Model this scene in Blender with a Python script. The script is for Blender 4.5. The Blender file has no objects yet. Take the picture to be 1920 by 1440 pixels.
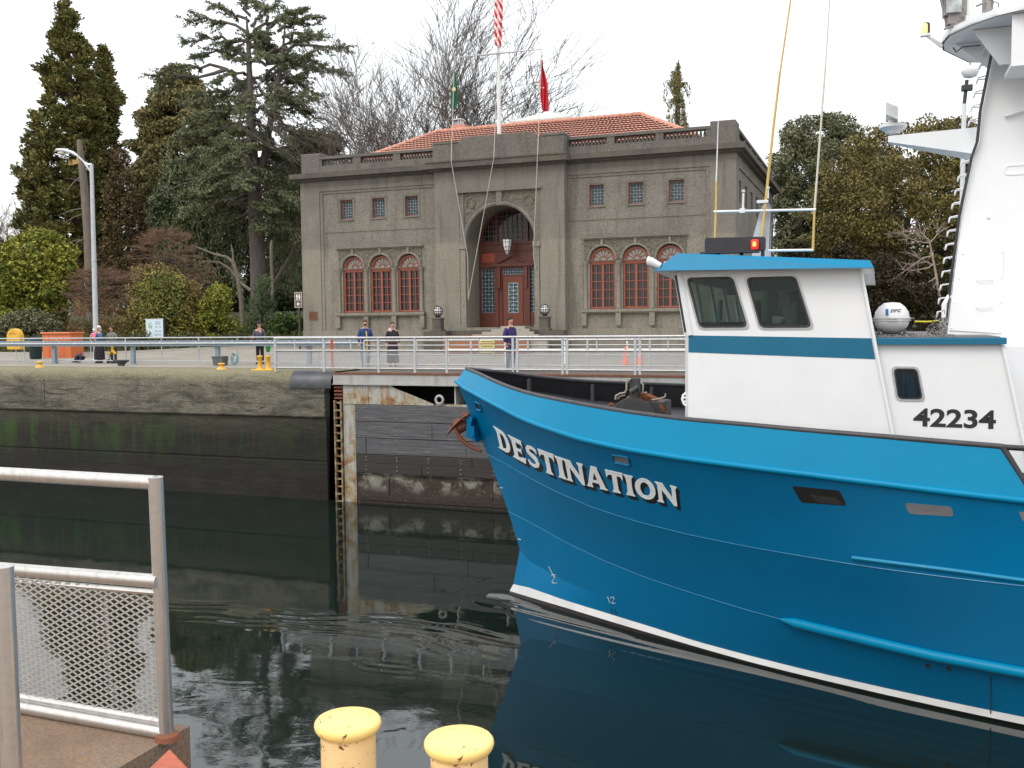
import bpy, bmesh, math, random
import numpy as np
from mathutils import Vector, Matrix, geometry
from mathutils.bvhtree import BVHTree

# ------------------------------------------------------------------ camera, sky, sun, exposure
SC = bpy.context.scene
COL = SC.collection
F = 1830.0; CH = 1.6
YAW = math.radians(20.6); PITCH = math.atan(114/1830.0); ROLL = .0105
_f0 = Vector((-math.sin(YAW), math.cos(YAW), 0)); _r0 = Vector((math.cos(YAW), math.sin(YAW), 0)); _u0 = Vector((0, 0, 1))
_fw = _f0*math.cos(PITCH) - _u0*math.sin(PITCH); _up = _u0*math.cos(PITCH) + _f0*math.sin(PITCH)
_R = _r0*math.cos(ROLL) - _up*math.sin(ROLL); _U = _up*math.cos(ROLL) + _r0*math.sin(ROLL)
CAM = Vector((0, 0, CH))
cam_d = bpy.data.cameras.new('camera'); cam = bpy.data.objects.new('camera', cam_d); COL.objects.link(cam)
cam_d.sensor_width = 36; cam_d.lens = F/1920*36; cam_d.clip_start = .05; cam_d.clip_end = 3000
M = Matrix((_R, _U, -_fw)).transposed().to_4x4(); M.translation = CAM
cam.matrix_world = M
SC.camera = cam
SC.render.resolution_x = 1024; SC.render.resolution_y = 768

world = bpy.data.worlds.new('World'); SC.world = world; world.use_nodes = True
nt = world.node_tree; nt.nodes.clear()
o_ = nt.nodes.new('ShaderNodeOutputWorld'); ad = nt.nodes.new('ShaderNodeAddShader')
sky = nt.nodes.new('ShaderNodeTexSky'); sky.sky_type = 'NISHITA'; sky.sun_disc = False
SUN_EL = math.radians(50); SUN_AZ = math.radians(200)
sky.sun_elevation = SUN_EL; sky.sun_rotation = SUN_AZ; sky.dust_density = 4; sky.air_density = 1.5
b1 = nt.nodes.new('ShaderNodeBackground'); b1.inputs[1].default_value = .05
nt.links.new(sky.outputs[0], b1.inputs[0])
# the cloud deck: an even white overcast, a little brighter towards the zenith, faintly mottled
b2 = nt.nodes.new('ShaderNodeBackground'); tc = nt.nodes.new('ShaderNodeTexCoord')
sp = nt.nodes.new('ShaderNodeSeparateXYZ'); nt.links.new(tc.outputs['Generated'], sp.inputs[0])
mr = nt.nodes.new('ShaderNodeMapRange'); mr.inputs[1].default_value = 0; mr.inputs[2].default_value = 1
mr.inputs[3].default_value = .98; mr.inputs[4].default_value = 1.5
nt.links.new(sp.outputs[2], mr.inputs[0])
nz = nt.nodes.new('ShaderNodeTexNoise'); nz.inputs['Scale'].default_value = 3.0; nt.links.new(tc.outputs['Generated'], nz.inputs[0])
mz = nt.nodes.new('ShaderNodeMapRange'); mz.inputs[3].default_value = .93; mz.inputs[4].default_value = 1.07
nt.links.new(nz.outputs[0], mz.inputs[0])
mm = nt.nodes.new('ShaderNodeMath'); mm.operation = 'MULTIPLY'
nt.links.new(mr.outputs[0], mm.inputs[0]); nt.links.new(mz.outputs[0], mm.inputs[1])
b2.inputs[0].default_value = (.975, .985, 1.0, 1); nt.links.new(mm.outputs[0], b2.inputs[1])
nt.links.new(b1.outputs[0], ad.inputs[0]); nt.links.new(b2.outputs[0], ad.inputs[1]); nt.links.new(ad.outputs[0], o_.inputs[0])

sd = bpy.data.lights.new('sun', 'SUN'); sd.energy = .9; sd.angle = math.radians(25); sd.color = (1, .97, .93)
sun = bpy.data.objects.new('sun', sd); COL.objects.link(sun)
_sv = Vector((math.sin(SUN_AZ)*math.cos(SUN_EL), math.cos(SUN_AZ)*math.cos(SUN_EL), math.sin(SUN_EL)))
sun.rotation_euler = _sv.to_track_quat('Z', 'Y').to_euler()
SC.view_settings.view_transform = 'Standard'; SC.view_settings.look = 'None'
SC.view_settings.exposure = 0.12; SC.view_settings.gamma = 1
try:
    SC.cycles.max_bounces = 6; SC.cycles.transparent_max_bounces = 8
except Exception: pass

# ------------------------------------------------------------------ pixel (1920x1440) -> world helpers
def ray(px, py): return _fw + _R*((px-960)/F) - _U*((py-720)/F)
def atY(px, py, Y): d = ray(px, py); return CAM + d*(Y/d.y)
def atZ(px, py, Z): d = ray(px, py); return CAM + d*((Z-CH)/d.z)
def atX(px, py, X): d = ray(px, py); return CAM + d*(X/d.x)
RNG = np.random.default_rng(7); random.seed(7)

# ------------------------------------------------------------------ materials
MATS = {}
def _new(name):
    m = bpy.data.materials.new(name); m.use_nodes = True
    return m, m.node_tree, m.node_tree.nodes['Principled BSDF']
def c4(c): return (c[0], c[1], c[2], 1)
class NB:
    """tiny node builder"""
    def __init__(s, name): s.m, s.nt, s.b = _new(name); s.tc = None; MATS[name] = s.m
    def n(s, t, **kw):
        x = s.nt.nodes.new(t)
        for k, v in kw.items(): setattr(x, k, v)
        return x
    def l(s, a, b): s.nt.links.new(a, b)
    def pos(s, scale=(1, 1, 1), kind='obj'):
        if kind == 'world':
            g = s.n('ShaderNodeNewGeometry').outputs['Position']
        else:
            g = s.n('ShaderNodeTexCoord').outputs['Object']
        mp = s.n('ShaderNodeMapping'); mp.inputs['Scale'].default_value = scale; s.l(g, mp.inputs[0]); return mp.outputs[0]
    def noise(s, vec, scale, detail=4, rough=.6, dist=0):
        x = s.n('ShaderNodeTexNoise'); x.inputs['Scale'].default_value = scale; x.inputs['Detail'].default_value = detail
        x.inputs['Roughness'].default_value = rough; x.inputs['Distortion'].default_value = dist; s.l(vec, x.inputs['Vector']); return x.outputs[0]
    def ramp(s, fac, stops):
        x = s.n('ShaderNodeValToRGB'); e = x.color_ramp.elements
        while len(e) < len(stops): e.new(.5)
        for i, (p, c) in enumerate(stops):
            e[i].position = p; e[i].color = c4(c) if not isinstance(c, (int, float)) else (c, c, c, 1)
        s.l(fac, x.inputs[0]); return x.outputs[0]
    def mix(s, fac, a, b, mode='MIX'):
        x = s.n('ShaderNodeMix', data_type='RGBA', blend_type=mode)
        for sock, v in ((x.inputs[0], fac), (x.inputs[6], a), (x.inputs[7], b)):
            if isinstance(v, (int, float)): sock.default_value = v
            elif isinstance(v, tuple): sock.default_value = c4(v)
            else: s.l(v, sock)
        return x.outputs[2]
    def math(s, op, a, b=0, c=0):
        x = s.n('ShaderNodeMath', operation=op)
        for i, v in enumerate((a, b, c)):
            if isinstance(v, (int, float)): x.inputs[i].default_value = v
            else: s.l(v, x.inputs[i])
        return x.outputs[0]
    def sepz(s, vec):
        x = s.n('ShaderNodeSeparateXYZ'); s.l(vec, x.inputs[0]); return x.outputs
    def bump(s, h, strength=.3, dist=.02):
        x = s.n('ShaderNodeBump'); x.inputs['Strength'].default_value = strength; x.inputs['Distance'].default_value = dist
        s.l(h, x.inputs['Height']); s.l(x.outputs[0], s.b.inputs['Normal']); return x
    def set(s, color=None, rough=None, metal=None, spec=None):
        for k, v in (('Base Color', color), ('Roughness', rough), ('Metallic', metal), ('Specular IOR Level', spec)):
            if v is None: continue
            if isinstance(v, (int, float)): s.b.inputs[k].default_value = v
            elif isinstance(v, tuple): s.b.inputs[k].default_value = c4(v)
            else: s.l(v, s.b.inputs[k])
        return s.m
def pm(name, c1, c2=None, scale=6, rough=.6, metal=0, bump=0, bscale=40, bdist=.01, spec=None, kind='obj', sharp=False, stretch=(1, 1, 1)):
    if name in MATS: return MATS[name]
    s = NB(name)
    if c2 is None: c2 = tuple(v*.8 for v in c1)
    v = s.pos(stretch, kind)
    n = s.noise(v, scale)
    c = s.ramp(n, [(.45, c1), (.55, c2)]) if sharp else s.ramp(n, [(.3, c1), (.7, c2)])
    s.set(c, rough, metal, spec)
    if bump: s.bump(s.noise(v, bscale, 3), bump, bdist)
    return s.m

# ------------------------------------------------------------------ mesh builder
class MB:
    def __init__(s): s.v = []; s.f = []; s.m = []; s.cur = 0
    def add(s, vs, fs):
        o = len(s.v); s.v.extend([tuple(p) for p in vs]); s.f.extend([tuple(i+o for i in f) for f in fs]); s.m.extend([s.cur]*len(fs)); return s
    def box(s, x0, x1, y0, y1, z0, z1):
        return s.add([(x0,y0,z0),(x1,y0,z0),(x1,y1,z0),(x0,y1,z0),(x0,y0,z1),(x1,y0,z1),(x1,y1,z1),(x0,y1,z1)],
                     [(0,3,2,1),(4,5,6,7),(0,1,5,4),(1,2,6,5),(2,3,7,6),(3,0,4,7)])
    def cbox(s, c, sx, sy, sz, rz=0):
        vs = []; ca, sa = math.cos(rz), math.sin(rz)
        for dz in (-.5, .5):
            for dx, dy in ((-.5,-.5),(.5,-.5),(.5,.5),(-.5,.5)):
                x, y = dx*sx, dy*sy; vs.append((c[0]+x*ca-y*sa, c[1]+x*sa+y*ca, c[2]+dz*sz))
        return s.add(vs, [(0,3,2,1),(4,5,6,7),(0,1,5,4),(1,2,6,5),(2,3,7,6),(3,0,4,7)])
    def bbox(s, x0, x1, y0, y1, z0, z1, b=.01):
        """box with chamfered edges along its height and top"""
        vs = []
        for (z, i) in ((z0, 0), (z1-b, 0), (z1, b)):
            for x, y in ((x0+b+i*0,y0+i),(x1-b,y0+i),(x1-i,y0+b),(x1-i,y1-b),(x1-b,y1-i),(x0+b,y1-i),(x0+i,y1-b),(x0+i,y0+b)): vs.append((x, y, z))
        fs = [tuple(range(7, -1, -1)), tuple(range(16, 24))]
        for k in range(2):
            for j in range(8): fs.append((k*8+j, k*8+(j+1) % 8, (k+1)*8+(j+1) % 8, (k+1)*8+j))
        return s.add(vs, fs)
    def path(s, pts, r, n=8, cap=True, squash=1):
        pts = [Vector(p) for p in pts]; R = r if isinstance(r, (list, tuple)) else [r]*len(pts)
        vs = []; up = None
        for i, p in enumerate(pts):
            t = (pts[min(i+1, len(pts)-1)] - pts[max(i-1, 0)]).normalized()
            if up is None:
                up = Vector((0, 0, 1)) if abs(t.z) < .9 else Vector((1, 0, 0))
            a = t.cross(up).normalized(); b = a.cross(t).normalized(); up = b
            for k in range(n):
                th = 2*math.pi*k/n; vs.append(p + a*(R[i]*math.cos(th)) + b*(R[i]*squash*math.sin(th)))
        fs = []
        for i in range(len(pts)-1):
            for k in range(n): fs.append((i*n+k, i*n+(k+1) % n, (i+1)*n+(k+1) % n, (i+1)*n+k))
        if cap: fs.append(tuple(range(n-1, -1, -1))); fs.append(tuple(range((len(pts)-1)*n, len(pts)*n)))
        return s.add(vs, fs)
    def tube(s, a, b, r, n=8, r2=None): return s.path([a, b], [r, r if r2 is None else r2], n)
    def lathe(s, prof, c=(0,0,0), n=20, axis='z', cap=True):
        vs = []
        for r, h in prof:
            for k in range(n):
                th = 2*math.pi*k/n; x, y = r*math.cos(th), r*math.sin(th)
                p = (x, y, h) if axis == 'z' else ((h, x, y) if axis == 'x' else (y, h, x))
                vs.append((c[0]+p[0], c[1]+p[1], c[2]+p[2]))
        fs = []
        for i in range(len(prof)-1):
            for k in range(n): fs.append((i*n+k, i*n+(k+1) % n, (i+1)*n+(k+1) % n, (i+1)*n+k))
        if cap: fs.append(tuple(range(n-1, -1, -1))); fs.append(tuple(range((len(prof)-1)*n, len(prof)*n)))
        return s.add(vs, fs)
    def ball(s, c, r, n=12, sq=(1,1,1)):
        k = max(4, n//2); prof = [(math.sin(math.pi*i/k)*r+1e-5, -math.cos(math.pi*i/k)*r) for i in range(k+1)]
        o = len(s.v); s.lathe(prof, (0,0,0), n)
        for i in range(o, len(s.v)):
            p = s.v[i]; s.v[i] = (c[0]+p[0]*sq[0], c[1]+p[1]*sq[1], c[2]+p[2]*sq[2])
        return s
    def plate(s, outer, holes, fn, depth, back=True):
        """2-D outline with holes; fn(u, v, d) -> xyz, extruded from d=0 to d=depth"""
        loops = [outer]+list(holes)
        tris = geometry.tessellate_polygon([[Vector((p[0], p[1], 0)) for p in L] for L in loops])
        flat = [p for L in loops for p in L]; n = len(flat)
        vs = [fn(p[0], p[1], 0) for p in flat] + [fn(p[0], p[1], depth) for p in flat]
        fs = [tuple(t) for t in tris]
        if back: fs += [tuple(i+n for i in reversed(t)) for t in tris]
        o = 0
        for L in loops:
            m = len(L)
            for i in range(m): a, b = o+i, o+(i+1) % m; fs.append((a, b, b+n, a+n))
            o += m
        return s.add(vs, fs)
    def quad(s, a, b, c, d): return s.add([a, b, c, d], [(0, 1, 2, 3)])
    def build(s, name, mats, parent=None, smooth=False, base=None, fix=True):
        me = bpy.data.meshes.new(name)
        v = np.array([tuple(p) for p in s.v], float)
        if parent is not None: org = np.array(WL[parent.name])
        elif base is not None: org = np.array(tuple(base), float)
        else:
            mn, mx = v.min(0), v.max(0); org = np.array([(mn[0]+mx[0])/2, (mn[1]+mx[1])/2, mn[2]])
        me.from_pydata((v-org).tolist(), [], s.f)
        if not isinstance(mats, (list, tuple)): mats = [mats]
        for m in mats: me.materials.append(m)
        if len(mats) > 1: me.polygons.foreach_set('material_index', s.m)
        if fix:
            bm = bmesh.new(); bm.from_mesh(me); bmesh.ops.recalc_face_normals(bm, faces=bm.faces); bm.to_mesh(me); bm.free()
        if smooth: smoothed(me, smooth if not isinstance(smooth, bool) else 40)
        me.update()
        o = bpy.data.objects.new(name, me); COL.objects.link(o)
        if parent is not None: o.parent = parent; WL[o.name] = tuple(org)
        else: o.location = org; WL[o.name] = tuple(org)
        return o
WL = {}
def smoothed(me, deg=40):
    me.polygons.foreach_set('use_smooth', [True]*len(me.polygons))
    try: me.set_sharp_from_angle(angle=math.radians(deg))
    except Exception: pass
def empty(name, loc):
    o = bpy.data.objects.new(name, None); o.location = loc; o.empty_display_size = .2; COL.objects.link(o); WL[o.name] = tuple(loc); return o
def tag(o, label=None, cat=None, group=None, kind=None):
    for k, v in (('label', label), ('category', cat), ('group', group), ('kind', kind)):
        if v: o[k] = v
    return o
def copy_tree(o, loc=None, label=None, off=None):
    def cp(x, par):
        c = x.copy(); COL.objects.link(c)
        for k in [k for k in c.keys() if False]: pass
        if par is not None: c.parent = par
        for ch in list(KIDS(x)): cp(ch, c)
        return c
    r = cp(o, None)
    if loc is not None: r.location = loc
    if off is not None: r.location = Vector(o.location)+Vector(off)
    WL[r.name] = tuple(r.location)
    if label: r['label'] = label
    return r
def KIDS(x): return [c for c in bpy.data.objects if c.parent == x]
def copy_part(o, off, parent=None):
    """repeat of a part inside its thing: a linked copy moved by off"""
    c = o.copy(); COL.objects.link(c); c.parent = parent or o.parent; c.location = Vector(o.location)+Vector(off)
    for ch in list(KIDS(o)):
        d = ch.copy(); COL.objects.link(d); d.parent = c
    return c
def lerp(a, b, t): return a+(b-a)*t
def rrect(x0, x1, z0, z1, r, n=4):
    pts = []
    for cx, cz, a0 in ((x1-r, z1-r, 0), (x0+r, z1-r, 90), (x0+r, z0+r, 180), (x1-r, z0+r, 270)):
        for i in range(n+1):
            a = math.radians(a0+90*i/n); pts.append((cx+r*math.cos(a), cz+r*math.sin(a)))
    return pts
def rpoly(P, r, n=4):
    """polygon with rounded corners"""
    out = []; N = len(P)
    for i in range(N):
        p = Vector(P[i]); a = Vector(P[i-1])-p; b = Vector(P[(i+1) % N])-p
        a.normalize(); b.normalize(); p0 = p+a*r; p1 = p+b*r
        for k in range(n+1):
            t = k/n; q = p0*(1-t)**2+p*2*t*(1-t)+p1*t*t; out.append((q.x, q.y))
    return out

# ------------------------------------------------------------------ shared materials
def weather(name, c1, c2, c3, rough=.85, scale=1.2, bump=.5, streak=True):
    s = NB(name); v = s.pos((1, 1, 1), 'world')
    a = s.noise(v, scale, 6, .65); st = s.noise(s.pos((3, 3, .25), 'world'), 1.6, 5, .6)
    g = s.noise(v, 45, 3, .7)
    c = s.ramp(a, [(.3, c1), (.7, c2)])
    if streak: c = s.mix(s.ramp(st, [(.5, 0), (.75, .6)]), c, c3)
    c = s.mix(s.ramp(g, [(.35, .35), (.6, 0)]), c, tuple(x*.45 for x in c1))
    s.set(c, rough); s.bump(g, bump, .02); return s.m
alum = pm('aluminium', (.48, .48, .47), (.36, .36, .36), 9, .42, .75, .15, 120, .002)
galv = pm('galvanised_grey', (.52, .54, .56), (.42, .44, .46), 7, .5, .2, .1, 80)
bluegrey = pm('bluegrey_paint', (.21, .27, .31), (.17, .22, .26), 5, .5, 0, .1, 60)
white_p = pm('white_paint', (.74, .75, .75), (.68, .69, .69), 1.3, .35, 0, .05, 30)
black_r = pm('black_rubber', (.02, .02, .022), (.035, .035, .035), 8, .55)
dark_m = pm('dark_metal', (.03, .032, .035), (.05, .05, .05), 8, .5)
yellow_p = pm('yellow_paint', (.72, .42, .045), (.62, .33, .03), 7, .5, 0, .1, 60)
orange_p = pm('orange_paint', (.60, .16, .05), (.52, .13, .04), 4, .6)
rust = pm('rust', (.24, .085, .04), (.12, .045, .025), 9, .85, 0, .5, 60, .01)
wood_red = pm('red_brown_wood', (.13, .030, .016), (.085, .020, .012), 3, .5, 0, .15, 60, .004, stretch=(1, 1, .25))
red_frame = pm('red_window_paint', (.30, .082, .044), (.23, .060, .034), 5, .55)
teal_lat = pm('blue_green_lattice', (.19, .245, .27), (.13, .17, .19), 6, .5)
skin_m = pm('skin', (.50, .27, .19), (.45, .23, .16), 20, .6)
rope_m = pm('rope', (.45, .42, .36), (.36, .33, .28), 40, .8)
s = NB('glass_dark'); s.set((.012, .014, .016), .06, 0, .6); glass_dark = s.m
s = NB('lamp_white'); s.set(s.ramp(s.noise(s.pos(), 3), [(0, (.8, .8, .78)), (1, (.7, .7, .69))]), .25); lamp_white = s.m
def glow(name, c, st):
    s = NB(name); s.b.inputs['Base Color'].default_value = c4(c); s.b.inputs['Emission Color'].default_value = c4(c); s.b.inputs['Emission Strength'].default_value = st; return s.m
s = NB('clear_glass'); g = s.n('ShaderNodeBsdfGlossy'); g.inputs['Roughness'].default_value = .02; g.inputs['Color'].default_value = (.55, .6, .6, 1)
tr = s.n('ShaderNodeBsdfTransparent'); tr.inputs[0].default_value = (.62, .70, .68, 1); mx = s.n('ShaderNodeMixShader'); lw = s.n('ShaderNodeFresnel'); lw.inputs[0].default_value = 1.45
s.l(lw.outputs[0], mx.inputs[0]); s.l(tr.outputs[0], mx.inputs[1]); s.l(g.outputs[0], mx.inputs[2]); s.l(mx.outputs[0], s.nt.nodes['Material Output'].inputs[0]); clear_glass = s.m
# ------------------------------------------------------------------ ground, walls of the lock, water
WZ = -4.40
def gz(x, y):
    t = min(max((y-39)/7, 0), 1); z = .35*t*t*(3-2*t)
    t = min(max((y-52)/25, 0), 1); z += 1.6*t*t*(3-2*t)
    return z
s = NB('paving'); v = s.pos((1, 1, 1), 'world'); a = s.noise(v, .35, 6, .65); g = s.noise(v, 30, 3, .7)
c = s.ramp(a, [(.3, (.25, .225, .185)), (.7, (.36, .33, .275))]); c = s.mix(s.ramp(g, [(.3, .5), (.6, 0)]), c, (.12, .11, .1))
br = s.n('ShaderNodeTexBrick'); br.inputs['Scale'].default_value = .4; br.inputs['Mortar Size'].default_value = .008; br.offset = 0
s.l(v, br.inputs[0]); c = s.mix(s.math('MULTIPLY', br.outputs['Fac'], .55), c, (.07, .065, .06))
s.set(c, .9); s.bump(g, .3, .01); paving = s.m
s = NB('earth'); v = s.pos((1, 1, 1), 'world'); a = s.noise(v, 1.2, 6, .7); c = s.ramp(a, [(.3, (.035, .05, .018)), (.5, (.06, .055, .028)), (.7, (.09, .06, .035))]); s.set(c, .95); s.bump(a, .6, .1); earth = s.m
xs = [-400, -200, -120, -90, -70]+[x for x in range(-64, 24, 4)]+[30, 45, 70, 120, 200, 400]
def sheet(name, mat, ys, zf, xs=xs):
    m = MB(); nx = len(xs)
    for y in ys:
        for x in xs: m.v.append((x, y, zf(x, y)))
    for j in range(len(ys)-1):
        for i in range(nx-1): m.f.append((j*nx+i, j*nx+i+1, (j+1)*nx+i+1, (j+1)*nx+i)); m.m.append(0)
    return m.build(name, mat, smooth=True, fix=False)
ys = [31.2, 33, 36, 39, 40.5, 42, 43.5, 45, 46, 48, 52, 55, 58, 62, 66, 70, 74, 78, 100, 200, 500, 900]
tag(sheet('ground', paving, ys, gz), kind='structure')
# planting bed behind the path on the left, with its kerb
kerb_line = [(-90, 42.2), (-60, 42.2), (-46, 42.0), (-41, 42.1), (-38, 42.9), (-35.5, 44.6), (-33.2, 46.6), (-31.2, 48.6), (-30.2, 50)]
m = MB()
for i, (x, y) in enumerate(kerb_line):
    for k in range(8):
        yy = lerp(y, 120, (k/7)**1.6); xx = x if y < 49 else x-.4
        m.v.append((xx, yy, gz(xx, yy)+.07+.9*min(1, max(0, (yy-y)/14))))
for i in range(len(kerb_line)-1):
    for k in range(7): m.f.append((i*8+k, (i+1)*8+k, (i+1)*8+k+1, i*8+k+1)); m.m.append(0)
tag(m.build('planting_bed', earth, smooth=True), kind='structure')
concrete_l = pm('kerb_concrete', (.42, .40, .35), (.34, .32, .28), 3, .85, 0, .3, 40, kind='world')
m = MB()
for i in range(len(kerb_line)-1):
    (x0, y0), (x1, y1) = kerb_line[i], kerb_line[i+1]
    z0, z1 = gz(x0, y0), gz(x1, y1)
    m.add([(x0, y0-.18, z0-.1), (x1, y1-.18, z1-.1), (x1, y1-.18, z1+.12), (x0, y0-.18, z0+.12), (x0, y0, z0+.12), (x1, y1, z1+.12), (x0, y0, z0), (x1, y1, z1)], [(0, 1, 2, 3), (3, 2, 5, 4), (4, 5, 7, 6)])
tag(m.build('kerb', concrete_l), kind='structure')
# right-hand bed
m = MB()
for i, x in enumerate((-4.6, 0, 6, 14, 30, 60)):
    for k in range(6):
        yy = lerp(47.5 if i else 47.6, 120, (k/5)**1.6); m.v.append((x, yy, gz(x, yy)+.06+.5*(k/5)))
for i in range(5):
    for k in range(5): m.f.append((i*6+k, (i+1)*6+k, (i+1)*6+k+1, i*6+k+1)); m.m.append(0)
tag(m.build('planting_bed', earth, smooth=True), kind='structure')

# far lock wall: rounded coping course over a set-back, weedy lower wall
s = NB('lock_wall_concrete'); v = s.pos((1, 1, 1), 'world'); o = s.sepz(v); z = o[2]
fine = s.noise(v, 22, 4, .75); big = s.noise(v, .55, 6, .65, .4); mid = s.noise(s.pos((.5, 1, 2.2), 'world'), 1.1, 7, .75, .6)
streak = s.noise(s.pos((1.5, 1.5, .10), 'world'), 1.0, 5, .7); lines = s.noise(s.pos((.35, .35, 5.0), 'world'), 1.2, 5, .75, .5)
cop = s.ramp(mid, [(.30, (.040, .039, .034)), (.44, (.145, .134, .100)), (.58, (.29, .262, .195)), (.72, (.09, .086, .072))])
cop = s.mix(s.ramp(lines, [(.56, 0), (.62, .75)]), cop, (.035, .036, .034))
cop = s.mix(s.ramp(streak, [(.55, 0), (.72, .55)]), cop, (.05, .05, .045))
cop = s.mix(s.ramp(s.noise(s.pos((1.2, 1, .9), 'world'), 4.5, 5, .8, 1.2), [(.66, 0), (.70, .8)]), cop, (.34, .32, .27))
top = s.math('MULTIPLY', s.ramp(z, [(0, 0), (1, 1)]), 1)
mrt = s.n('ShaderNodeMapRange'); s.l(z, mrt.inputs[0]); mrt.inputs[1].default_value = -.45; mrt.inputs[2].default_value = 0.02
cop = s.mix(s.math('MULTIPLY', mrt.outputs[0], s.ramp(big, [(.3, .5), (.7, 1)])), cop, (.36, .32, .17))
low = s.ramp(mid, [(.35, (.007, .007, .004)), (.5, (.015, .014, .008)), (.66, (.030, .025, .015))])
green = s.math('MULTIPLY', s.ramp(streak, [(.44, 1), (.56, 0)]), s.ramp(s.noise(v, .9, 5, .7), [(.38, 0), (.52, 1)]))
mrx = s.n('ShaderNodeMapRange'); s.l(o[0], mrx.inputs[0]); mrx.inputs[1].default_value = -19; mrx.inputs[2].default_value = -30
mrx.inputs[3].default_value = .25; mrx.inputs[4].default_value = 1
mrz = s.n('ShaderNodeMapRange'); s.l(z, mrz.inputs[0]); mrz.inputs[1].default_value = -3.6; mrz.inputs[2].default_value = -2.2
low = s.mix(s.math('MULTIPLY', green, s.math('MULTIPLY', mrx.outputs[0], mrz.outputs[0])), low, (.045, .105, .008))
low = s.mix(s.math('MULTIPLY', s.ramp(streak, [(.55, 0), (.62, .8)]), mrz.outputs[0]), low, (.05, .034, .020))
mrb = s.n('ShaderNodeMapRange'); s.l(z, mrb.inputs[0]); mrb.inputs[1].default_value = -2.9; mrb.inputs[2].default_value = -3.9
pink = s.math('MULTIPLY', mrb.outputs[0], s.ramp(s.noise(v, 1.3, 6, .7), [(.45, 0), (.6, .7)]))
low = s.mix(s.math('MULTIPLY', pink, s.ramp(fine, [(.45, .15), (.6, 1)])), low, (.06, .036, .032))
mrc = s.n('ShaderNodeMapRange'); s.l(z, mrc.inputs[0]); mrc.inputs[1].default_value = -2.3; mrc.inputs[2].default_value = -1.75
low = s.mix(s.math('MULTIPLY', mrc.outputs[0], s.ramp(mid, [(.35, .2), (.6, .95)])), low, (.10, .088, .062))
low = s.mix(s.ramp(fine, [(.64, 0), (.70, .8)]), low, (.13, .12, .10))
stp = s.math('GREATER_THAN', z, -1.56)
c = s.mix(stp, low, cop); c = s.mix(s.ramp(fine, [(.35, .75), (.52, 0)]), c, (.012, .012, .009))
s.set(c, .8); s.bump(s.math('ADD', fine, mid), 1.0, .09); wallm = s.m
def wall_run(x0, x1, y, sgn=1, lip=True):
    """profile across y (sgn=+1: land lies at +y)"""
    pr = [(2.6, 0), (.5, 0)]+[(.40-.40*math.sin(math.radians(a)), -.40+.40*math.cos(math.radians(a))) for a in (15, 30, 45, 60, 75, 90)]
    pr += [(0, -1.50), (.03, -1.545), (.10, -1.56), (.10, -3.02), (.13, -3.05), (.13, -3.09), (.10, -3.12), (.10, -7.5)]
    m = MB(); xs_ = list(np.arange(x0, x1, 6.0))+[x1]
    for x in xs_:
        for d, z in pr: m.v.append((x, y+sgn*d, z))
    n = len(pr)
    for i in range(len(xs_)-1):
        for k in range(n-1): m.f.append((i*n+k, i*n+k+1, (i+1)*n+k+1, (i+1)*n+k)); m.m.append(0)
    m.f.append(tuple(range((len(xs_)-1)*n, len(xs_)*n))+()); m.m.append(0)
    return m
WY = 28.72; WX = -17.62
m = wall_run(-140, WX, WY)
# return face of the recess
m.add([(WX, WY+.1, -7.5), (WX, 33, -7.5), (WX, 33, 0), (WX, WY+.4, 0)], [(0, 1, 2, 3)])
for xj in (-29.9, -46, -62):                      # open vertical joints
    pass
lw_ = tag(m.build('lock_wall', wallm, smooth=30), 'long weathered concrete lock wall with rounded pale coping and green algae below', 'lock wall')
# joints as thin dark recess strips proud by 3 mm
m = MB()
for xj in (-30.0, -44.0, -58.0): m.box(xj-.03, xj+.03, WY-.004, WY+.2, -1.54, -.35)
m.build('joint', pm('joint_dark', (.05, .045, .035), (.12, .11, .07), 5, .9), parent=lw_)
m = MB(); XE = WX
cor = [(.46-.46*math.sin(math.radians(a)), -.46+.5*math.cos(math.radians(a))) for a in (0, 15, 30, 45, 60, 75, 90)]+[(0, -.56)]
for x in (-18.95, -18.9, -17.75, -17.55, XE+.22):
    k = 0 if x < -17.6 else (x+17.75)*.6
    for d, z in cor: m.v.append((x, WY-.05+d+k*.6, z+.012))
n = len(cor)
for i in range(4):
    for k in range(n-1): m.f.append((i*n+k, i*n+k+1, (i+1)*n+k+1, (i+1)*n+k)); m.m.append(0)
m.add([(XE+.225, WY+.7, .012), (XE+.225, WY+.4, -.1), (XE+.225, WY+.22, -.56), (XE+.225, WY+1, -.56)], [(0, 1, 2, 3)])
m.build('corner_armour', pm('armour_steel', (.045, .05, .06), (.08, .08, .085), 3, .4, .3, .3, 20), parent=lw_, smooth=50)
m = MB(); m.box(-140, 6, 31.4, 31.6, -7.5, -.02)
tag(m.build('recess_wall', pm('recess_dark', (.03, .03, .03), (.05, .045, .04), 2, .9)), kind='structure')
m = wall_run(4, 120, WY); m.add([(4, WY+.1, -7.5), (4, 33, -7.5), (4, 33, 0), (4, WY+.4, 0)], [(0, 1, 2, 3)])
tag(m.build('lock_wall', wallm, smooth=30), 'concrete lock wall beyond the far end of the open gate, behind the blue boat', 'lock wall')
m = MB(); m.add([(-17.6, 31.0, -.01), (4.2, 31.0, -.01), (4.2, 31.6, 0), (-17.6, 31.6, 0)], [(0, 1, 2, 3)])
tag(m.build('ground', paving), kind='structure')

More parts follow.
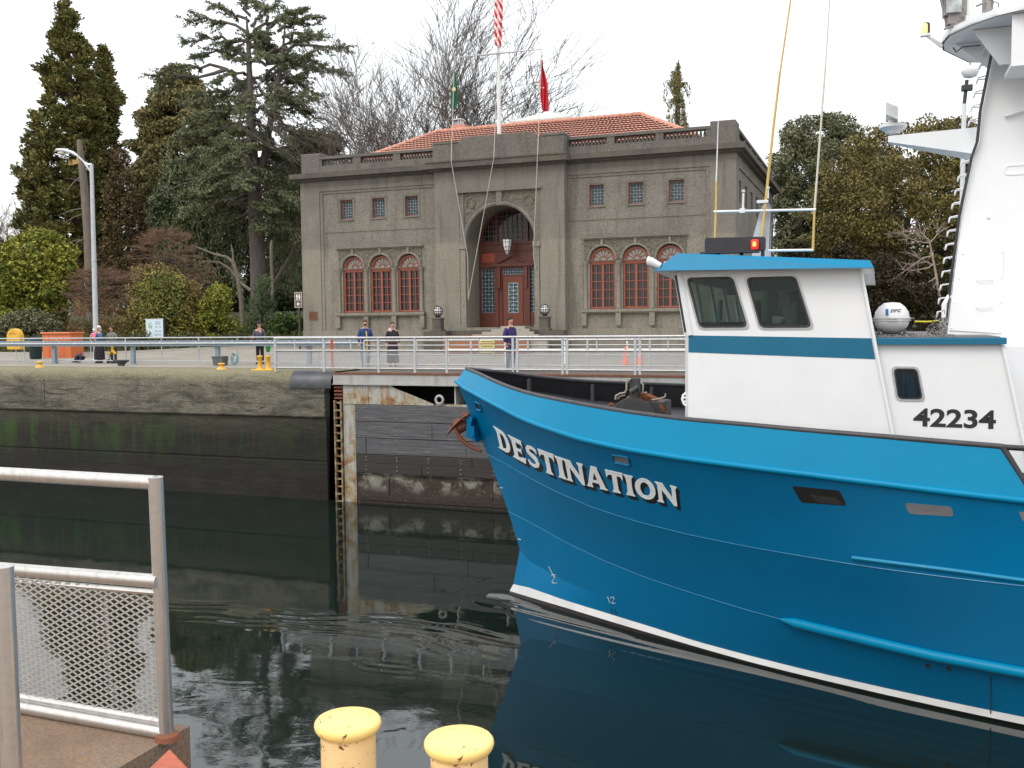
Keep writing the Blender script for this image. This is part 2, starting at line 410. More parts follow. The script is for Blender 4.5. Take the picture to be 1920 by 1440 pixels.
# near side
s = NB('brown_concrete'); v = s.pos((1, 1, 1), 'world'); a = s.noise(v, 2.2, 6, .7); g = s.noise(v, 70, 3, .8)
c = s.ramp(a, [(.3, (.17, .105, .066)), (.55, (.25, .17, .115)), (.72, (.16, .125, .095))]); c = s.mix(s.ramp(g, [(.35, .55), (.55, 0)]), c, (.05, .035, .025))
c = s.mix(s.ramp(s.noise(v, 9, 5, .8), [(.60, 0), (.64, .8)]), c, (.34, .16, .05)); s.set(c, .8); s.bump(g, .6, .006); brownc = s.m
m = MB()
m.add([(-60, 3.12, 0), (-2.57, 3.12, 0), (-2.57, 2.50, 0), (60, 2.50, 0), (60, -60, 0), (-60, -60, 0)], [(0, 1, 2, 3, 4, 5)])
m.add([(-60, 3.12, -7), (-2.57, 3.12, -7), (-2.57, 2.5, -7), (60, 2.5, -7), (60, 2.5, 0), (-2.57, 2.5, 0), (-2.57, 3.12, 0), (-60, 3.12, 0)], [(0, 1, 6, 7), (1, 2, 5, 6), (2, 3, 4, 5)])
tag(m.build('near_quay', brownc), kind='structure')

# water: gentle mesh relief near the bow, bump for ripples
def hullb(x, x0, B, L, p):
    t = min(max((x-x0)/L, 0), 1); return B*(1-(1-t)**p)
YC = 19.8
gx = np.concatenate([np.linspace(-150, -24, 60), np.linspace(-23.9, 3, 430), np.linspace(3.5, 30, 60), np.linspace(33, 90, 12)])
gy = np.concatenate([np.linspace(-1, 2.4, 4), np.linspace(2.5, 28.7, 430), np.linspace(29.2, 32, 4)])
X, Y = np.meshgrid(gx, gy)
def vnoise(X, Y, sc, seed, n=9):
    r = np.random.default_rng(seed); out = np.zeros_like(X)
    for k in range(n):
        th = r.uniform(0, 2*np.pi); f = sc*r.uniform(.6, 1.7); ph = r.uniform(0, 6.3)
        out += np.sin((X*np.cos(th)+Y*np.sin(th))*f+ph+1.6*np.sin(X*.31*f+Y*.23*f+ph*2))
    return out/n
Z = np.full_like(X, WZ)
rough = np.clip((-3.0-X)/4, .45, 1)*np.clip((24-Y)/9, .15, 1)
near = np.clip((15.5-Y)/6, 0, 1)
Z += rough*(.0016*vnoise(X, Y, 1.6, 1)+(.0048*near+.0008)*vnoise(X*.8, Y*1.3, 4.2, 2)+.0026*near*vnoise(X*.7, Y*1.5, 8.5, 3)*(vnoise(X, Y, .9, 4) > -.02))
bx, by = -7.55, YC
d = np.hypot(X-bx, Y-by); side = np.abs(Y-by)
hb = np.vectorize(lambda x: hullb(x, -7.5, 4.72, 13.5, 1.6))(X)
out_ = side-hb; aft = np.clip(X-bx, 0, None)
Z += np.where(X > bx-.5, .05*np.exp(-(out_/.22)**2)*np.exp(-aft/4)*(out_ > -.3), 0)
Z += np.where(X > bx, .010*np.sin(out_*17+aft*2.2)*np.exp(-((out_-.45-.12*aft)/(.35+.05*aft))**2)*np.exp(-aft/9), 0)
Z += .004*np.sin(d*11)*np.exp(-((d-.8)/.5)**2)*(X < bx+.6)
# broken ripple trains thrown ahead of the bow
def pxw(x, y): q = atZ(x, y, WZ); return (q.x, q.y)
def train(P, w, A, lam, seed):
    global Z
    Q = [pxw(*p) for p in P]; S = []
    for a, b in zip(Q[:-1], Q[1:]):
        for k in range(14): S.append((lerp2(a[0], b[0], k/14), lerp2(a[1], b[1], k/14)))
    best = np.full_like(X, 1e9); sg = np.zeros_like(X)
    wk = 0; ki = 0; NT = len(S); wt_ = np.zeros_like(X)
    for sx_, sy_ in S:
        dd = (X-sx_)**2+(Y-sy_)**2; mk = dd < best; best = np.where(mk, dd, best); sg = np.where(mk, Y-sy_, sg); wk += 0; ki += 1; wt_ = np.where(mk, math.sin(math.pi*(ki-.5)/NT)**.7, wt_)
    dd = np.sqrt(best); br = np.clip(vnoise(X, Y, 2.6, seed)*3+.45, 0, 1.3)
    Z = Z+A*np.sin((sg+.25*vnoise(X, Y, 1.8, seed+5))*2*np.pi/lam)*np.exp(-(dd/w)**2)*br*wt_
def lerp2(a, b, t): return a+(b-a)*t
train([(250, 1135), (420, 1143), (560, 1156), (760, 1160), (860, 1172), (990, 1200)], .42, .0065, .34, 11)
train([(330, 1160), (480, 1168), (620, 1178), (760, 1192), (940, 1250)], .35, .004, .3, 12)
train([(600, 1205), (700, 1245), (800, 1262), (930, 1285)], .30, .0018, .24, 13)
train([(700, 1380), (760, 1366), (800, 1388)], .14, .002, .16, 14)
train([(330, 1420), (480, 1400), (620, 1385)], .22, .003, .2, 15)
train([(320, 1330), (420, 1290), (560, 1300)], .30, .003, .2, 16)
train([(1440, 1370), (1560, 1400), (1700, 1420)], .10, .004, .15, 17)
m = MB(); ny_, nx_ = X.shape
me = bpy.data.meshes.new('water')
V = np.stack([X.ravel(), Y.ravel(), Z.ravel()-WZ], 1)
idx = np.arange(ny_*nx_).reshape(ny_, nx_)
Q = np.stack([idx[:-1, :-1].ravel(), idx[:-1, 1:].ravel(), idx[1:, 1:].ravel(), idx[1:, :-1].ravel()], 1)
me.from_pydata(V.tolist(), [], Q.tolist()); me.polygons.foreach_set('use_smooth', [True]*len(Q))
wt = bpy.data.objects.new('water', me); wt.location = (0, 0, WZ); COL.objects.link(wt); tag(wt, kind='structure')
s = NB('water'); v = s.pos((1, 1, 1), 'world')
r1 = s.noise(s.pos((1, 1.35, 1), 'world'), 1.4, 5, .55, .3); r2 = s.noise(s.pos((1, 1.6, 1), 'world'), 5.5, 4, .6, .5)
patch = s.ramp(s.noise(v, .16, 3, .5), [(.38, .25), (.62, 1)])
o = s.sepz(v); mrl = s.n('ShaderNodeMapRange'); s.l(o[0], mrl.inputs[0]); mrl.inputs[1].default_value = -1; mrl.inputs[2].default_value = -9
mrl.inputs[3].default_value = .35; mrl.inputs[4].default_value = 1
h = s.math('ADD', s.math('MULTIPLY', r1, 1.0), s.math('MULTIPLY', r2, .13)); h = s.math('MULTIPLY', h, s.math('MULTIPLY', patch, mrl.outputs[0]))
s.bump(h, .10, .035); s.set((.008, .014, .011), .01, 0, 1.0); s.b.inputs['IOR'].default_value = 1.42
wt.data.materials.append(s.m)
# ------------------------------------------------------------------ lock gate with walkway
gate_steel = weather('gate_white_steel', (.46, .46, .44), (.36, .36, .35), (.26, .13, .05), .6, 2.0, .25)
s = NB('rusty_white_steel'); v = s.pos((1, 1, 1), 'world'); a = s.noise(v, 2.3, 6, .75, .5); st = s.noise(s.pos((4, 4, .5), 'world'), 1.5, 5, .7)
c = s.ramp(a, [(.46, (.38, .385, .36)), (.55, (.33, .27, .16)), (.63, (.24, .12, .045)), (.72, (.08, .05, .035))]); c = s.mix(s.ramp(st, [(.5, 0), (.68, .7)]), c, (.24, .11, .03))
s.set(c, .75); s.bump(a, .3, .01); rusty_white = s.m
s = NB('gate_plank'); v = s.pos((1, 1, 1), 'world'); gr = s.noise(s.pos((.6, 1, 16), 'world'), 1.5, 6, .75, .4); a = s.noise(v, 1.1, 5, .7); o = s.sepz(v)
c = s.ramp(gr, [(.30, (.040, .040, .045)), (.5, (.085, .085, .092)), (.70, (.18, .176, .165))])
mw = s.n('ShaderNodeMapRange'); s.l(o[2], mw.inputs[0]); mw.inputs[1].default_value = -2.68; mw.inputs[2].default_value = -2.76
c = s.mix(s.math('MULTIPLY', mw.outputs[0], .85), c, (.022, .016, .012)); c = s.mix(s.ramp(a, [(.58, 0), (.75, .5)]), c, (.10, .085, .065)); s.set(c, .7); s.bump(gr, .6, .02); plankm = s.m
s = NB('gate_tidal_steel'); v = s.pos((1, 1, 1), 'world'); a = s.noise(v, 1.25, 7, .72, .4); b = s.noise(v, 14, 4, .7); o = s.sepz(v)
c = s.ramp(a, [(.42, (.030, .022, .016)), (.50, (.06, .045, .032)), (.56, (.20, .19, .155)), (.7, (.30, .29, .25))])
mw = s.n('ShaderNodeMapRange'); s.l(o[2], mw.inputs[0]); mw.inputs[1].default_value = -4.05; mw.inputs[2].default_value = -3.75
c = s.mix(mw.outputs[0], (.035, .025, .018), c); c = s.mix(s.ramp(b, [(.6, 0), (.66, .55)]), c, (.20, .13, .07)); c = s.mix(s.ramp(b, [(.3, .7), (.42, 0)]), c, (.015, .012, .01))
s.set(c, .75); s.bump(b, .8, .03); tidal = s.m
GY = 28.85
gate = empty('lock_gate', (-8, GY, -6)); tag(gate, 'riveted steel lock gate folded into its wall recess, faced with dark horizontal timber planks', 'lock gate')
GX0, GX1 = -16.45, 2.5
m = MB(); m.box(-17.32, GX1+1.4, GY+.02, 31.05, -.10, -.02); m.build('walkway_deck', pm('deck_grating', (.13, .11, .09), (.09, .06, .045), 6, .8), gate)
m = MB(); m.box(-17.3, GX1+1.4, GY-.06, GY+.12, -.38, -.06); m.box(-17.3, GX1+1.4, GY-.14, GY+.12, -.41, -.385); m.box(-17.3, GX1+1.4, 30.9, 31.1, -.38, -.11)
m.build('edge_beam', gate_steel, gate)
m = MB(); m.box(-17.3, GX1+1.4, GY-.09, GY+.0, -.058, .0); m.build('toe_angle', rust, gate)
m = MB(); m.box(GX0-.05, GX1, GY+.25, GY+1.7, -7, -1.06); m.build('gate_body', dark_m, gate)
# riveted corner frame, gusset and lifting eye
def riv(m, pts, y, r=.022):
    for x, z in pts: m.lathe([(r, 0), (r*.9, -.012), (r*.5, -.02)], (x, y, z), 6, 'y')
m = MB(); m.box(-16.95, -16.50, GY-.02, GY+.1, -4.7, -.42)
outl = [(-16.93, -.42), (-15.15, -.42), (-14.95, -.52), (-13.55, -1.02), (-13.55, -1.06), (-16.93, -1.06)]
m.plate(outl, [], lambda u, v_, d: (u, GY-.045+d, v_), .05)
m.box(-16.0, -15.97, GY-.09, GY-.046, -1.06, -.42)
rp = [(-16.90+.2*i, -.5-.11*j) for i in range(3) for j in range(4)]+[(-16.4+.24*i, -.50) for i in range(6)]+[(-16.4+.24*i, -1.0) for i in range(10)]+[(-14.95+.2*i, -.58-.072*i) for i in range(6)]
rp += [(-16.9, -1.1-.1*j) for j in range(34)]+[(-16.56, -1.1-.1*j) for j in range(34)]
riv(m, [p for p in rp if p[1] > -1.08], GY-.047); riv(m, [p for p in rp if p[1] <= -1.08], GY-.022)
m.build('corner_frame', rusty_white, gate)
m = MB(); m.path([(-13.32+.13*math.cos(t), GY-.12, -.86+.13*math.sin(t)) for t in np.linspace(0, 2*math.pi, 17)], .045, 8); m.box(-13.42, -13.22, GY-.1, GY, -1.06, -.97)
m.build('lifting_eye', gate_steel, gate, smooth=50)
m = MB(); m.box(-13.5, GX1, GY-.03, GY+.25, -1.075, -1.02); m.build('top_angle', rusty_white, gate)
for i, x in enumerate((-12.85, -11.1, -10.3, -8.0, -5.5, -3.0)):
    m = MB()
    if i == 0: m.box(x, x+.05, GY+.02, GY+.7, -1.02, -.42)
    else:
        m.plate([(0, -1.02), (0, -.72), (.75, -.45), (1.1, -.45), (1.1, -1.02)], [], lambda u, v_, d, x=x: (x+d, GY+u*.9, v_), .03); m.box(x-.01, x+.05, GY-.005, GY+.02, -1.02, -.74)
    m.build('bracket', gate_steel, gate)
bz = [-1.08, -1.62, -1.645, -2.17, -2.195, -2.72, -2.74, -3.02, -3.035, -3.35]
for r_ in range(5):
    z1, z0 = bz[2*r_], bz[2*r_+1]
    cuts = [GX0, (-10.6, -13.6, -16.05, -12.2, -14)[r_]+.0, (-9.0, -7.5, -12.4, -7, -9)[r_], (-5, -3, -6, -4, -4.5)[r_], GX1]
    for i in range(4):
        off = .006*((i+r_) % 3); m = MB(); m.bbox(cuts[i]+.006, cuts[i+1]-.006, GY-.12-off, GY+.25, z0, z1, .012); m.cur = 1
        riv(m, [(x, z) for x in np.arange(GX0+.4, GX1, 1.15) for z in (z1-.09, z0+.09) if cuts[i]+.05 < x < cuts[i+1]-.05], GY-.12-off, .035)
        m.build('fender_plank', [plankm, pm('bolt_steel', (.24, .22, .2), (.1, .07, .05), 12, .6, .5)], gate)
m = MB(); m.box(GX0, GX1, GY-.01, GY+.25, -7, -3.36); m.box(GX0, GX1, GY-.05, GY-.01, -4.30, -4.12); m.box(GX0, GX1, GY-.07, GY-.01, -3.42, -3.36)
for x in (-15.3, -11.6, -7.6, -3.6): m.box(x, x+.05, GY-.04, GY-.01, -4.1, -3.43)
riv(m, [(x, -4.18) for x in np.arange(GX0+.1, -4, .11)]+[(x, -4.25) for x in np.arange(GX0+.1, -4, .11)], GY-.052, .018)
riv(m, [(x+dx, z) for x in (-11.9, -11.2) for dx in (0, .12, .24, .36) for z in np.arange(-4.05, -3.45, .1)], GY-.012, .018)
m.build('lower_plating', tidal, gate)
# rung ladder at the mitre end
m = MB(); lx0, lx1 = -17.28, -16.98
m.box(lx0, lx0+.05, GY-.1, GY+.05, -6, -.95); m.box(lx1-.05, lx1, GY-.1, GY+.05, -6, -.95)
for k in range(15): m.box(lx0+.05, lx1-.05, GY-.08, GY+.0, -1.0-.26*k-.05, -1.0-.26*k)
m.build('ladder', pm('ladder_rust_cream', (.32, .26, .15), (.16, .08, .035), 4, .8, 0, .3, 30, kind='world', sharp=True), gate)
m = MB()
for z in (-.5, -.62, -.74, -.86): m.box(-17.28, -16.96, GY-.04, GY+.3, z-.04, z+.02)
m.build('hinge_plate', rust, gate)

# ------------------------------------------------------------------ railings
def mesh_panel(m, x0, x1, y, z0, z1, sx=.09, sz=.045, r=.004):
    """expanded-metal strands as flat ribbons in the plane y"""
    W, Hh = x1-x0, z1-z0
    def strands(sgn):
        k = -int(Hh/sz*sx/1/sx)-2; n = int(W/sx+Hh/sz)+2
        for i in range(-int(Hh/sz)-1, int(W/sx)+2):
            u0 = i*sx; # line u = u0 + (v/sz)*sx  (v up)
            v0, v1 = 0, Hh; a, b = u0, u0+Hh/sz*sx
            if a < 0: v0 = -u0/sx*sz; a = 0
            if b > W: v1 = (W-u0)/sx*sz; b = W
            if v1 <= v0: continue
            if sgn < 0: a, b = W-a, W-b
            dx, dz = (b-a), (v1-v0); L = math.hypot(dx, dz); nx, nz = -dz/L*r, dx/L*r
            m.add([(x0+a+nx, y, z0+v0+nz), (x0+a-nx, y, z0+v0-nz), (x0+b-nx, y, z0+v1-nz), (x0+b+nx, y, z0+v1+nz)], [(0, 1, 2, 3)])
    strands(1); strands(-1)
# front railing of the gate walkway
RY = 28.98
rail = empty('walkway_railing', (-9, RY, 0)); tag(rail, 'long aluminium railing with mesh infill along the front of the gate walkway', 'railing')
m = MB(); m.tube((-19.75, RY, 1.16), (3.5, RY, 1.16), .042, 10); m.tube((-19.75, RY, .73), (3.5, RY, .73), .032, 8); m.tube((-19.75, RY, .13), (3.5, RY, .13), .03, 8); m.build('rail', alum, rail, smooth=50)
posts = [-19.7, -17.75, -15.65, -14.3, -13.15, -10.85, -10.7, -9.2, -9.05, -6.9, -6.75, -5.0, -2.7, -.6, 1.5]
for x in posts:
    m = MB(); m.box(x-.035, x+.035, RY-.03, RY+.03, .0, 1.15); m.build('post', galv, rail)
for x in (-18.9, -16.7, -12.0, -8.1, -5.9, -3.9): m = MB(); m.box(x-.018, x+.018, RY-.015, RY+.015, .75, 1.13); m.build('baluster', galv, rail)
m = MB()
for i in range(len(posts)-1):
    if posts[i+1]-posts[i] > .5: mesh_panel(m, posts[i]+.05, posts[i+1]-.05, RY+.01, .16, .70, .06, .03, .0035)
m.build('mesh_infill', galv, rail, fix=False)
m = MB(); m.box(-12.72, -12.18, RY+1.76, RY+1.78, .93, 1.04); m.box(-12.72, -12.18, RY+1.76, RY+1.78, .77, .89); m.box(-12.72, -12.18, RY+1.76, RY+1.78, .60, .72)
sg = tag(m.build('warning_sign', pm('sign_yellow', (.70, .66, .28), (.64, .6, .24), 9, .5)), 'small pale yellow warning sign in three strips on the rear walkway railing', 'sign')
m = MB(); random.seed(3)
for z, s_ in ((.985, .03), (.83, .03), (.66, .026)):
    x = -12.66
    while x < -12.26:
        w = random.uniform(.03, .06); m.box(x, x+w, RY+1.752, RY+1.76, z-s_/2, z+s_/2); x += w+.015
m.build('lettering', dark_m, sg)
back = empty('walkway_railing', (-9, 30.8, 0)); tag(back, 'rear aluminium railing of the gate walkway, seen through the front one', 'railing')
m = MB()
for z, r_ in ((1.03, .035), (.86, .025), (.53, .02), (.18, .025)): m.tube((-17.2, 30.8, z), (3.5, 30.8, z), r_, 8)
m.build('rail', alum, back, smooth=50)
for x in np.arange(-17.2, 3.6, 2.07): m = MB(); m.box(x-.03, x+.03, 30.77, 30.83, 0, 1.03); m.build('post', galv, back)
land = empty('land_railing', (-9, 36.5, 0)); tag(land, 'thin white pipe railing on the plaza behind the gate, before the building', 'railing')
m = MB()
for z in (1.0, .55): m.tube((-16.5, 36.5, z), (3.5, 36.5, z), .03, 8)
m.build('rail', white_p, land, smooth=50)
for x in np.arange(-16.5, 3.6, 2.5): m = MB(); m.tube((x, 36.5, 0), (x, 36.5, 1.0), .03, 8); m.build('post', white_p, land)

# blue-grey guard rail and thin chain railing on the far deck
GRY = 33.7
gr_ = empty('guard_rail', (-40, GRY, 0)); tag(gr_, 'heavy blue grey steel guard rail on stout posts along the far deck', 'guard rail')
m = MB(); m.box(-75, -18.6, GRY-.06, GRY+.06, .78, 1.02)
m.cur = 1; m.tube((-75, GRY-.09, .90), (-18.7, GRY-.09, .90), .035, 8)
for x in np.arange(-74.6, -18.8, .92): m.box(x-.03, x+.03, GRY-.1, GRY-.062, .87, 1.0)
m.build('beam', [bluegrey, galv], gr_, smooth=40)
for x in [-21.4-4.42*k for k in range(12)]:
    m = MB(); m.box(x-.085, x+.085, GRY+.062, GRY+.20, .0, .80); m.box(x-.14, x+.14, GRY+.04, GRY+.26, 0, .03); m.cur = 0
    o = m.build('post', bluegrey, gr_)
tr_ = empty('pipe_railing', (-40, 34.05, 0)); tag(tr_, 'slender galvanised pipe railing just behind the heavy guard rail', 'railing')
m = MB()
for z in (1.13, .13): m.tube((-75, 34.12, z), (-19.0, 34.12, z), .028 if z > 1 else .02, 8)
m.build('rail', galv, tr_, smooth=50)
for k, x in enumerate(np.arange(-19.2, -75, -1.95)):
    m = MB(); m.tube((x, 34.12, .0), (x, 34.12, 1.13), .024 if k % 2 else .034, 6)
    if k % 2 == 0: m.tube((x-.13, 34.12, 0), (x, 34.12, .14), .015, 5); m.tube((x+.13, 34.12, 0), (x, 34.12, .14), .015, 5)
    m.build('post', galv, tr_, smooth=50)

# ------------------------------------------------------------------ near railing gate (foreground left)
nr = empty('mesh_railing', (-3.4, 3.0, 0)); tag(nr, 'near aluminium railing with diamond mesh infill and worn round pipes', 'railing')
A = atY(300, 893, 2.93); B = atZ(318, 1376, .02); B = Vector((B.x, B.y, .02))
tp = Vector((A.x, A.y, A.z)); bt = atY(315, 1378, 2.99)
nal = NB('worn_aluminium'); v = nal.pos((1, 1, 1), 'world'); a = nal.noise(v, 25, 5, .7); k = nal.noise(nal.pos((6, 6, .6), 'world'), 5, 5, .8)
c = nal.ramp(a, [(.3, (.66, .64, .61)), (.7, (.50, .48, .45))]); c = nal.mix(nal.ramp(k, [(.56, 0), (.7, .55)]), c, (.22, .19, .16)); c = nal.mix(nal.ramp(nal.noise(v, 38, 4, .8), [(.68, 0), (.73, .8)]), c, (.10, .09, .08))
nal.set(c, nal.ramp(a, [(.3, .25), (.7, .42)]), .8); nal.bump(a, .15, .002); nalum = nal.m
L1 = Vector((-8.0, 3.02, tp.z+.02))
# left direction measured on the photograph's rails
lt = atY(-300, 868, 3.02); 
def ext(p, q, t): return p+(q-p)*t
pT, pM, pB = atY(292, 905, 2.95), atY(298, 1090, 2.95), atY(312, 1374, 2.99)
qT, qM, qB = atY(0, 888, 2.98), atY(0, 1066, 2.98), atY(0, 1318, 3.0)
m = MB()
m.path([ext(pT, qT, 4), ext(pT, qT, 0)+Vector((.0, 0, 0))], .0275, 20)
m.build('top_rail', nalum, nr, smooth=50)
m = MB(); dn = (pB-pT).normalized(); m.path([pT-dn*.022, pB+dn*.04], .0275, 20); m.build('end_post', nalum, nr, smooth=50)
m = MB(); m.path([ext(pM, qM, 4), pM], .0265, 16); m.build('middle_rail', nalum, nr, smooth=50)
m = MB(); m.path([ext(pB, qB, 4), pB], .0275, 16); m.build('bottom_rail', nalum, nr, smooth=50)
# infill: bilinear panel between middle and bottom rail
P00, P10 = ext(pB, qB, 0.02)-dn*.045, ext(pB, qB, 3.9)-dn*.045; P01, P11 = ext(pM, qM, .02)+dn*.045, ext(pM, qM, 3.9)+dn*.045
W_, H_ = (P10-P00).length, (P01-P00).length; ux = (P10-P00).normalized(); uz = (P01-P00).normalized()
mb2 = MB(); mesh_panel(mb2, 0, W_, 0, 0, H_, .052, .0265, .0031)
m = MB(); nrm = ux.cross(uz).normalized()
fr = []
for p in mb2.v: fr.append(P00+ux*p[0]+uz*p[2])
m.add(fr, mb2.f)
o = len(m.v); m2 = [p+nrm*.0025 for p in fr]; m.add(m2, mb2.f)
m.build('mesh_infill', pm('mesh_aluminium', (.62, .61, .58), (.5, .49, .46), 30, .4, .4), nr, fix=False)
m = MB()
m.path([P00, P10], .012, 6); m.path([P01, P11], .012, 6); m.path([P00, P01], .012, 6); m.build('mesh_frame', nalum, nr, smooth=50)
m = MB(); b_ = pB; m.lathe([(.05, .0), (.045, .02), (.034, .028)], (b_.x+.005, b_.y, 0), 16); m.build('base_flange', rust, nr)
m = MB(); a0 = atY(6, 1062, 2.06); m.path([Vector((a0.x, a0.y, 0)), Vector((a0.x, a0.y, a0.z))], .028, 20)
o = m.build('gate_post', nalum, smooth=50); tag(o, 'plain aluminium post cut by the left edge, nearest the camera', 'post')
# orange painted block corner
cpt = atZ(310, 1425, .14)
m = MB(); m.v = []; vs = [atZ(318, 1402, .16), atZ(362, 1448, .16), atZ(300, 1520, .16), atZ(268, 1450, .16)]
vs = [Vector(p) for p in vs]; m.add(vs+[Vector((p.x, p.y, 0)) for p in vs], [(0, 1, 2, 3), (0, 4, 5, 1), (1, 5, 6, 2), (2, 6, 7, 3), (3, 7, 4, 0)])
bl = m.build('painted_block', pm('block_orange', (.50, .13, .07), (.36, .10, .06), 25, .8, 0, .4, 90, .004)); tag(bl, 'orange painted block at the foot of the near mesh railing', 'block')
bv = bl.modifiers.new('bevel', 'BEVEL'); bv.width = .008; bv.segments = 2

# ------------------------------------------------------------------ near bollards
s = NB('yellow_bollard'); v = s.pos(); a = s.noise(v, 9, 5, .7); chip = s.noise(v, 24, 5, .7, .4); geo = s.n('ShaderNodeNewGeometry'); o = s.sepz(v)
c = s.ramp(a, [(.3, (.86, .58, .27)), (.7, (.88, .64, .33))]); c = s.mix(s.ramp(chip, [(.635, 0), (.645, 1)]), c, (.10, .04, .02))
c = s.mix(s.ramp(s.noise(s.pos((3, 3, .5)), 6, 5, .8), [(.5, 0), (.72, .45)]), c, (.50, .33, .14)); c = s.mix(s.ramp(s.noise(v, 60, 3, .8), [(.62, 0), (.68, .6)]), c, (.35, .22, .08)); s.set(c, .45, 0, .4); s.bump(a, .1, .004); ybol = s.m
s = NB('yellow_bollard_cap'); v = s.pos(); a = s.noise(v, 12, 5, .7); chip = s.noise(v, 26, 5, .7, .8)
c = s.ramp(a, [(.3, (.92, .64, .20)), (.7, (.93, .69, .26))]); c = s.mix(s.ramp(chip, [(.64, 0), (.65, 1)]), c, (.13, .05, .025)); c = s.mix(s.ramp(s.noise(v, 80, 3, .8), [(.68, 0), (.74, .5)]), c, (.55, .40, .12)); s.set(c, .4, 0, .4); ycap = s.m
def bollard(px, pyc, capw, label):
    c = None
    r = .098; D = F*2*r/capw; p = CAM+ray(px, pyc)*D; top = p.z
    e = empty('bollard', (p.x, p.y, 0)); tag(e, label, 'bollard', 'yellow bollards on the near quay')
    prof = [(.10, 0), (.10, .02), (.083, .035), (.080, .06), (.080, top-.05), (.0805, top-.044), (.088, top-.040), (.095, top-.030), (.098, top-.020), (.0965, top-.011), (.091, top-.004), (.083, top-.001), (.05, top+.001), (.001, top+.002)]
    m = MB(); m.lathe(prof[:6], (p.x, p.y, 0), 48); m.build('shaft', ybol, e, smooth=50)
    m = MB(); m.lathe(prof[5:], (p.x, p.y, 0), 48); m.build('cap', ycap, e, smooth=50)
    return e
bollard(652, 1345, 125, 'near yellow mooring bollard, the left one, with a rust scratch on its cap')
bollard(860.5, 1381, 132, 'near yellow mooring bollard, the right one, with dark chips along its cap rim')
# ------------------------------------------------------------------ administration building
s = NB('building_concrete'); v = s.pos((1, 1, 1), 'world'); o = s.sepz(v)
big = s.noise(v, .45, 6, .65, .3); mid = s.noise(s.pos((1, 1, .5), 'world'), 1.4, 6, .7); g = s.noise(v, 16, 5, .8); st = s.noise(s.pos((2.2, 2.2, .18), 'world'), 1.3, 5, .7)
c = s.ramp(mid, [(.3, (0.168, 0.154, 0.130)), (.55, (0.213, 0.194, 0.163)), (.75, (0.252, 0.229, 0.191))])
c = s.mix(s.ramp(big, [(.35, .5), (.6, 0)]), c, (0.140, 0.129, 0.111))
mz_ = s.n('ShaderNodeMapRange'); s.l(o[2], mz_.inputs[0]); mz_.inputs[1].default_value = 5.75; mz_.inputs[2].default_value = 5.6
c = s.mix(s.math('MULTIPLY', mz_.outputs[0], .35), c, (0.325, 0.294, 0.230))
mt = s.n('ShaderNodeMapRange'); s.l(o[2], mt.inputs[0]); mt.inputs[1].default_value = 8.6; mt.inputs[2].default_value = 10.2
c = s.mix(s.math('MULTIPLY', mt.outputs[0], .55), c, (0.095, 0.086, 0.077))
c = s.mix(s.math('MULTIPLY', s.ramp(st, [(.52, 0), (.7, .45)]), 1), c, (0.056, 0.052, 0.047))
c = s.mix(s.ramp(g, [(.34, .85), (.47, 0)]), c, (0.045, 0.042, 0.038)); c = s.mix(s.ramp(g, [(.57, 0), (.68, .6)]), c, (0.403, 0.373, 0.319))
# board-formed lift lines
wv = s.math('FRACT', s.math('MULTIPLY', o[2], .62)); c = s.mix(s.ramp(wv, [(.0, .35), (.02, 0)]), c, (0.078, 0.073, 0.065))
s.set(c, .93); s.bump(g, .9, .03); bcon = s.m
s = NB('cornice_concrete'); v = s.pos((1, 1, 1), 'world'); g = s.noise(v, 16, 5, .8); a = s.noise(v, 1.3, 6, .75)
c = s.ramp(a, [(.35, (.080, .072, .066)), (.55, (.115, .102, .084)), (.7, (.14, .12, .07))]); c = s.mix(s.ramp(g, [(.32, .7), (.5, 0)]), c, (.03, .028, .026)); s.set(c, .95); s.bump(g, .8, .03); ccon = s.m
s = NB('frieze_relief'); v = s.pos((1, 1, 1), 'world'); g = s.noise(v, 9, 5, .8, 1.5); vo = s.n('ShaderNodeTexVoronoi'); vo.inputs['Scale'].default_value = 5; s.l(v, vo.inputs['Vector'])
c = s.ramp(g, [(.35, (.055, .05, .038)), (.5, (.17, .155, .12)), (.64, (.22, .20, .155)), (.7, (.42, .37, .27))]); s.set(c, .9); s.bump(s.math('ADD', g, vo.outputs[0]), 1, .08); frieze = s.m
BX0, BX1, BY0, BY1 = -29.42, -6.20, 46.0, 62.6
bl = empty('civic_building', (-17.8, 46, 0)); tag(bl, 'two storey rough concrete hall with central arched doorway, balustraded parapet and red tile roof', 'building')
FX = lambda Y: (lambda u, v_, d: (u, Y+d, v_))
def arch(cx, w, zb, zs, n=14):
    """window outline: rectangle with a round head; springing at zs"""
    r = w/2; P = [(cx-r, zb), (cx+r, zb)]
    return P+[(cx+r*math.cos(math.radians(180*i/n)), zs+r*math.sin(math.radians(180*i/n))) for i in range(n+1)]
AL = [-26.31, -24.66, -23.02]; AR = [-12.58, -10.93, -9.28]; AW = 1.28
SL = [-26.65, -24.73, -22.80]; SR = [-12.85, -10.92, -8.98]; 
def rect(x0, x1, z0, z1): return [(x0, z0), (x1, z0), (x1, z1), (x0, z1)]
m = MB()
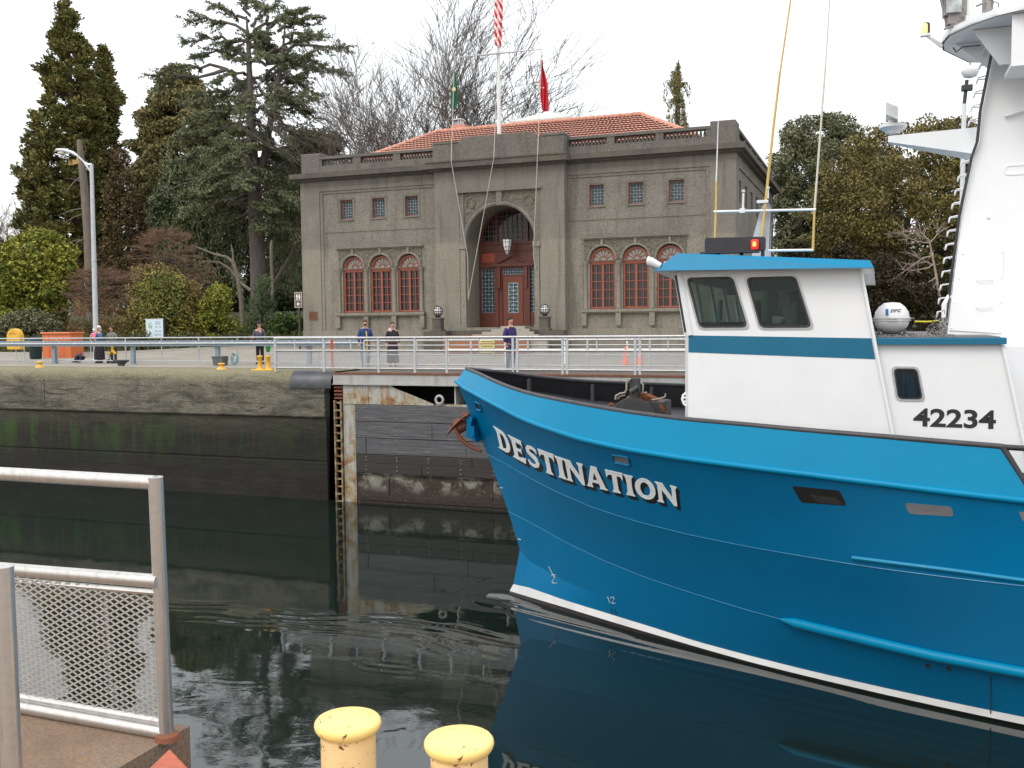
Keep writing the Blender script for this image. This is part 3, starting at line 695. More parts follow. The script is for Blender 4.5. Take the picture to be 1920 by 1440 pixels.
for (x0, x1, A_, S_) in ((-28.25, -21.2, AL, SL), (-14.35, -7.4, AR, SR)):
    # inner panel plane 8 cm back, holed for the windows
    holes = [arch(c, AW, 2.24, 4.63) for c in A_]+[rect(c-.37, c+.37, 7.22, 8.24) for c in S_]
    m.plate(rect(x0-.1, x1+.1, .1, 8.9), holes, FX(46.09), .35)
    # second step: outer panel frame
    for a in ((x0, x0+.18, .1, 8.62), (x1-.18, x1, 0.1, 8.62) if x0 > -20 else (x0, x0+.0, 0, 0)):
        if a[1] > a[0]: m.box(a[0], a[1], 46.045, 46.088, a[2], a[3])
    m.box(x0, x1, 46.045, 46.088, 8.62, 8.76)
    m.box(x0+.18, x1, 46.06, 46.088, 6.55, 6.60)
# corner piers, upper band
m.box(BX0, -28.25, 46.0, 46.44, .1, 9.42); m.box(-7.4, BX1, 46.0, 46.44, .1, 9.42)
m.box(-28.25, -21.22, 46.0, 46.44, 8.76, 9.42); m.box(-14.33, -7.4, 46.0, 46.44, 8.76, 9.42)
m.box(BX0+.02, BX1-.02, 45.985, 46.0, 9.02, 9.05)
m.box(BX0, -21.2, 45.93, 46.09, .1, 1.30); m.box(-14.35, BX1, 45.93, 46.09, .1, 1.30)        # plinth
# side and back walls
sw = []
for y0, y1 in ((47.3, 48.2), (49.6, 50.5), (51.9, 52.8), (54.2, 55.1), (56.5, 57.4), (58.8, 59.7)): sw.append([(y0, 7.2), (y1, 7.2), (y1, 8.25), (y0, 8.25)])
m.plate([(46.44, .1), (BY1, .1), (BY1, 9.42), (46.44, 9.42)], sw, lambda u, v_, d: (BX1-.06-d, u, v_), .3)
m.plate([(46.44, .1), (BY1, .1), (BY1, 9.42), (46.44, 9.42)], [], lambda u, v_, d: (BX0+.06+d, u, v_), .3)
m.box(BX1-.06, BX1, 46.44, 47.0, .1, 9.42); m.box(BX1-.06, BX1, 47.0, BY1, 8.76, 9.42); m.box(BX0, BX0+.06, 46.44, BY1, 8.76, 9.42)
m.box(BX0, BX1, BY1-.3, BY1, .1, 9.42)
m.box(BX0+.4, BX1-.4, 46.5, BY1-.3, 9.5, 9.6)
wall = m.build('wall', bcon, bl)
for A_, S_ in ((AL, SL), (AR, SR)):
    x0, x1 = A_[0]-.92, A_[2]+.84; m = MB()
    m.plate(rect(x0+.06, x1-.06, 4.55, 5.60), [[(c+(AW/2+.07)*math.cos(math.radians(180*i/14)), 4.60+(AW/2+.07)*math.sin(math.radians(180*i/14))) for i in range(15)] for c in A_], FX(46.05), .04)
    m.build('frieze', frieze, bl)
    m = MB(); m.box(x0-.03, x1+.03, 46.0, 46.088, 5.60, 5.70); m.box(x0-.06, x1+.06, 45.92, 46.0, 5.66, 5.71)
    for k, c in enumerate(A_):
        m.path([(c+(AW/2+.05)*math.cos(t), 46.04, 4.63+(AW/2+.05)*math.sin(t)) for t in np.linspace(0, math.pi, 17)], .055, 6)
        m.box(c-.06, c+.06, 45.98, 46.05, 5.28, 5.60)
    for xx in (x0+.08, (A_[0]+A_[1])/2, (A_[1]+A_[2])/2, x1-.08):
        m.lathe([(.13, 2.26), (.10, 2.34), (.09, 4.35), (.12, 4.42), (.15, 4.48), (.15, 4.56)], (xx, 46.04, 0), 12)
    m.build('window_surround', bcon, bl, smooth=35)
    m = MB(); m.box(x0-.12, x1+.12, 45.84, 46.088, 2.10, 2.24); m.box(x0-.06, x1+.06, 45.9, 46.0, 2.04, 2.10)
    for xx in (x0+.02, (A_[0]+A_[1])/2, (A_[1]+A_[2])/2, x1-.02): m.box(xx-.13, xx+.13, 45.88, 46.0, 1.44, 2.04)
    m.build('window_sill', bcon, bl)
    for c in S_:
        m = MB()
        for a in (rect(c-.50, c+.50, 8.30, 8.34), rect(c-.50, c-.46, 7.0, 8.30), rect(c+.46, c+.50, 7.0, 8.30)): m.box(a[0][0], a[1][0], 46.07, 46.088, a[0][1], a[2][1])
        m.box(c-.42, c+.42, 46.03, 46.1, 7.15, 7.21); m.build('window_architrave', bcon, bl)
# windows
def arched_window(cx):
    zb, zs = 2.26, 4.60; r = AW/2-.01; m = MB(); Y = 46.22
    def bar(x0, x1, z0, z1, y=Y, t=.05): m.box(cx+x0, cx+x1, y, y+t, z0, z1)
    bar(-r, -r+.09, zb, zs, Y-.04, .12); bar(r-.09, r, zb, zs, Y-.04, .12); bar(-r+.09, r-.09, zb, zb+.09, Y-.04, .12)
    bar(-r+.09, r-.09, zs-.20, zs-.02, Y-.06, .14); bar(-.055, .055, zb+.09, zs-.2, Y-.03, .1)
    for k in (1, 2, 3, 4): z = zb+.09+(zs-.2-zb-.09)*k/5; bar(-r+.09, r-.09, z-.016, z+.016)
    for x in (-.33, .33): bar(x-.016, x+.016, zb+.09, zs-.2, Y+.004)
    ou = [(cx+r*math.cos(t), zs-.02+r*math.sin(t)) for t in np.linspace(0, math.pi, 19)]; inn = [(cx+(r-.14)*math.cos(t), zs+.02+(r-.14)*math.sin(t)) for t in np.linspace(0, math.pi, 19)]
    m.plate(ou, [inn], FX(Y-.05), .12)
    ro = .17
    m.path([(cx+ro*math.cos(t), Y+.02, zs+.02+ro*math.sin(t)) for t in np.linspace(0, math.pi, 11)], .02, 5)
    for k in range(1, 7):
        t = math.pi*k/7; m.tube((cx+ro*math.cos(t), Y+.02, zs+.02+ro*math.sin(t)), (cx+(r-.13)*math.cos(t), Y+.02, zs+.02+(r-.13)*math.sin(t)), .018, 5)
    w = m.build('window', red_frame, bl)
    m = MB(); m.box(cx-r+.05, cx+r-.05, Y+.07, Y+.09, zb, zs-.05); m.build('pane', glass_dark, w)
    m = MB(); m.plate(inn, [], FX(Y+.07), .02); m.build('fanlight', pm('fanlight_glass', (.40, .42, .38), (.25, .27, .25), 3, .2), w)
    return w
WL2 = {}
w0 = arched_window(AL[0])
for c in AL[1:]+AR: copy_part(w0, (c-AL[0], 0, 0))
def lattice(m, x0, x1, z0, z1, y, nx, nz, r=.016):
    for i in range(nx+1): x = lerp(x0, x1, i/nx); m.box(x-r, x+r, y, y+.03, z0, z1)
    for j in range(nz+1): z = lerp(z0, z1, j/nz); m.box(x0, x1, y+.002, y+.032, z-r, z+r)
    for i in range(nx):
        for j in range(nz):
            a, b, c, d = lerp(x0, x1, i/nx), lerp(x0, x1, (i+1)/nx), lerp(z0, z1, j/nz), lerp(z0, z1, (j+1)/nz)
            if (i+j) % 2: m.tube((a, y+.01, c), (b, y+.01, d), r*.7, 4)
            else: m.tube((a, y+.01, d), (b, y+.01, c), r*.7, 4)
def small_window(cx):
    m = MB(); m.cur = 0; lattice(m, cx-.30, cx+.30, 7.28, 8.18, 46.30, 4, 6)
    m.cur = 1
    for a in ((-.37, -.31, 7.22, 8.24), (.31, .37, 7.22, 8.24), (-.31, .31, 7.22, 7.27), (-.31, .31, 8.19, 8.24)): m.box(cx+a[0], cx+a[1], 46.26, 46.34, a[2], a[3])
    w = m.build('window', [teal_lat, red_frame], bl); m = MB(); m.box(cx-.32, cx+.32, 46.36, 46.38, 7.25, 8.2); m.build('pane', glass_dark, w); return w
w0 = small_window(SL[0])
for c in SL[1:]+SR: copy_part(w0, (c-SL[0], 0, 0))
for (y0, y1) in ((47.3, 48.2), (49.6, 50.5), (51.9, 52.8), (54.2, 55.1), (56.5, 57.4), (58.8, 59.7)):
    m = MB(); m.box(BX1-.3, BX1-.26, y0-.02, y1+.02, 7.18, 8.27); m.cur = 1
    m.box(BX1-.26, BX1-.22, (y0+y1)/2-.03, (y0+y1)/2+.03, 7.2, 8.25); m.box(BX1-.26, BX1-.22, y0, y1, 7.7, 7.74); m.build('window', [glass_dark, red_frame], bl)
# central bay
m = MB(); bx0, bx1, by = -21.2, -14.3, 45.5; cx = -17.7
m.plate(rect(bx0, bx1, .1, 9.42), [arch(cx, 3.70, .12, 5.62, 24), ], FX(by+.1), .5)
# bay face frame (leaves the arch panel sunk 10 cm)
m.plate(rect(bx0, bx1, .1, 9.42), [[(-19.86, 1.35), (-15.55, 1.35), (-15.55, 8.15), (-19.86, 8.15)]], FX(by), .1)
m.box(-19.86, -19.62, by+.03, by+.1, 1.35, 8.15); m.box(-15.79, -15.55, by+.03, by+.1, 1.35, 8.15)
m.box(bx0, -19.9, by-.05, by, .1, 1.25); m.box(-15.5, bx1, by-.05, by, .1, 1.25)
m.box(bx0, bx0+.2, by+.6, 46.4, .1, 9.42); m.box(bx1-.2, bx1, by+.6, 46.4, .1, 9.42)
# archivolt, keystone, imposts
m.path([(cx+1.93*math.cos(t), by+.08, 5.62+1.93*math.sin(t)) for t in np.linspace(0, math.pi, 33)], .11, 8)
m.path([(cx+2.08*math.cos(t), by+.09, 5.62+2.08*math.sin(t)) for t in np.linspace(0, math.pi, 33)], .035, 6)
m.box(cx-.14, cx+.16, by-.03, by+.1, 7.45, 8.2); m.box(-19.95, -15.45, by-.10, by, 8.15, 8.22)
for sx in (-1, 1):
    xx = cx+sx*1.96; m.box(xx-.13, xx+.13, by-.02, by+.1, .4, 5.35); m.box(xx-.19, xx+.19, by-.08, by+.1, 5.35, 5.6); m.box(xx-.17, xx+.17, by-.05, by+.1, 1.25, 1.5)
# deep reveal of the porch
for sx in (-1, 1): m.box(cx+sx*1.85-(.15 if sx < 0 else 0), cx+sx*1.85+(0 if sx < 0 else .15), by+.6, 47.5, .4, 5.62)
vs = []; N = 24
for y in (by+.6, 47.5):
    for i in range(N+1): t = math.pi*i/N; vs.append((cx+1.85*math.cos(t), y, 5.62+1.85*math.sin(t)))
m.add(vs, [(i, i+1, N+1+i+1, N+1+i) for i in range(N)])
m.build('entrance_bay', bcon, bl, smooth=30)
m = MB(); sp_ = [( -19.6, 5.75), (-15.8, 5.75), (-15.8, 8.1), (-19.6, 8.1)]
hole = [(cx+2.12*math.cos(t), 5.62+2.12*math.sin(t)) for t in np.linspace(math.asin(.135/2.12)+.02, math.pi-.02-math.asin(.135/2.12), 25)]
def clipx(p): return (min(max(p[0], -19.58), -15.82), min(p[1], 8.0))
left = [(-19.6, 8.1), (-19.6, 6.6)]+[p for p in reversed(hole) if p[0] > -19.58 and p[0] < cx-.16]+[(cx-.16, 8.1)]
right = [(cx+.18, 8.1)]+[p for p in reversed(hole) if p[0] > cx+.18 and p[0] < -15.82]+[(-15.8, 6.6), (-15.8, 8.1)]
m.plate(left, [], FX(by+.075), .024); m.plate(right, [], FX(by+.075), .024)
for sx in (-1, 1): m.path([(cx+sx*1.55+.24*math.cos(t), by+.065, 7.62+.24*math.sin(t)) for t in np.linspace(0, 2*math.pi, 21)], .03, 5)
m.build('spandrel', frieze, bl)
# wooden entrance screen
DY = 47.3
m = MB(); m.plate(arch(cx, 3.68, .9, 5.62, 24), [rect(-19.42, -18.62, 2.15, 4.42), rect(-16.78, -15.98, 2.15, 4.42), rect(-18.22, -17.12, 4.10, 4.42), rect(-18.25, -17.1, 1.45, 4.02),
    [(p[0]*.0+cx+1.66*math.cos(t), 5.80+1.58*math.sin(t)) for t in np.linspace(0, math.pi, 25) for p in [(0, 0)]]], FX(DY), .12)
for x in (-18.55, -16.83): m.box(x-.1, x+.1, DY-.07, DY, 1.4, 4.5)
m.box(-19.5, -15.9, DY-.10, DY, 4.46, 4.60); m.box(-19.5, -15.9, DY-.06, DY, 5.66, 5.76); m.box(-19.5, -15.9, DY-.05, DY, 5.30, 5.36)
m.plate([(cx-1.15, 4.60), (cx+1.15, 4.60), (cx, 5.12)], [[(cx-.86, 4.66), (cx+.86, 4.66), (cx, 5.03)]], FX(DY-.14), .14); m.box(cx-1.2, cx+1.2, DY-.2, DY-.1, 4.53, 4.61)
for x in (-18.40, -16.92): m.box(x-.08, x+.08, DY-.15, DY, 3.4, 4.5)
for x in (-18.55, -16.85): m.box(x-.045, x+.045, DY-.04, DY, 5.76, 7.25)
m.build('entrance_screen', wood_red, bl)
m = MB(); m.box(-19.35, -18.65, DY-.012, DY-.002, 4.75, 5.22); m.build('screen_panel', pm('panel_orange', (.33, .06, .025), (.26, .045, .02), 4, .5), bl)
m = MB()
for a in (rect(-19.40, -18.64, 2.17, 4.40), rect(-16.76, -16.0, 2.17, 4.40)): lattice(m, a[0][0], a[1][0], a[0][1], a[2][1], DY+.03, 4, 12, .017)
lattice(m, -18.2, -17.14, 4.12, 4.40, DY+.03, 8, 2, .015)
m.build('side_lattice', teal_lat, bl)
m = MB()
for i in range(-6, 7):
    x = cx+i*.26; hh = math.sqrt(max(0, 1.6**2-(i*.26)**2)); m.box(x-.014, x+.014, DY+.04, DY+.06, 5.8, 5.8+hh*.97)
for j in range(7):
    z = 5.85+j*.25; w_ = math.sqrt(max(0, 1.6**2-(z-5.8)**2)); m.box(cx-w_, cx+w_, DY+.043, DY+.063, z-.014, z+.014)
for i in range(-5, 5):
    for j in range(5):
        a, b, c, d = cx+i*.26, cx+(i+1)*.26, 5.85+j*.25, 6.10+j*.25
        if max(abs(a-cx), abs(b-cx))**2+(d-5.8)**2 < 1.55**2: m.tube((a, DY+.05, c), (b, DY+.05, d), .009, 4); m.tube((a, DY+.05, d), (b, DY+.05, c), .009, 4)
m.build('arch_lattice', pm('dull_lattice', (.09, .085, .085), (.13, .07, .05), 6, .6), bl)
m = MB(); m.box(cx-1.8, cx+1.8, DY+.10, DY+.16, .9, 7.5); m.build('pane', glass_dark, bl)
dr = None
m = MB(); m.plate(rect(-18.22, -17.13, 1.48, 4.0), [rect(-17.90, -17.40, 2.15, 3.66)], FX(DY+.02), .07)
for a in (rect(-18.1, -17.98, 1.6, 3.9),): pass
dr = m.build('door', pm('door_wood', (.19, .045, .02), (.12, .028, .014), 3, .45, 0, .15, 50, .004, stretch=(1, 1, .25)), bl)
m = MB(); lattice(m, -17.90, -17.40, 2.15, 3.66, DY+.0, 2, 8, .02); m.build('lattice', pm('door_lattice', (.30, .42, .46), (.22, .32, .36), 6, .6), dr)
m = MB(); m.tube((-17.22, DY-.04, 2.2), (-17.22, DY-.04, 2.5), .018, 6); m.build('handle', pm('brass', (.5, .36, .14), None, 5, .35, .8), dr)
# porch floor, steps and landing walls
m = MB(); m.box(cx-1.85, cx+1.85, 44.9, DY+.1, .2, 1.42)
for i in range(5): m.box(-17.66-.34*i+.0-.0, -15.95+.0+.26*i, 44.9-.32*(i+1), 44.9-.32*i-.001, .2, 1.42-.155*(i+1)+.155)
pst = m
m = MB()
for i in range(6):
    z = 1.46-.13*i; m.box(-17.30-.36*i, -16.03+.33*i, 44.85-.33*(i+1), 44.85-.33*i-.001 if i else 45.4, .1, z)
m.build('steps', pm('step_concrete', (.36, .335, .28), (.28, .26, .22), 4, .85, 0, .3, 40), bl)
m = MB(); m.box(cx-1.84, cx+1.84, 45.41, DY, .2, 1.40); m.build('porch_floor', bcon, bl)
m = MB(); m.box(-21.1, -17.4, 44.6, 45.44, .1, 1.26); m.box(-16.0, -14.4, 44.6, 45.44, .1, 1.26); m.box(-21.2, -20.0, 43.95, 44.60, .1, 1.24); m.box(-15.1, -13.9, 43.95, 44.6, .1, 1.24)
m.build('landing_wall', ccon, bl)
m = MB(); m.bbox(-19.5, -15.2, 42.55, 42.85, .2, 1.03, .02)
o = m.build('brick_wall', pm('brick', (.34, .15, .075), (.24, .11, .06), 8, .85, 0, .5, 14, .02)); tag(o, 'low orange brick wall in front of the entrance steps', 'wall')
# cornice, parapet, balustrade
def ring(m, x0, x1, y0, y1, z0, z1, t):
    m.box(x0, x1, y0, y0+t, z0, z1); m.box(x0, x1, y1-t, y1, z0, z1); m.box(x0, x0+t, y0+t, y1-t, z0, z1); m.box(x1-t, x1, y0+t, y1-t, z0, z1)
m = MB(); ring(m, BX0-.42, BX1+.42, 45.56, BY1+.42, 9.44, 9.70, 1.0); ring(m, BX0-.22, BX1+.22, 45.80, BY1+.22, 9.34, 9.44, .6); ring(m, BX0-.05, BX1+.05, 45.93, BY1+.05, 9.28, 9.34, .4)
m.box(-21.5, -14.05, 45.05, 45.56, 9.38, 9.66); m.box(-21.5, -14.05, 45.0, 45.55, 9.66, 9.74); m.box(-21.35, -14.2, 45.3, 45.6, 9.28, 9.38)
m.build('cornice', ccon, bl)
m = MB(); px0, px1, py0 = -29.3, -6.25, 46.0
def para(m, axis, a0, a1, fix, sgn, segs):
    # solid base + coping + piers, gaps between filled with balusters
    def bx(u0, u1, z0, z1, t0=.0, t1=.4):
        if axis == 'x': m.box(u0, u1, fix+t0*sgn if sgn > 0 else fix-t1, fix+t1 if sgn > 0 else fix-t0, z0, z1)
        else: m.box(fix-t1 if sgn < 0 else fix+t0, fix-t0 if sgn < 0 else fix+t1, u0, u1, z0, z1)
    bx(a0, a1, 9.70, 10.12); bx(a0, a1, 10.46, 10.60, -.03, .43)
    e = [a0]+[q for s_ in segs for q in s_]+[a1]
    for i in range(0, len(e), 2):
        if e[i+1]-e[i] > .01: bx(e[i], e[i+1], 10.12, 10.46)
    for s_ in segs:
        n = 11; w = (s_[1]-s_[0])/n
        for k in range(n):
            u = s_[0]+w*(k+.5); c = (u, fix+.2*sgn) if axis == 'x' else (fix+.2*sgn, u)
            m.lathe([(.055, 10.12), (.075, 10.22), (.045, 10.40), (.06, 10.46)], (c[0], c[1], 0), 7, cap=False)
para(m, 'x', -28.17, -21.2, 46.02, 1, [(-28.06, -26.14), (-25.70, -23.79), (-23.38, -21.46)])
para(m, 'x', -14.3, -7.38, 46.02, 1, [(-14.24, -12.32), (-11.94, -9.95), (-9.58, -7.59)])
para(m, 'y', 47.1, BY1-1, -6.25, -1, [(47.4+2.4*k, 49.4+2.4*k) for k in range(6)])
para(m, 'y', 47.1, BY1-1, -29.3, 1, [(47.4+2.4*k, 49.4+2.4*k) for k in range(6)])
para(m, 'x', -28.17, -7.38, BY1-.02, -1, [(-27+2.4*k, -25+2.4*k) for k in range(8)])
for x0 in (-29.33, -7.40):
    for y0 in (45.98, BY1-1.12): m.bbox(x0, x0+1.18, y0, y0+1.15, 9.70, 10.80, .04)
m.box(-21.22, -14.28, 45.42, 46.4, 9.74, 10.64)
m.plate([(-19.75, 10.64), (-19.6, 10.90), (-15.95, 10.90), (-15.8, 10.64)], [], FX(45.42), .6); m.bbox(-15.42, -14.26, 45.38, 46.45, 10.64, 10.76, .03); m.bbox(-21.24, -19.8, 45.38, 46.45, 10.64, 10.72, .02)
m.build('parapet', bcon, bl, smooth=35)
# tiled hip roof
s = NB('roof_tile'); v = s.pos((1, 1, 1), 'world'); a = s.noise(v, 5, 4, .7); b = s.noise(v, .8, 4, .6)
c = s.ramp(a, [(.3, (.36, .15, .10)), (.5, (.50, .235, .165)), (.72, (.62, .37, .28))]); c = s.mix(s.ramp(b, [(.5, 0), (.75, .35)]), c, (.25, .09, .05)); s.set(c, .75); s.bump(s.noise(v, 18, 3), .3, .02); rtile = s.m
RY_, RZ = 54.3, None
rt = atY(1200, 216, 54.3); rl = atY(822, 247, 54.3); RZ = (rt.z+rl.z)/2; rx0, rx1 = rl.x, rt.x
EZ = 10.35; ey0, ey1 = 47.0, 61.6; K = (RZ-EZ)/(54.3-ey0); ex0 = -26.7; ex1 = -8.2
m = MB(); NR = 12
def roofside(A0, A1, B0, B1):
    """eave A0-A1 to ridge B0-B1 as stepped tile courses with a rolled profile"""
    A0, A1, B0, B1 = map(Vector, (A0, A1, B0, B1)); n_ = (A1-A0).cross(B0-A0).normalized()
    if n_.z < 0: n_ = -n_
    for k in range(NR):
        t0, t1 = k/NR, (k+1.15)/NR; t1 = min(t1, 1)
        p0, p1 = A0.lerp(B0, t0)+n_*.10, A1.lerp(B1, t0)+n_*.10; q0, q1 = A0.lerp(B0, t1)+n_*.015, A1.lerp(B1, t1)+n_*.015
        L = (p1-p0).length; nseg = max(2, int(L/.11)); o = len(m.v)
        for i in range(nseg+1):
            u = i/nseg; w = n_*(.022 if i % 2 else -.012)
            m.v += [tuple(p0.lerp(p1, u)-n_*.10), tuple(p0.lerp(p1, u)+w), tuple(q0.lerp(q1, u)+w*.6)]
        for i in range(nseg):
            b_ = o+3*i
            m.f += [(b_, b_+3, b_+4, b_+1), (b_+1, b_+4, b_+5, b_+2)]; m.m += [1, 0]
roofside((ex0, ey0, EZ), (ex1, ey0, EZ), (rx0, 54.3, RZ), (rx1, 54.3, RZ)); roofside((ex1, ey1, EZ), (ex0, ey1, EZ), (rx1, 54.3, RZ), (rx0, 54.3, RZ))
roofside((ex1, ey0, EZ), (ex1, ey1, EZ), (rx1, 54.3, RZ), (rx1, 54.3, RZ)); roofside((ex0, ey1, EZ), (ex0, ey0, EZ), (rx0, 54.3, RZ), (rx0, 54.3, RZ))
roof = m.build('roof', [rtile, pm('tile_riser_shade', (.13, .045, .03), (.07, .03, .022), 6, .9)], bl, fix=False)  # risers coloured dark: the shade under each tile course is put into the colour
m = MB()
def ridge(a, b):
    a, b = Vector(a), Vector(b); n = int((b-a).length/.4)
    for i in range(n): m.path([a.lerp(b, i/n)+Vector((0, 0, .05)), a.lerp(b, (i+1.1)/n)+Vector((0, 0, .03))], [.15, .12], 7)
ridge((rx0, 54.3, RZ), (rx1, 54.3, RZ)); ridge((rx1, 54.3, RZ), (ex1, ey0, EZ)); ridge((rx0, 54.3, RZ), (ex0, ey0, EZ)); ridge((ex1, ey1, EZ), (rx1, 54.3, RZ))
m.build('ridge_tiles', rtile, roof, smooth=40)
m = MB(); cy = 55.6; a = atY(866, 245, cy); m.bbox(a.x-.75, a.x+.55, cy-.6, cy+.6, RZ-1.2, RZ+.22, .03); m.cur = 1; m.box(a.x-.55, a.x+.35, cy-.45, cy+.45, RZ+.22, RZ+.55); m.cur = 2
m.box(a.x-.5, a.x+.1, cy-.35, cy+.35, RZ+.86, RZ+.93)
for dx in (-.45, -.1, .05): m.box(a.x+dx-.03, a.x+dx+.03, cy-.3, cy-.24, RZ+.55, RZ+.86)
m.box(a.x-.45, a.x+.05, cy-.15, cy+.2, RZ+.5, RZ+.8)
m.build('chimney', [ccon, rtile, galv], roof)
m = MB(); cy = 56.5; a = atY(1020, 228, cy); z0 = RZ-.4
m.box(a.x-1.5, a.x+1.9, cy-1.2, cy+1.6, z0, z0+.75); m.box(a.x-1.75, a.x+2.1, cy-1.4, cy+1.8, z0+.75, z0+.85)
m.add([(a.x-1.7, cy-1.35, z0+.85), (a.x+2.05, cy-1.35, z0+.85), (a.x+2.05, cy+1.75, z0+.85), (a.x-1.7, cy+1.75, z0+.85), (a.x-.3, cy, z0+1.45), (a.x+.6, cy, z0+1.45), (a.x+.6, cy+.4, z0+1.45), (a.x-.3, cy+.4, z0+1.45)], [(0, 1, 5, 4), (1, 2, 6, 5), (2, 3, 7, 6), (3, 0, 4, 7), (4, 5, 6, 7)])
m.build('roof_lantern', pm('lantern_white', (.62, .62, .58), (.5, .5, .47), 4, .6), roof)
# plaque, wall lantern, globe lamps
m = MB(); m.box(-29.03, -28.52, 45.96, 46.0, 1.90, 2.34); m.cur = 1; random.seed(5)
for k in range(6): m.box(-28.98, -28.60+random.uniform(-.06, .03), 45.955, 45.96, 2.24-.055*k, 2.262-.055*k)
tag(m.build('plaque', [pm('copper_plaque', (.22, .10, .055), (.17, .085, .05), 6, .5, .5), pm('plaque_letters', (.12, .06, .035))]), 'small copper plaque on the left corner of the concrete hall', 'plaque')
def caged(m, c, r, n=10):
    for k in range(n//2+1):
        t = math.pi*k/(n//2+1); m.path([(c[0]+r*math.cos(a)*math.cos(t), c[1]+r*math.cos(a)*math.sin(t), c[2]+r*math.sin(a)) for a in np.linspace(0, 2*math.pi, 21)], .014, 4, False)
    for z in (-.5, 0, .5): rr = r*math.sqrt(1-z*z); m.path([(c[0]+rr*math.cos(a), c[1]+rr*math.sin(a), c[2]+r*z) for a in np.linspace(0, 2*math.pi, 21)], .014, 4, False)
for x, lab in ((-20.53, 'white globe lamp in a black cage on a stone pedestal left of the entrance steps'), (-14.93, 'white globe lamp in a black cage on a stone pedestal right of the entrance steps')):
    e = empty('globe_lamp', (x, 44.27, 1.24)); tag(e, lab, 'lamp', 'caged globe lamps beside the entrance')
    m = MB(); m.bbox(x-.29, x+.29, 44.0, 44.54, 1.24, 1.34, .02); m.bbox(x-.23, x+.23, 44.05, 44.5, 1.34, 1.84, .02); m.bbox(x-.26, x+.26, 44.02, 44.53, 1.84, 1.90, .02); m.build('pedestal', ccon, e)
    m = MB(); m.lathe([(.18, 1.90), (.10, 1.97), (.16, 2.02), (.13, 2.04)], (x, 44.27, 0), 16); caged(m, (x, 44.27, 2.23), .245); m.ball((x, 44.27, 2.5), .03, 8); m.build('cage', dark_m, e, smooth=50)
    m = MB(); m.ball((x, 44.27, 2.23), .225, 20); m.build('globe', lamp_white, e, smooth=80)
e = empty('hanging_lantern', (-17.85, 46.6, 5.1)); tag(e, 'white shield shaped lantern with dark bars hanging inside the entrance arch', 'lantern')
m = MB(); a = atY(951, 463, 46.6); prof = [(.04, -.42), (.13, -.22), (.20, -.02), (.235, .22), (.24, .36), (.02, .37)]
m.lathe(prof, (a.x, 46.6, a.z+.02), 16); m.build('glass', lamp_white, e, smooth=60)
m = MB()
for k in range(8):
    t = 2*math.pi*k/8; m.path([(a.x+(r_+.008)*math.cos(t), 46.6+(r_+.008)*math.sin(t), a.z+.02+h) for r_, h in prof[:-1]], .013, 4)
for r_, h in prof[1:5]: m.path([(a.x+(r_+.006)*math.cos(t), 46.6+(r_+.006)*math.sin(t), a.z+.02+h) for t in np.linspace(0, 2*math.pi, 17)], .013, 4)
m.tube((a.x, 46.6, a.z+.38), (a.x, 46.6, 7.4), .015, 5); m.build('frame', dark_m, e)

# ------------------------------------------------------------------ flagpole with yard and flags
fp = empty('flagpole', (-17.87, 47.3, 9.7)); tag(fp, 'tall white flagpole with cross yard rising behind the parapet', 'flagpole')
p = atY(936, 250, 47.3); pt = atY(934, 100, 47.3); m = MB(); m.path([(p.x, 47.3, 9.7), (p.x, 47.3, 15), (p.x, 47.3, 24.5)], [.11, .085, .05], 12); m.ball((p.x, 47.3, 24.6), .12); m.build('pole', white_p, fp, smooth=60)
ya, yb = atY(852, 108, 47.1), atY(1016, 92, 47.1); m = MB(); m.path([ya, (ya+yb)/2, yb], [.025, .055, .025], 8); m.ball((ya+yb)/2, .1); m.build('yard', galv, fp, smooth=60)
def rope(pts, label, r=.02):
    m = MB(); m.path(pts, r, 5); tag(m.build('halyard', rope_m), label, 'rope', 'flag halyards down the entrance bay')
rope([ya, atY(846, 302, 44.97), atY(877, 482, 45.38), atY(878, 562, 45.38)], 'left halyard, running from the left yard tip over the ledge to the arch side')
rope([atY(934, 84, 47.15), atY(926, 296, 44.97), atY(878, 560, 45.40)], 'middle halyard, running from the pole slanting left across the arch')
rope([yb, atY(1008, 288, 44.97), atY(1000, 477, 45.38), atY(1004, 505, 45.42)], 'right halyard, running from the right yard tip down the right arch side')
def hang_flag(name, px, pyt, pyb, wpx, mat, Y, seed, label, lean=0):
    a, b = atY(px, pyt, Y), atY(px+lean, pyb, Y); w = wpx/F*Y*1.05; r = np.random.default_rng(seed); m = MB(); nu, nv = 17, 26
    for j in range(nv):
        t = j/(nv-1); c = a.lerp(b, t); ww = w*(.22+.78*min(1, t*1.9))*(1 if t < .85 else 1-(t-.85)*1.6)
        for i in range(nu):
            u = i/(nu-1); x = (u-.45)*ww + .02*math.sin(t*9+u*4); y = .07*math.sin(u*13+t*3+seed)+.03*math.sin(u*29+t*5)
            zz = -.18*ww*math.sin(u*3.1)*(1 if t > .1 else 0)-(.35*ww*u if t > .9 else 0)
            m.v.append((c.x+x, Y+y, c.z+zz))
    for j in range(nv-1):
        for i in range(nu-1): m.f.append((j*nu+i, j*nu+i+1, (j+1)*nu+i+1, (j+1)*nu+i)); m.m.append(0)
    o = m.build(name, mat, smooth=True, fix=False)
    sm = o.modifiers.new('thickness', 'SOLIDIFY'); sm.thickness = .006
    tag(o, label, 'flag'); return o
def clothmat(name, c1, c2): return pm(name, c1, c2, 3, .8, 0, .2, 30)
s = NB('striped_flag'); v = s.pos((1, 1, 1)); o = s.sepz(v); w_ = s.math('ADD', s.math('MULTIPLY', o[0], 2.2), o[2]); w_ = s.math('ADD', w_, s.math('MULTIPLY', s.noise(v, 1.5), .55)); fr_ = s.math('FRACT', s.math('MULTIPLY', w_, 2.0))
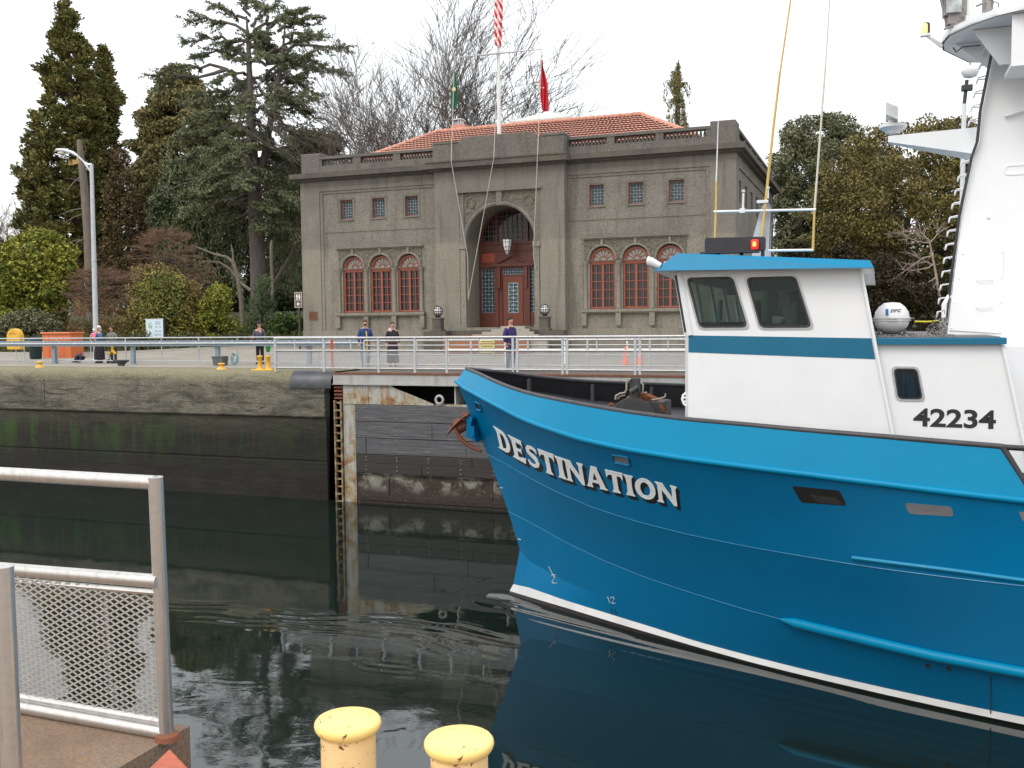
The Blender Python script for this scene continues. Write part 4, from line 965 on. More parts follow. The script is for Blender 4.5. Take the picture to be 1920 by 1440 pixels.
s.set(s.ramp(fr_, [(.0, (.60, .02, .03)), (.5, (.60, .02, .03)), (.52, (.8, .74, .72)), (1, (.8, .74, .72))]), .8); s.m.node_tree.nodes['Color Ramp'].color_ramp.interpolation = 'CONSTANT'
hang_flag('national_flag', 934, -60, 84, 17, s.m, 47.2, 1, 'limp red and white striped flag at the top of the pole')
gf = hang_flag('state_flag', 853, 134, 202, 12, clothmat('green_flag', (.01, .22, .10), (.008, .15, .07)), 47.1, 2, 'limp green flag hanging from the left yard tip', -2)
m = MB(); g_ = atY(852, 168, 47.0); m.lathe([(.12, -.01), (.12, .0)], (g_.x, 46.93, g_.z), 14, 'y'); m.cur = 1; m.lathe([(.07, -.012), (.07, .0)], (g_.x, 46.92, g_.z), 12, 'y'); m.build('emblem', [pm('emblem_gold', (.6, .42, .12)), pm('emblem_white', (.7, .7, .65))], parent=gf)
rf = hang_flag('red_flag', 1016, 112, 205, 15, clothmat('red_flag_cloth', (.60, .012, .03), (.42, .01, .022)), 47.1, 4, 'limp plain red flag hanging from the right yard tip', 5)
m = MB(); g_ = atY(1017, 165, 47.0); m.box(g_.x-.16, g_.x-.04, 46.92, 46.94, g_.z-.03, g_.z+.04); m.box(g_.x+.04, g_.x+.12, 46.92, 46.94, g_.z-.04, g_.z+.02); m.build('emblem', pm('emblem_pale', (.7, .45, .45)), parent=rf)
# ------------------------------------------------------------------ fishing boat
LV = {
 'top': ((-8.55, 4.85, 10, 2.2), [(-8.55, .60), (-8.4, .571), (-8, .511), (-7.5, .407), (-7, .314), (-6.5, .242), (-6, .191), (-5, .116), (-4, .047), (-3, .0), (-2, -.025), (-1, -.065), (0, -.105), (1, -.159), (2, -.215), (8, -.40), (24, -.5)]),
 'rail': ((-8.76, 4.97, 10.2, 2.2), [(-8.76, .33), (-8.4, .203), (-8, .121), (-7.5, .01), (-7, -.104), (-6.5, -.225), (-6, -.317), (-5, -.465), (-4, -.55), (-3, -.60), (-2, -.64), (-1, -.69), (0, -.755), (1, -.832), (2, -.906), (8, -1.25), (24, -1.4)]),
 'ch1': ((-8.03, 4.9, 11.5, 2.0), [(-8.03, -1.28), (-7.5, -1.372), (-7, -1.492), (-6.5, -1.606), (-6, -1.712), (-5, -1.88), (-4, -1.972), (-3, -2.03), (-2, -2.06), (-1, -2.08), (0, -2.10), (2, -2.118), (24, -2.2)]),
 'ch2': ((-7.56, 4.82, 12.5, 1.8), [(-7.56, -2.52), (-7, -2.613), (-6.5, -2.716), (-6, -2.836), (-5, -3.016), (-4, -3.15), (-3, -3.235), (-2, -3.312), (-1, -3.363), (0, -3.385), (1, -3.42), (24, -3.45)]),
 'fore': ((-7.30, 4.75, 13.2, 1.66), [(-7.3, -3.35), (-7, -3.55), (-6, -3.75), (-4, -3.85), (0, -3.9), (24, -3.95)]),
 'wl': ((-7.46, 4.74, 13.4, 1.62), [(-7.46, -4.13), (-7, -4.10), (-6.5, -4.119), (-6, -4.141), (-5, -4.158), (-4, -4.185), (-3, -4.233), (-2, -4.245), (-1, -4.25), (2, -4.24), (24, -4.24)]),
 'wlb': ((-7.55, 4.73, 13.4, 1.62), [(-7.55, -4.29), (-6, -4.275), (-4, -4.30), (-2, -4.345), (24, -4.345)]),
 'bilge': ((-7.8, 4.2, 15, 1.5), [(-7.8, -5.0), (24, -5.2)]),
 'keel': ((-7.0, .3, 3, 1.5), [(-7, -6.6), (24, -6.8)]),
}
BOAT_X1 = 22.0
def zc(k, x): t = LV[k][1]; return float(np.interp(x, [a for a, b in t], [b for a, b in t]))
def bc(k, x):
    b = hullb(x, *LV[k][0])
    if k == 'fore':
        za, zb__, zf_ = zc('ch2', x), zc('wl', x), zc('fore', x); t = (za-zf_)/(za-zb__); w = min(max((x+6.9)/2.2, 0), 1)
        b = lerp(b, lerp(bc('ch2', x), bc('wl', x), t), w*w*(3-2*w))
    if x > 14: b *= 1-.12*((x-14)/8)**2
    return b
boat = empty('fishing_boat', (6, YC, WZ)); tag(boat, 'large blue and white steel fishing vessel gliding into the lock, bow to the left', 'boat')
s = NB('hull_blue'); v = s.pos((1, 1, 1), 'world'); a = s.noise(v, .5, 5, .6); g = s.noise(v, 60, 2, .5); st = s.noise(s.pos((2.5, 2.5, .3), 'world'), 2, 5, .7)
c = s.ramp(a, [(.3, (.0, .140, .31)), (.7, (.0, .162, .345))]); c = s.mix(s.ramp(st, [(.6, 0), (.8, .25)]), c, (.012, .085, .17)); s.set(c, .32, .0, .22); s.bump(s.math('ADD', s.noise(v, 1.1, 2), s.math('MULTIPLY', g, .012)), .10, .08)
s.b.inputs['Coat Weight'].default_value = .04; s.b.inputs['Coat Roughness'].default_value = .15; hull_blue = s.m
s = NB('bulwark_blue'); v = s.pos((1, 1, 1), 'world'); a = s.noise(v, .7, 5, .6)
c = s.ramp(a, [(.3, (.0, .20, .37)), (.7, (.0, .222, .40))]); s.set(c, .35, .0, .2); s.bump(s.noise(v, 1.3, 3), .10, .06); bul_blue = s.m
boot_white = pm('boot_stripe_white', (.72, .72, .70), (.6, .6, .58), 2, .4)
antif = pm('antifouling', (.035, .028, .032), (.06, .045, .05), 5, .6, 0, .3, 30)
NS = 150
def sx(k, i):
    x0 = LV[k][0][0]; t = i/NS; return x0+(BOAT_X1-x0)*(t**1.9)
def crow(k, side=-1, sub=None): return [(sx(k, i), YC+side*bc(k, sx(k, i)), zc(k, sx(k, i))) for i in range(NS+1)]
order = ['rail', 'ch1', 'ch2', 'fore', 'wl']
SUBS = {'rail': 6, 'ch1': 4, 'ch2': 3, 'fore': 3, 'wl': 1}
def strip(m, ka, kb, side, ns, flare=0):
    A, B_ = crow(ka, side), crow(kb, side); rows = []
    for j in range(ns+1):
        t = j/ns; row = []
        for p, q in zip(A, B_):
            y = lerp(p[1], q[1], t); 
            y -= side*flare*math.sin(math.pi*t)*min(1, abs(p[1]-YC)/1.0)
            row.append((lerp(p[0], q[0], t), y, lerp(p[2], q[2], t)))
        rows.append(row)
    o = len(m.v); n = NS+1
    for r_ in rows: m.v += r_
    for j in range(ns):
        for i in range(NS): m.f.append((o+j*n+i, o+j*n+i+1, o+(j+1)*n+i+1, o+(j+1)*n+i)); m.m.append(m.cur)
m = MB(); bulm = MB()
for side in (-1, 1):
    m.cur = 0; strip(m, 'rail', 'ch1', side, 5, .05); strip(m, 'ch1', 'ch2', side, 4, .03); strip(m, 'ch2', 'fore', side, 3, .0); strip(m, 'fore', 'wl', side, 3)
    m.cur = 1; strip(m, 'wl', 'wlb', side, 1)
    m.cur = 2; strip(m, 'wlb', 'bilge', side, 3); strip(m, 'bilge', 'keel', side, 2)
# transom
m.cur = 0
tr = [(BOAT_X1, YC-bc(k, BOAT_X1), zc(k, BOAT_X1)) for k in ('rail', 'ch1', 'ch2', 'fore', 'wl', 'wlb', 'bilge', 'keel')]
m.add(tr+[(p[0], 2*YC-p[1], p[2]) for p in tr], [(i, i+1, i+9, i+8) for i in range(7)])
hull = m.build('hull', [hull_blue, boot_white, antif], boat, smooth=14)
hv = [Vector(p) for p in m.v]; HT = BVHTree.FromPolygons(hv, m.f)
# bulwark: outer blue skin, inner black skin, cap; it stops at x = 1.75 where the open rails begin
m = MB(); XB = 1.62
def bul(m, side, t0, t1, inset, xmax_top=XB, xmax_bot=2.0, n=90):
    for i in range(n+1):
        t = (i/n)**1.6
        for k, kk, xm in ((0, 'top', xmax_top), (1, 'rail', xmax_bot)):
            x0 = LV[kk][0][0]+inset*1.2; x = x0+(xm-x0)*t; b = max(0, bc(kk, x)-inset) if i else max(0, bc(kk, x)-inset)
            m.v.append((x, YC+side*b, zc(kk, x) + (0 if k == 0 else 0)))
    o = len(m.v)-2*(n+1)
    for i in range(n): m.f.append((o+2*i, o+2*i+1, o+2*i+3, o+2*i+2)); m.m.append(m.cur)
m.cur = 0; bul(m, -1, 0, 1, 0); bul(m, 1, 0, 1, 0)
m.build('bulwark', bul_blue, boat, smooth=30, fix=False)
m = MB(); bul(m, -1, 0, 1, .07); bul(m, 1, 0, 1, .07)
n0 = len(m.v)
inner_black = pm('bulwark_inner_black', (.012, .012, .014), (.02, .02, .022), 4, .55)
m.build('bulwark_lining', inner_black, boat, fix=False)
m = MB(); xs_ = [LV['top'][0][0]+(XB-LV['top'][0][0])*(i/70)**1.6 for i in range(71)]
for side in (-1, 1): m.path([(x+.02, YC+side*max(0, bc('top', x)-.03), zc('top', x)+.01) for x in xs_], .045, 8)
cp_ = m.build('bulwark_cap', pm('cap_grey_black', (.055, .05, .055), (.03, .03, .033), 5, .45), boat, smooth=50)
# rub rail along the knuckle
m = MB()
for side in (-1, 1):
    xs_ = [LV['rail'][0][0]+(BOAT_X1-LV['rail'][0][0])*(i/110)**1.7 for i in range(111)]
    m.path([(x, YC+side*(bc('rail', x)+.0), zc('rail', x)) for x in xs_], .05, 10)
m.build('rub_rail', bul_blue, boat, smooth=60)
def hull_pt(px, py, off=.006):
    d = ray(px, py); h = HT.ray_cast(CAM, d.normalized())
    if h[0] is None: return None
    nn = h[1].normalized(); 
    if nn.dot(d) > 0: nn = -nn
    return h[0]+nn*off
def hull_path(m, pts, r, n=8, sub=10, off=0, taper=True):
    P = []
    for i in range(len(pts)-1):
        for k in range(sub): t = k/sub; P.append((lerp(pts[i][0], pts[i+1][0], t), lerp(pts[i][1], pts[i+1][1], t)))
    P.append(pts[-1]); Q = [hull_pt(x, y, off) for x, y in P]; Q = [q for q in Q if q is not None]
    R_ = [r*min(1, .25+.75*min(i/4, 1)) if taper else r for i in range(len(Q))]
    last = Q[-1]; 
    return Q, R_
m = MB(); Q, R_ = hull_path(m, [(1465, 1160), (1530, 1176), (1600, 1193), (1750, 1228), (1920, 1260), (2000, 1275)], .085, off=.02)
Qx = [Vector((x, YC-bc('ch2', x)-.02, Q[-1].z-.02*(x-Q[-1].x)/8)) for x in np.linspace(Q[-1].x+.5, BOAT_X1-.3, 14)]
m.path(Q+Qx, R_+[.085]*14, 12); m.build('fender_pipe', bul_blue, boat, smooth=60)
m = MB(); Q, R_ = hull_path(m, [(1598, 1045), (1700, 1058), (1800, 1071), (1920, 1088), (2000, 1099)], .035, off=.01, taper=False)
Qx = [Vector((x, YC-bc('ch1', x)-.01, Q[-1].z)) for x in np.linspace(Q[-1].x+.5, BOAT_X1-.3, 14)]
m.path(Q+Qx, [.035]*(len(Q)+14), 6); m.build('rub_strake', bul_blue, boat, smooth=40)
# weld seams
weldm = pm('weld_seam', (.01, .22, .42), (.01, .18, .36), 9, .3)
m = MB()
for k in ('ch1', 'ch2'):
    xs_ = [sx(k, i) for i in range(NS+1)]; m.path([(x, YC-bc(k, x)-.002, zc(k, x)) for x in xs_ if x < 4], .007, 5)
m.build('weld_seam', weldm, boat, smooth=60)
# name on the bow: letters cut as outlines and laid onto the curved plating
def stroke(pts, w, n=1):
    out = []; inn = []
    P = [Vector((a, b)) for a, b in pts]
    for i, p in enumerate(P):
        t = (P[min(i+1, len(P)-1)]-P[max(i-1, 0)]).normalized(); nn = Vector((-t.y, t.x)); ww = w[i] if isinstance(w, list) else w
        out.append(tuple(p+nn*ww/2)); inn.append(tuple(p-nn*ww/2))
    return out+inn[::-1]
def arcpts(cx, cy, rx, ry, a0, a1, n=14): return [(cx+rx*math.cos(math.radians(lerp(a0, a1, i/n))), cy+ry*math.sin(math.radians(lerp(a0, a1, i/n)))) for i in range(n+1)]
def vstem(x, w, y0=0, y1=1, f=.10):   # flared stem with wedge serifs
    return [(x-f, y0), (x+w+f, y0), (x+w+.02, y0+.16), (x+w, y0+.5), (x+w+.02, y1-.16), (x+w+f, y1), (x-f, y1), (x-.02, y1-.16), (x, y0+.5), (x-.02, y0+.16)]
GL = {
 'D': (.80, [([(-.08, 0), (.35, 0)]+arcpts(.35, .5, .40, .5, -80, 80)+[(.35, 1), (-.08, 1), (.06, .86), (.06, .14)], [[(.27, .16), (.36, .16)]+arcpts(.36, .5, .18, .34, -75, 75)+[(.36, .84), (.27, .84)]])]),
 'E': (.66, [([(-.08, 0), (.60, -.02), (.66, .30), (.56, .20), (.27, .16), (.27, .43), (.44, .43), (.50, .36), (.50, .66), (.44, .57), (.27, .57), (.27, .84), (.52, .82), (.60, .70), (.58, 1.02), (-.08, 1), (.06, .86), (.06, .14)], [])]),
 'S': (.62, [(stroke([(.56, .74), (.50, .86), (.36, .93), (.20, .90), (.13, .78), (.17, .64), (.32, .54), (.46, .44), (.52, .30), (.46, .14), (.30, .065), (.14, .12), (.06, .26)], [.05, .12, .14, .16, .19, .20, .21, .20, .19, .16, .14, .12, .05]), [])]),
 'T': (.72, [([(.18, 0), (.54, 0), (.46, .16), (.46, .84), (.60, .82), (.70, .66), (.72, 1.03), (0, 1.03), (.02, .66), (.12, .82), (.26, .84), (.26, .16)], [])]),
 'I': (.36, [(vstem(.08, .20), [])]),
 'N': (.84, [([(-.06, 0), (.24, 0), (.19, .14), (.19, .66), (.64, -.02), (.76, -.02), (.76, .86), (.82, 1), (.54, 1), (.60, .86), (.60, .40), (.24, 1), (-.06, 1), (.03, .86), (.03, .14)], [])]),
 'A': (.82, [([(-.06, 0), (.24, 0), (.20, .12), (.23, .24), (.50, .24), (.54, .12), (.50, 0), (.86, 0), (.77, .12), (.50, 1.02), (.26, 1.02), (.02, .12)], [[(.27, .38), (.46, .38), (.37, .74)]])]),
 'O': (.86, [(arcpts(.42, .5, .42, .52, 0, 345, 23), [arcpts(.42, .5, .20, .34, 0, 345, 23)])]),
}
# warp: baseline and top line of the lettering, measured along the plating
TXT = 'DESTINATION'
adv = [GL[c][0]+.05 for c in TXT]; tot = sum(adv)-.05
bl_px = [(937, 838), (985, 872), (1020, 882), (1060, 899), (1100, 907), (1170, 926), (1215, 938), (1272, 948)]
tl_px = [(928, 799), (968, 826), (1008, 842), (1050, 856), (1100, 871), (1160, 888), (1215, 900), (1270, 913)]
def arcl(P):
    d = [0]
    for a, b in zip(P[:-1], P[1:]): d.append(d[-1]+math.hypot(b[0]-a[0], b[1]-a[1]))
    return [x/d[-1] for x in d]
def along(P, D, t): return (float(np.interp(t, D, [p[0] for p in P])), float(np.interp(t, D, [p[1] for p in P])))
# smooth polynomials
def sm(P): return np.polyfit([p[0] for p in P], [p[1] for p in P], 3)
cb, ct = sm(bl_px), sm(tl_px)
def warp(u, v_, dx=0, dy=0):
    u = u**1.12 if u > 0 else u
    xb = lerp(938, 1274, u); xt = lerp(928, 1270, u); yb = np.polyval(cb, xb); yt = np.polyval(ct, xt)
    return lerp(xb, xt, v_)+dx, lerp(yb, yt, v_)+dy
def letters(dx, dy, off):
    m = MB(); x = 0
    for ci, ch in enumerate(TXT):
        w, outs = GL[ch]
        for outer, holes in outs:
            def dens(L):
                o = []
                for a, b in zip(L, L[1:]+L[:1]):
                    for k in range(3): o.append((lerp(a[0], b[0], k/3), lerp(a[1], b[1], k/3)))
                return o
            def fn(u, v_, d): 
                p, q = warp((x+u)/tot, v_, dx, dy); h = hull_pt(p, q, off-d); return h
            m.plate(dens(outer), [dens(h) for h in holes], fn, off-.001, back=False)
        x += adv[ci]
    return m
letters(6.5, 8.0, .005).build('name_shadow', pm('letter_black', (.008, .008, .012), (.012, .012, .014), 5, .35), boat, fix=False)
letters(4.4, 5.4, .006).build('name_shadow', pm('letter_black', (.008, .008, .012), (.012, .012, .014), 5, .35), boat, fix=False)
letters(2.2, 3.2, .0075).build('name_shadow', pm('letter_black', (.008, .008, .012)), boat, fix=False)
letters(0, 0, .010).build('name_lettering', pm('letter_white', (.92, .93, .92), (.86, .88, .87), 3, .4), boat, fix=False)
# draught marks
def pix_glyph(m, lines, off=.006, w=1.4):
    for L in lines:
        for a, b in zip(L[:-1], L[1:]):
            n_ = max(1, int(math.hypot(b[0]-a[0], b[1]-a[1])/4)); 
            pts = [hull_pt(lerp(a[0], b[0], k/n_), lerp(a[1], b[1], k/n_), off) for k in range(n_+1)]; m.path(pts, w*.008, 4)
m = MB(); pix_glyph(m, [[(1029, 1062), (1040, 1083)], [(1034, 1079), (1041, 1077), (1041, 1083), (1035, 1090), (1039, 1094), (1045, 1093)], [(1139, 1118), (1144, 1130)], [(1145, 1121), (1150, 1119), (1152, 1123), (1147, 1131), (1154, 1131)], [(938, 914), (943, 915)], [(971, 1010), (977, 1012)]], w=1.0)
m.build('draught_mark', pm('mark_white', (.6, .64, .66)), boat, fix=False)
m = MB(); pix_glyph(m, [[(1146, 1141), (1149, 1151)], [(1153, 1142), (1156, 1152)]], w=1.0); m.build('draught_mark', pm('mark_black', (.01, .01, .012)), boat, fix=False)
# openings in the plating: freeing ports and hawse holes
def port(pts, name, fill, rimr=0, rimm=None, r=5, off=.006):
    P = rpoly(pts, r, 4); m = MB()
    def fn(u, v_, d): return hull_pt(u, v_, off-d)
    m.plate(P, [], fn, off-.001, back=False); o = m.build(name, fill, boat, fix=False)
    if rimr:
        m = MB(); Q = [hull_pt(x, y, .008) for x, y in P]; m.path(Q+[Q[0]], rimr, 6); m.build('rim', rimm, boat, smooth=60, fix=False) if False else None
        me = m.build('hawse_rim', rimm, boat, smooth=60, fix=False)
    return o
Z6 = lambda a, c: (1300+a/2.571, 840+c/2.571)
greyhole = pm('port_grey_steel', (.22, .21, .22), (.16, .15, .16), 3, .7, 0, .2, 20, stretch=(1, 1, 3))
darkhole = pm('port_dark', (.010, .009, .009), (.02, .018, .017), 3, .6)
def deepport(pts, name, r, dep, floor_mat):
    """recess shade as a flat dark plate colour; a paler plate paints the lit sill"""
    port(pts, name, darkhole, 0, None, r)
deepport([Z6(475, 182), Z6(705, 205), Z6(740, 278), Z6(520, 262)], 'freeing_port', 6, .1, None)
port([Z6(560, 225), Z6(690, 240), Z6(722, 272), Z6(600, 262)], 'port_floor', pm('port_floor', (.05, .045, .045), (.03, .026, .026), 3, .5), 0, None, 3, .009)  # flat paler patch, light on the sill put into its colour
port([Z6(1018, 264), Z6(1245, 283), Z6(1255, 330), Z6(1040, 316)], 'freeing_port', greyhole, 0, None, 6)
port([Z6(1565, 305), Z6(1790, 330), Z6(1800, 372), Z6(1590, 355)], 'freeing_port', greyhole, 0, None, 6)
Z0 = lambda a, c: (820+a/2.77, 660+c/2.77)
port([Z0(912, 532), Z0(992, 545), Z0(1003, 588), Z0(918, 572)], 'hawse_hole', greyhole, .022, hull_blue, 3)
port([Z0(198, 258), Z0(222, 270), Z0(232, 305), Z0(206, 296)], 'hawse_hole', darkhole, .022, hull_blue, 2)
m = MB()
for a in (Z6(1130, 1048), Z6(1232, 1062)):
    h = hull_pt(a[0], a[1], .0); m.lathe([(.035, -.012), (.03, -.02)], (h.x, h.y, h.z), 10, 'y')
m.build('drain', darkhole, boat)
m = MB(); pts = [hull_pt(*Z6(1434, c), .004) for c in range(1105, 1290, 25)]; m.path(pts, .009, 4); m.ball(pts[0], .022, 8); m.build('drain_stain', pm('stain_green', (.01, .05, .06), (.02, .06, .05)), boat, fix=False)
# foredeck and main deck
dk = pm('deck_paint', (.018, .018, .02), (.03, .03, .032), 3, .6)
m = MB()
for i in range(61):
    x = -8.3+(BOAT_X1+8.3)*(i/60)**1.4; b = max(.02, bc('rail', x)-.09)
    z = zc('rail', x)+.06
    m.v += [(x, YC-b, z), (x, YC+b, z)]
for i in range(60): m.f.append((2*i, 2*i+2, 2*i+3, 2*i+1)); m.m.append(0)
m.build('deck', dk, boat, fix=False)
# bulwark stanchions
for side in (-1, 1):
    for x in (-7.4, -6.2, -5.0, -3.9, -2.6, -1.3, 0):
        b = bc('top', x)-.12; m = MB(); m.cbox((x, YC+side*(b-.03), (zc('top', x)+zc('rail', x))/2-.1), .07, .10, zc('top', x)-zc('rail', x)+.1); m.build('stanchion', pm('stanchion_grey', (.04, .04, .045), (.03, .03, .032)), boat)
# the open pipe rails aft of the bulwark end
m = MB(); P0 = (XB, YC-bc('top', XB)+.03, zc('top', XB)+.01); P1 = (2.02, YC-bc('rail', 2)+.05, zc('rail', 2.0)+.03)
m.path([P0, P1], .05, 8); m.path([P0]+[(x, YC-bc('top', x)+.03, zc('top', x)+.01) for x in (3, 6, 10, 14)], .04, 8)
m.path([(1.85, YC-bc('top', 1.8)+.03, -.56)]+[(x, YC-bc('top', x)+.03, zc('top', x)-.36) for x in (3, 6, 10, 14)], .03, 8)
for x in (3.5, 5.5, 8, 11, 14): m.tube((x, YC-bc('rail', x)+.05, zc('rail', x)), (x, YC-bc('top', x)+.03, zc('top', x)), .035, 6)
m.build('pipe_rail', black_r, boat, smooth=50)

# ---- wheelhouse
s = NB('house_white'); v = s.pos((1, 1, 1), 'world'); a = s.noise(v, 1.3, 4, .6); st = s.noise(s.pos((3, 3, .4), 'world'), 1.4, 5, .7)
c = s.ramp(a, [(.3, (.80, .81, .82)), (.7, (.75, .76, .77))]); c = s.mix(s.ramp(st, [(.6, 0), (.85, .22)]), c, (.55, .55, .53)); s.set(c, .32, 0, .5); s.bump(s.noise(v, 1.6, 3), .12, .05); hw = s.m
stripe_b = pm('house_stripe_blue', (.0, .13, .235), (.0, .12, .215), 2, .35)
brow_b = pm('brow_blue', (.0, .195, .36), (.0, .18, .34), 2, .36, spec=.2)
HY = 16.1; HYF = 2*YC-HY
def side_plate(m, outer, holes, Y, th, flip=False):
    m.plate(outer, holes, (lambda u, v_, d: (u, Y+d, v_)), th)
A1 = [(-2.95, 2.30), (-2.23, 2.30), (-2.0, 1.51), (-2.74, 1.51)]; A2 = [(-1.99, 2.28), (-1.25, 2.28), (-1.01, 1.50), (-1.77, 1.50)]
front = [(-2.94, -.75), (-2.94, 1.37), (-3.12, 2.42)]; aftl = [(-.30, 2.42), (.30, -.75)]
out1 = front+aftl
m = MB()
for Y, th in ((HY, .05), (HYF-.05, .05)): side_plate(m, out1, [rpoly(A1, .09), rpoly(A2, .09)], Y, th)
# chamfered front: the forward face runs across with angled corners
ch = .30
def fx(z): return -2.94 if z < 1.37 else -2.94-(z-1.37)*.18/1.05
for (z0, z1) in ((-.75, 1.37),):
    m.add([(-2.94, HY, z0), (-2.94-ch*.35, HY+ch, z0), (-2.94-ch*.35, HYF-ch, z0), (-2.94, HYF, z0), (-2.94, HY, z1), (-2.94-ch*.35, HY+ch, z1), (-2.94-ch*.35, HYF-ch, z1), (-2.94, HYF, z1)], [(0, 1, 5, 4), (1, 2, 6, 5), (2, 3, 7, 6)])
m.add([(-.30, HY+.05, 2.42), (.30, HY+.05, -.75), (.30, HYF-.05, -.75), (-.30, HYF-.05, 2.42)], [(0, 1, 2, 3)])
wh = m.build('wheelhouse', hw, boat)
# forward windows: mullions + glass + sill
m = MB(); zt, zb_ = 2.42, 1.37; xt, xb = -3.12, -2.94
N = 6; yy = [HY, HY+ch]+[lerp(HY+ch, HYF-ch, k/4) for k in range(1, 4)]+[HYF-ch, HYF]
def fp_(y, z):
    off = ch*.35*min(1, min(y-HY, HYF-y)/ch); t = (z-zb_)/(zt-zb_); return (lerp(xb, xt, t)-off, y, z)
for i, y in enumerate(yy): a, b = Vector(fp_(y, zb_)), Vector(fp_(y, zt)); m.path([a+Vector((.03, 0, 0)), b+Vector((.03, 0, 0))], .05, 6)
for z0, z1 in ((zb_, 1.50), (2.30, zt)):
    for a, b in zip(yy[:-1], yy[1:]): m.add([fp_(a, z0), fp_(b, z0), fp_(b, z1), fp_(a, z1)], [(0, 1, 2, 3)])
m.build('window_post', hw, wh)
m = MB()
for a, b in zip(yy[:-1], yy[1:]): m.add([Vector(fp_(a, 1.5))+Vector((.02, 0, 0)), Vector(fp_(b, 1.5))+Vector((.02, 0, 0)), Vector(fp_(b, 2.3))+Vector((.02, 0, 0)), Vector(fp_(a, 2.3))+Vector((.02, 0, 0))], [(0, 1, 2, 3)])
m.build('windscreen', clear_glass, wh, fix=False)
m = MB(); m.path([Vector(fp_(HY+.03, 1.42))+Vector((-.02, -.03, 0)), Vector(fp_(HY+.03, 2.36))+Vector((-.02, -.03, 0))], .028, 6); m.build('corner_seal', black_r, wh)
fr_m = pm('window_frame_alu', (.50, .50, .51), (.42, .42, .43), 12, .4, .5)
for Y, sg_ in ((HY, -1), (HYF, 1)):
    for A_ in (A1, A2):
        P = rpoly(A_, .09, 5); c = Vector((sum(p[0] for p in P)/len(P), sum(p[1] for p in P)/len(P)))
        def grow(k): return [(c.x+(p[0]-c.x)*(1+k/.38), c.y+(p[1]-c.y)*(1+k/.40)) for p in P]
        m = MB(); y0 = Y-.014 if sg_ < 0 else Y; m.plate(grow(.05), [grow(.005)], lambda u, v_, d: (u, y0+d, v_), .014)
        w = m.build('window', fr_m, wh)
        m = MB(); y0 = Y-.022 if sg_ < 0 else Y; m.plate(grow(.018), [grow(-.012)], lambda u, v_, d: (u, y0+d, v_), .022); m.build('gasket', black_r, w)
        m = MB(); y0 = Y+.015 if sg_ < 0 else Y-.025; m.plate(grow(.0), [], lambda u, v_, d: (u, y0+d, v_), .006); m.build('pane', clear_glass, w)
# interior
m = MB(); m.box(-2.85, -.5, HY+.1, HYF-.1, .95, .98); m.cur = 1; m.box(-2.9, -2.45, HY+.2, HYF-.2, .98, 1.58); m.cur = 0
m.box(-.62, -.55, HY+.1, HYF-.1, .95, 2.35); m.box(-3.0, -.4, HY+.06, HYF-.06, 2.32, 2.38)
m.build('interior', [pm('interior_grey', (.022, .025, .025), (.014, .017, .017), 3, .7), dark_m], wh)
m = MB(); m.lathe([(.03, .98), (.03, 1.3), (.05, 1.32)], (-1.45, HY+.7, 0), 10); m.cur = 1; m.bbox(-1.62, -1.28, HY+.5, HY+.9, 1.32, 1.42, .03); m.bbox(-1.34, -1.24, HY+.52, HY+.88, 1.42, 1.92, .03); m.build('helm_seat', [dark_m, pm('seat_beige', (.30, .27, .24))], wh)
m = MB(); m.bbox(-2.2, -1.95, HY+1.4, HY+1.7, 1.58, 1.95, .02); m.box(-2.45, -2.2, HY+.9, HY+1.3, 2.05, 2.32); m.cur = 1; m.box(-2.48, -2.45, HY+.2, HY+.45, 1.6, 1.95); m.build('console_screen', [dark_m, pm('chart_teal', (.1, .3, .32))], wh)
m = MB()
for x in (-2.25, -2.05, -1.9): m.path([(x, HY+.4, 2.3), (x+.01, HY+.4, 2.15), (x+.04, HY+.4, 2.1), (x+.07, HY+.4, 2.15), (x+.08, HY+.4, 2.28)], .012, 5)
m.build('handset_cord', black_r, wh)
m = MB(); m.box(-2.942, -.13, HY-.004, HY-.001, 1.08, 1.36) if False else m.plate([(-2.935, 1.09), (-2.935, 1.37), (-.105, 1.31), (-.045, .985)], [], lambda u, v_, d: (u, HY-.005+d, v_), .004); m.build('stripe', stripe_b, wh)
m = MB(); m.path([(-.28, HY-.02, 2.40), (.28, HY-.02, -.5)], .028, 8); m.build('corner_pipe', hw, wh, smooth=60)
# brow / roof
BYN, BYF = 15.80, 2*YC-15.80
m = MB(); n = [(-3.46, 2.42), (-3.10, 2.72), (-.12, 2.50), (-.08, 2.40)]
lo = [(-3.46, BYN, 2.43), (-3.86, YC, 2.43), (-3.46, BYF, 2.43), (-.08, BYF, 2.38), (-.08, BYN, 2.38)]
hi = [(-3.08, BYN+.12, 2.71), (-3.4, YC, 2.75), (-3.08, BYF-.12, 2.71), (-.14, BYF-.12, 2.50), (-.14, BYN+.12, 2.50)]
m.add(lo+hi, [(0, 1, 6, 5), (1, 2, 7, 6), (2, 3, 8, 7), (3, 4, 9, 8), (4, 0, 5, 9), (5, 6, 7, 8, 9)]); 
br_ = m.build('roof_brow', brow_b, wh)
m = MB(); m.add([(p[0]*.999, p[1], p[2]-.004) for p in lo], [(0, 1, 2, 3, 4)]); m.build('soffit', hw, wh)
m = MB(); m.path([(-3.35, BYN+.05, 2.50), (-3.52, BYN+.02, 2.58)], [.055, .085], 12); m.ball((-3.53, BYN+.02, 2.585), .085, 12, (.5, 1, 1)); m.tube((-3.3, BYN+.1, 2.55), (-3.2, BYN+.15, 2.6), .02, 6); m.build('floodlight', white_p, wh, smooth=50)
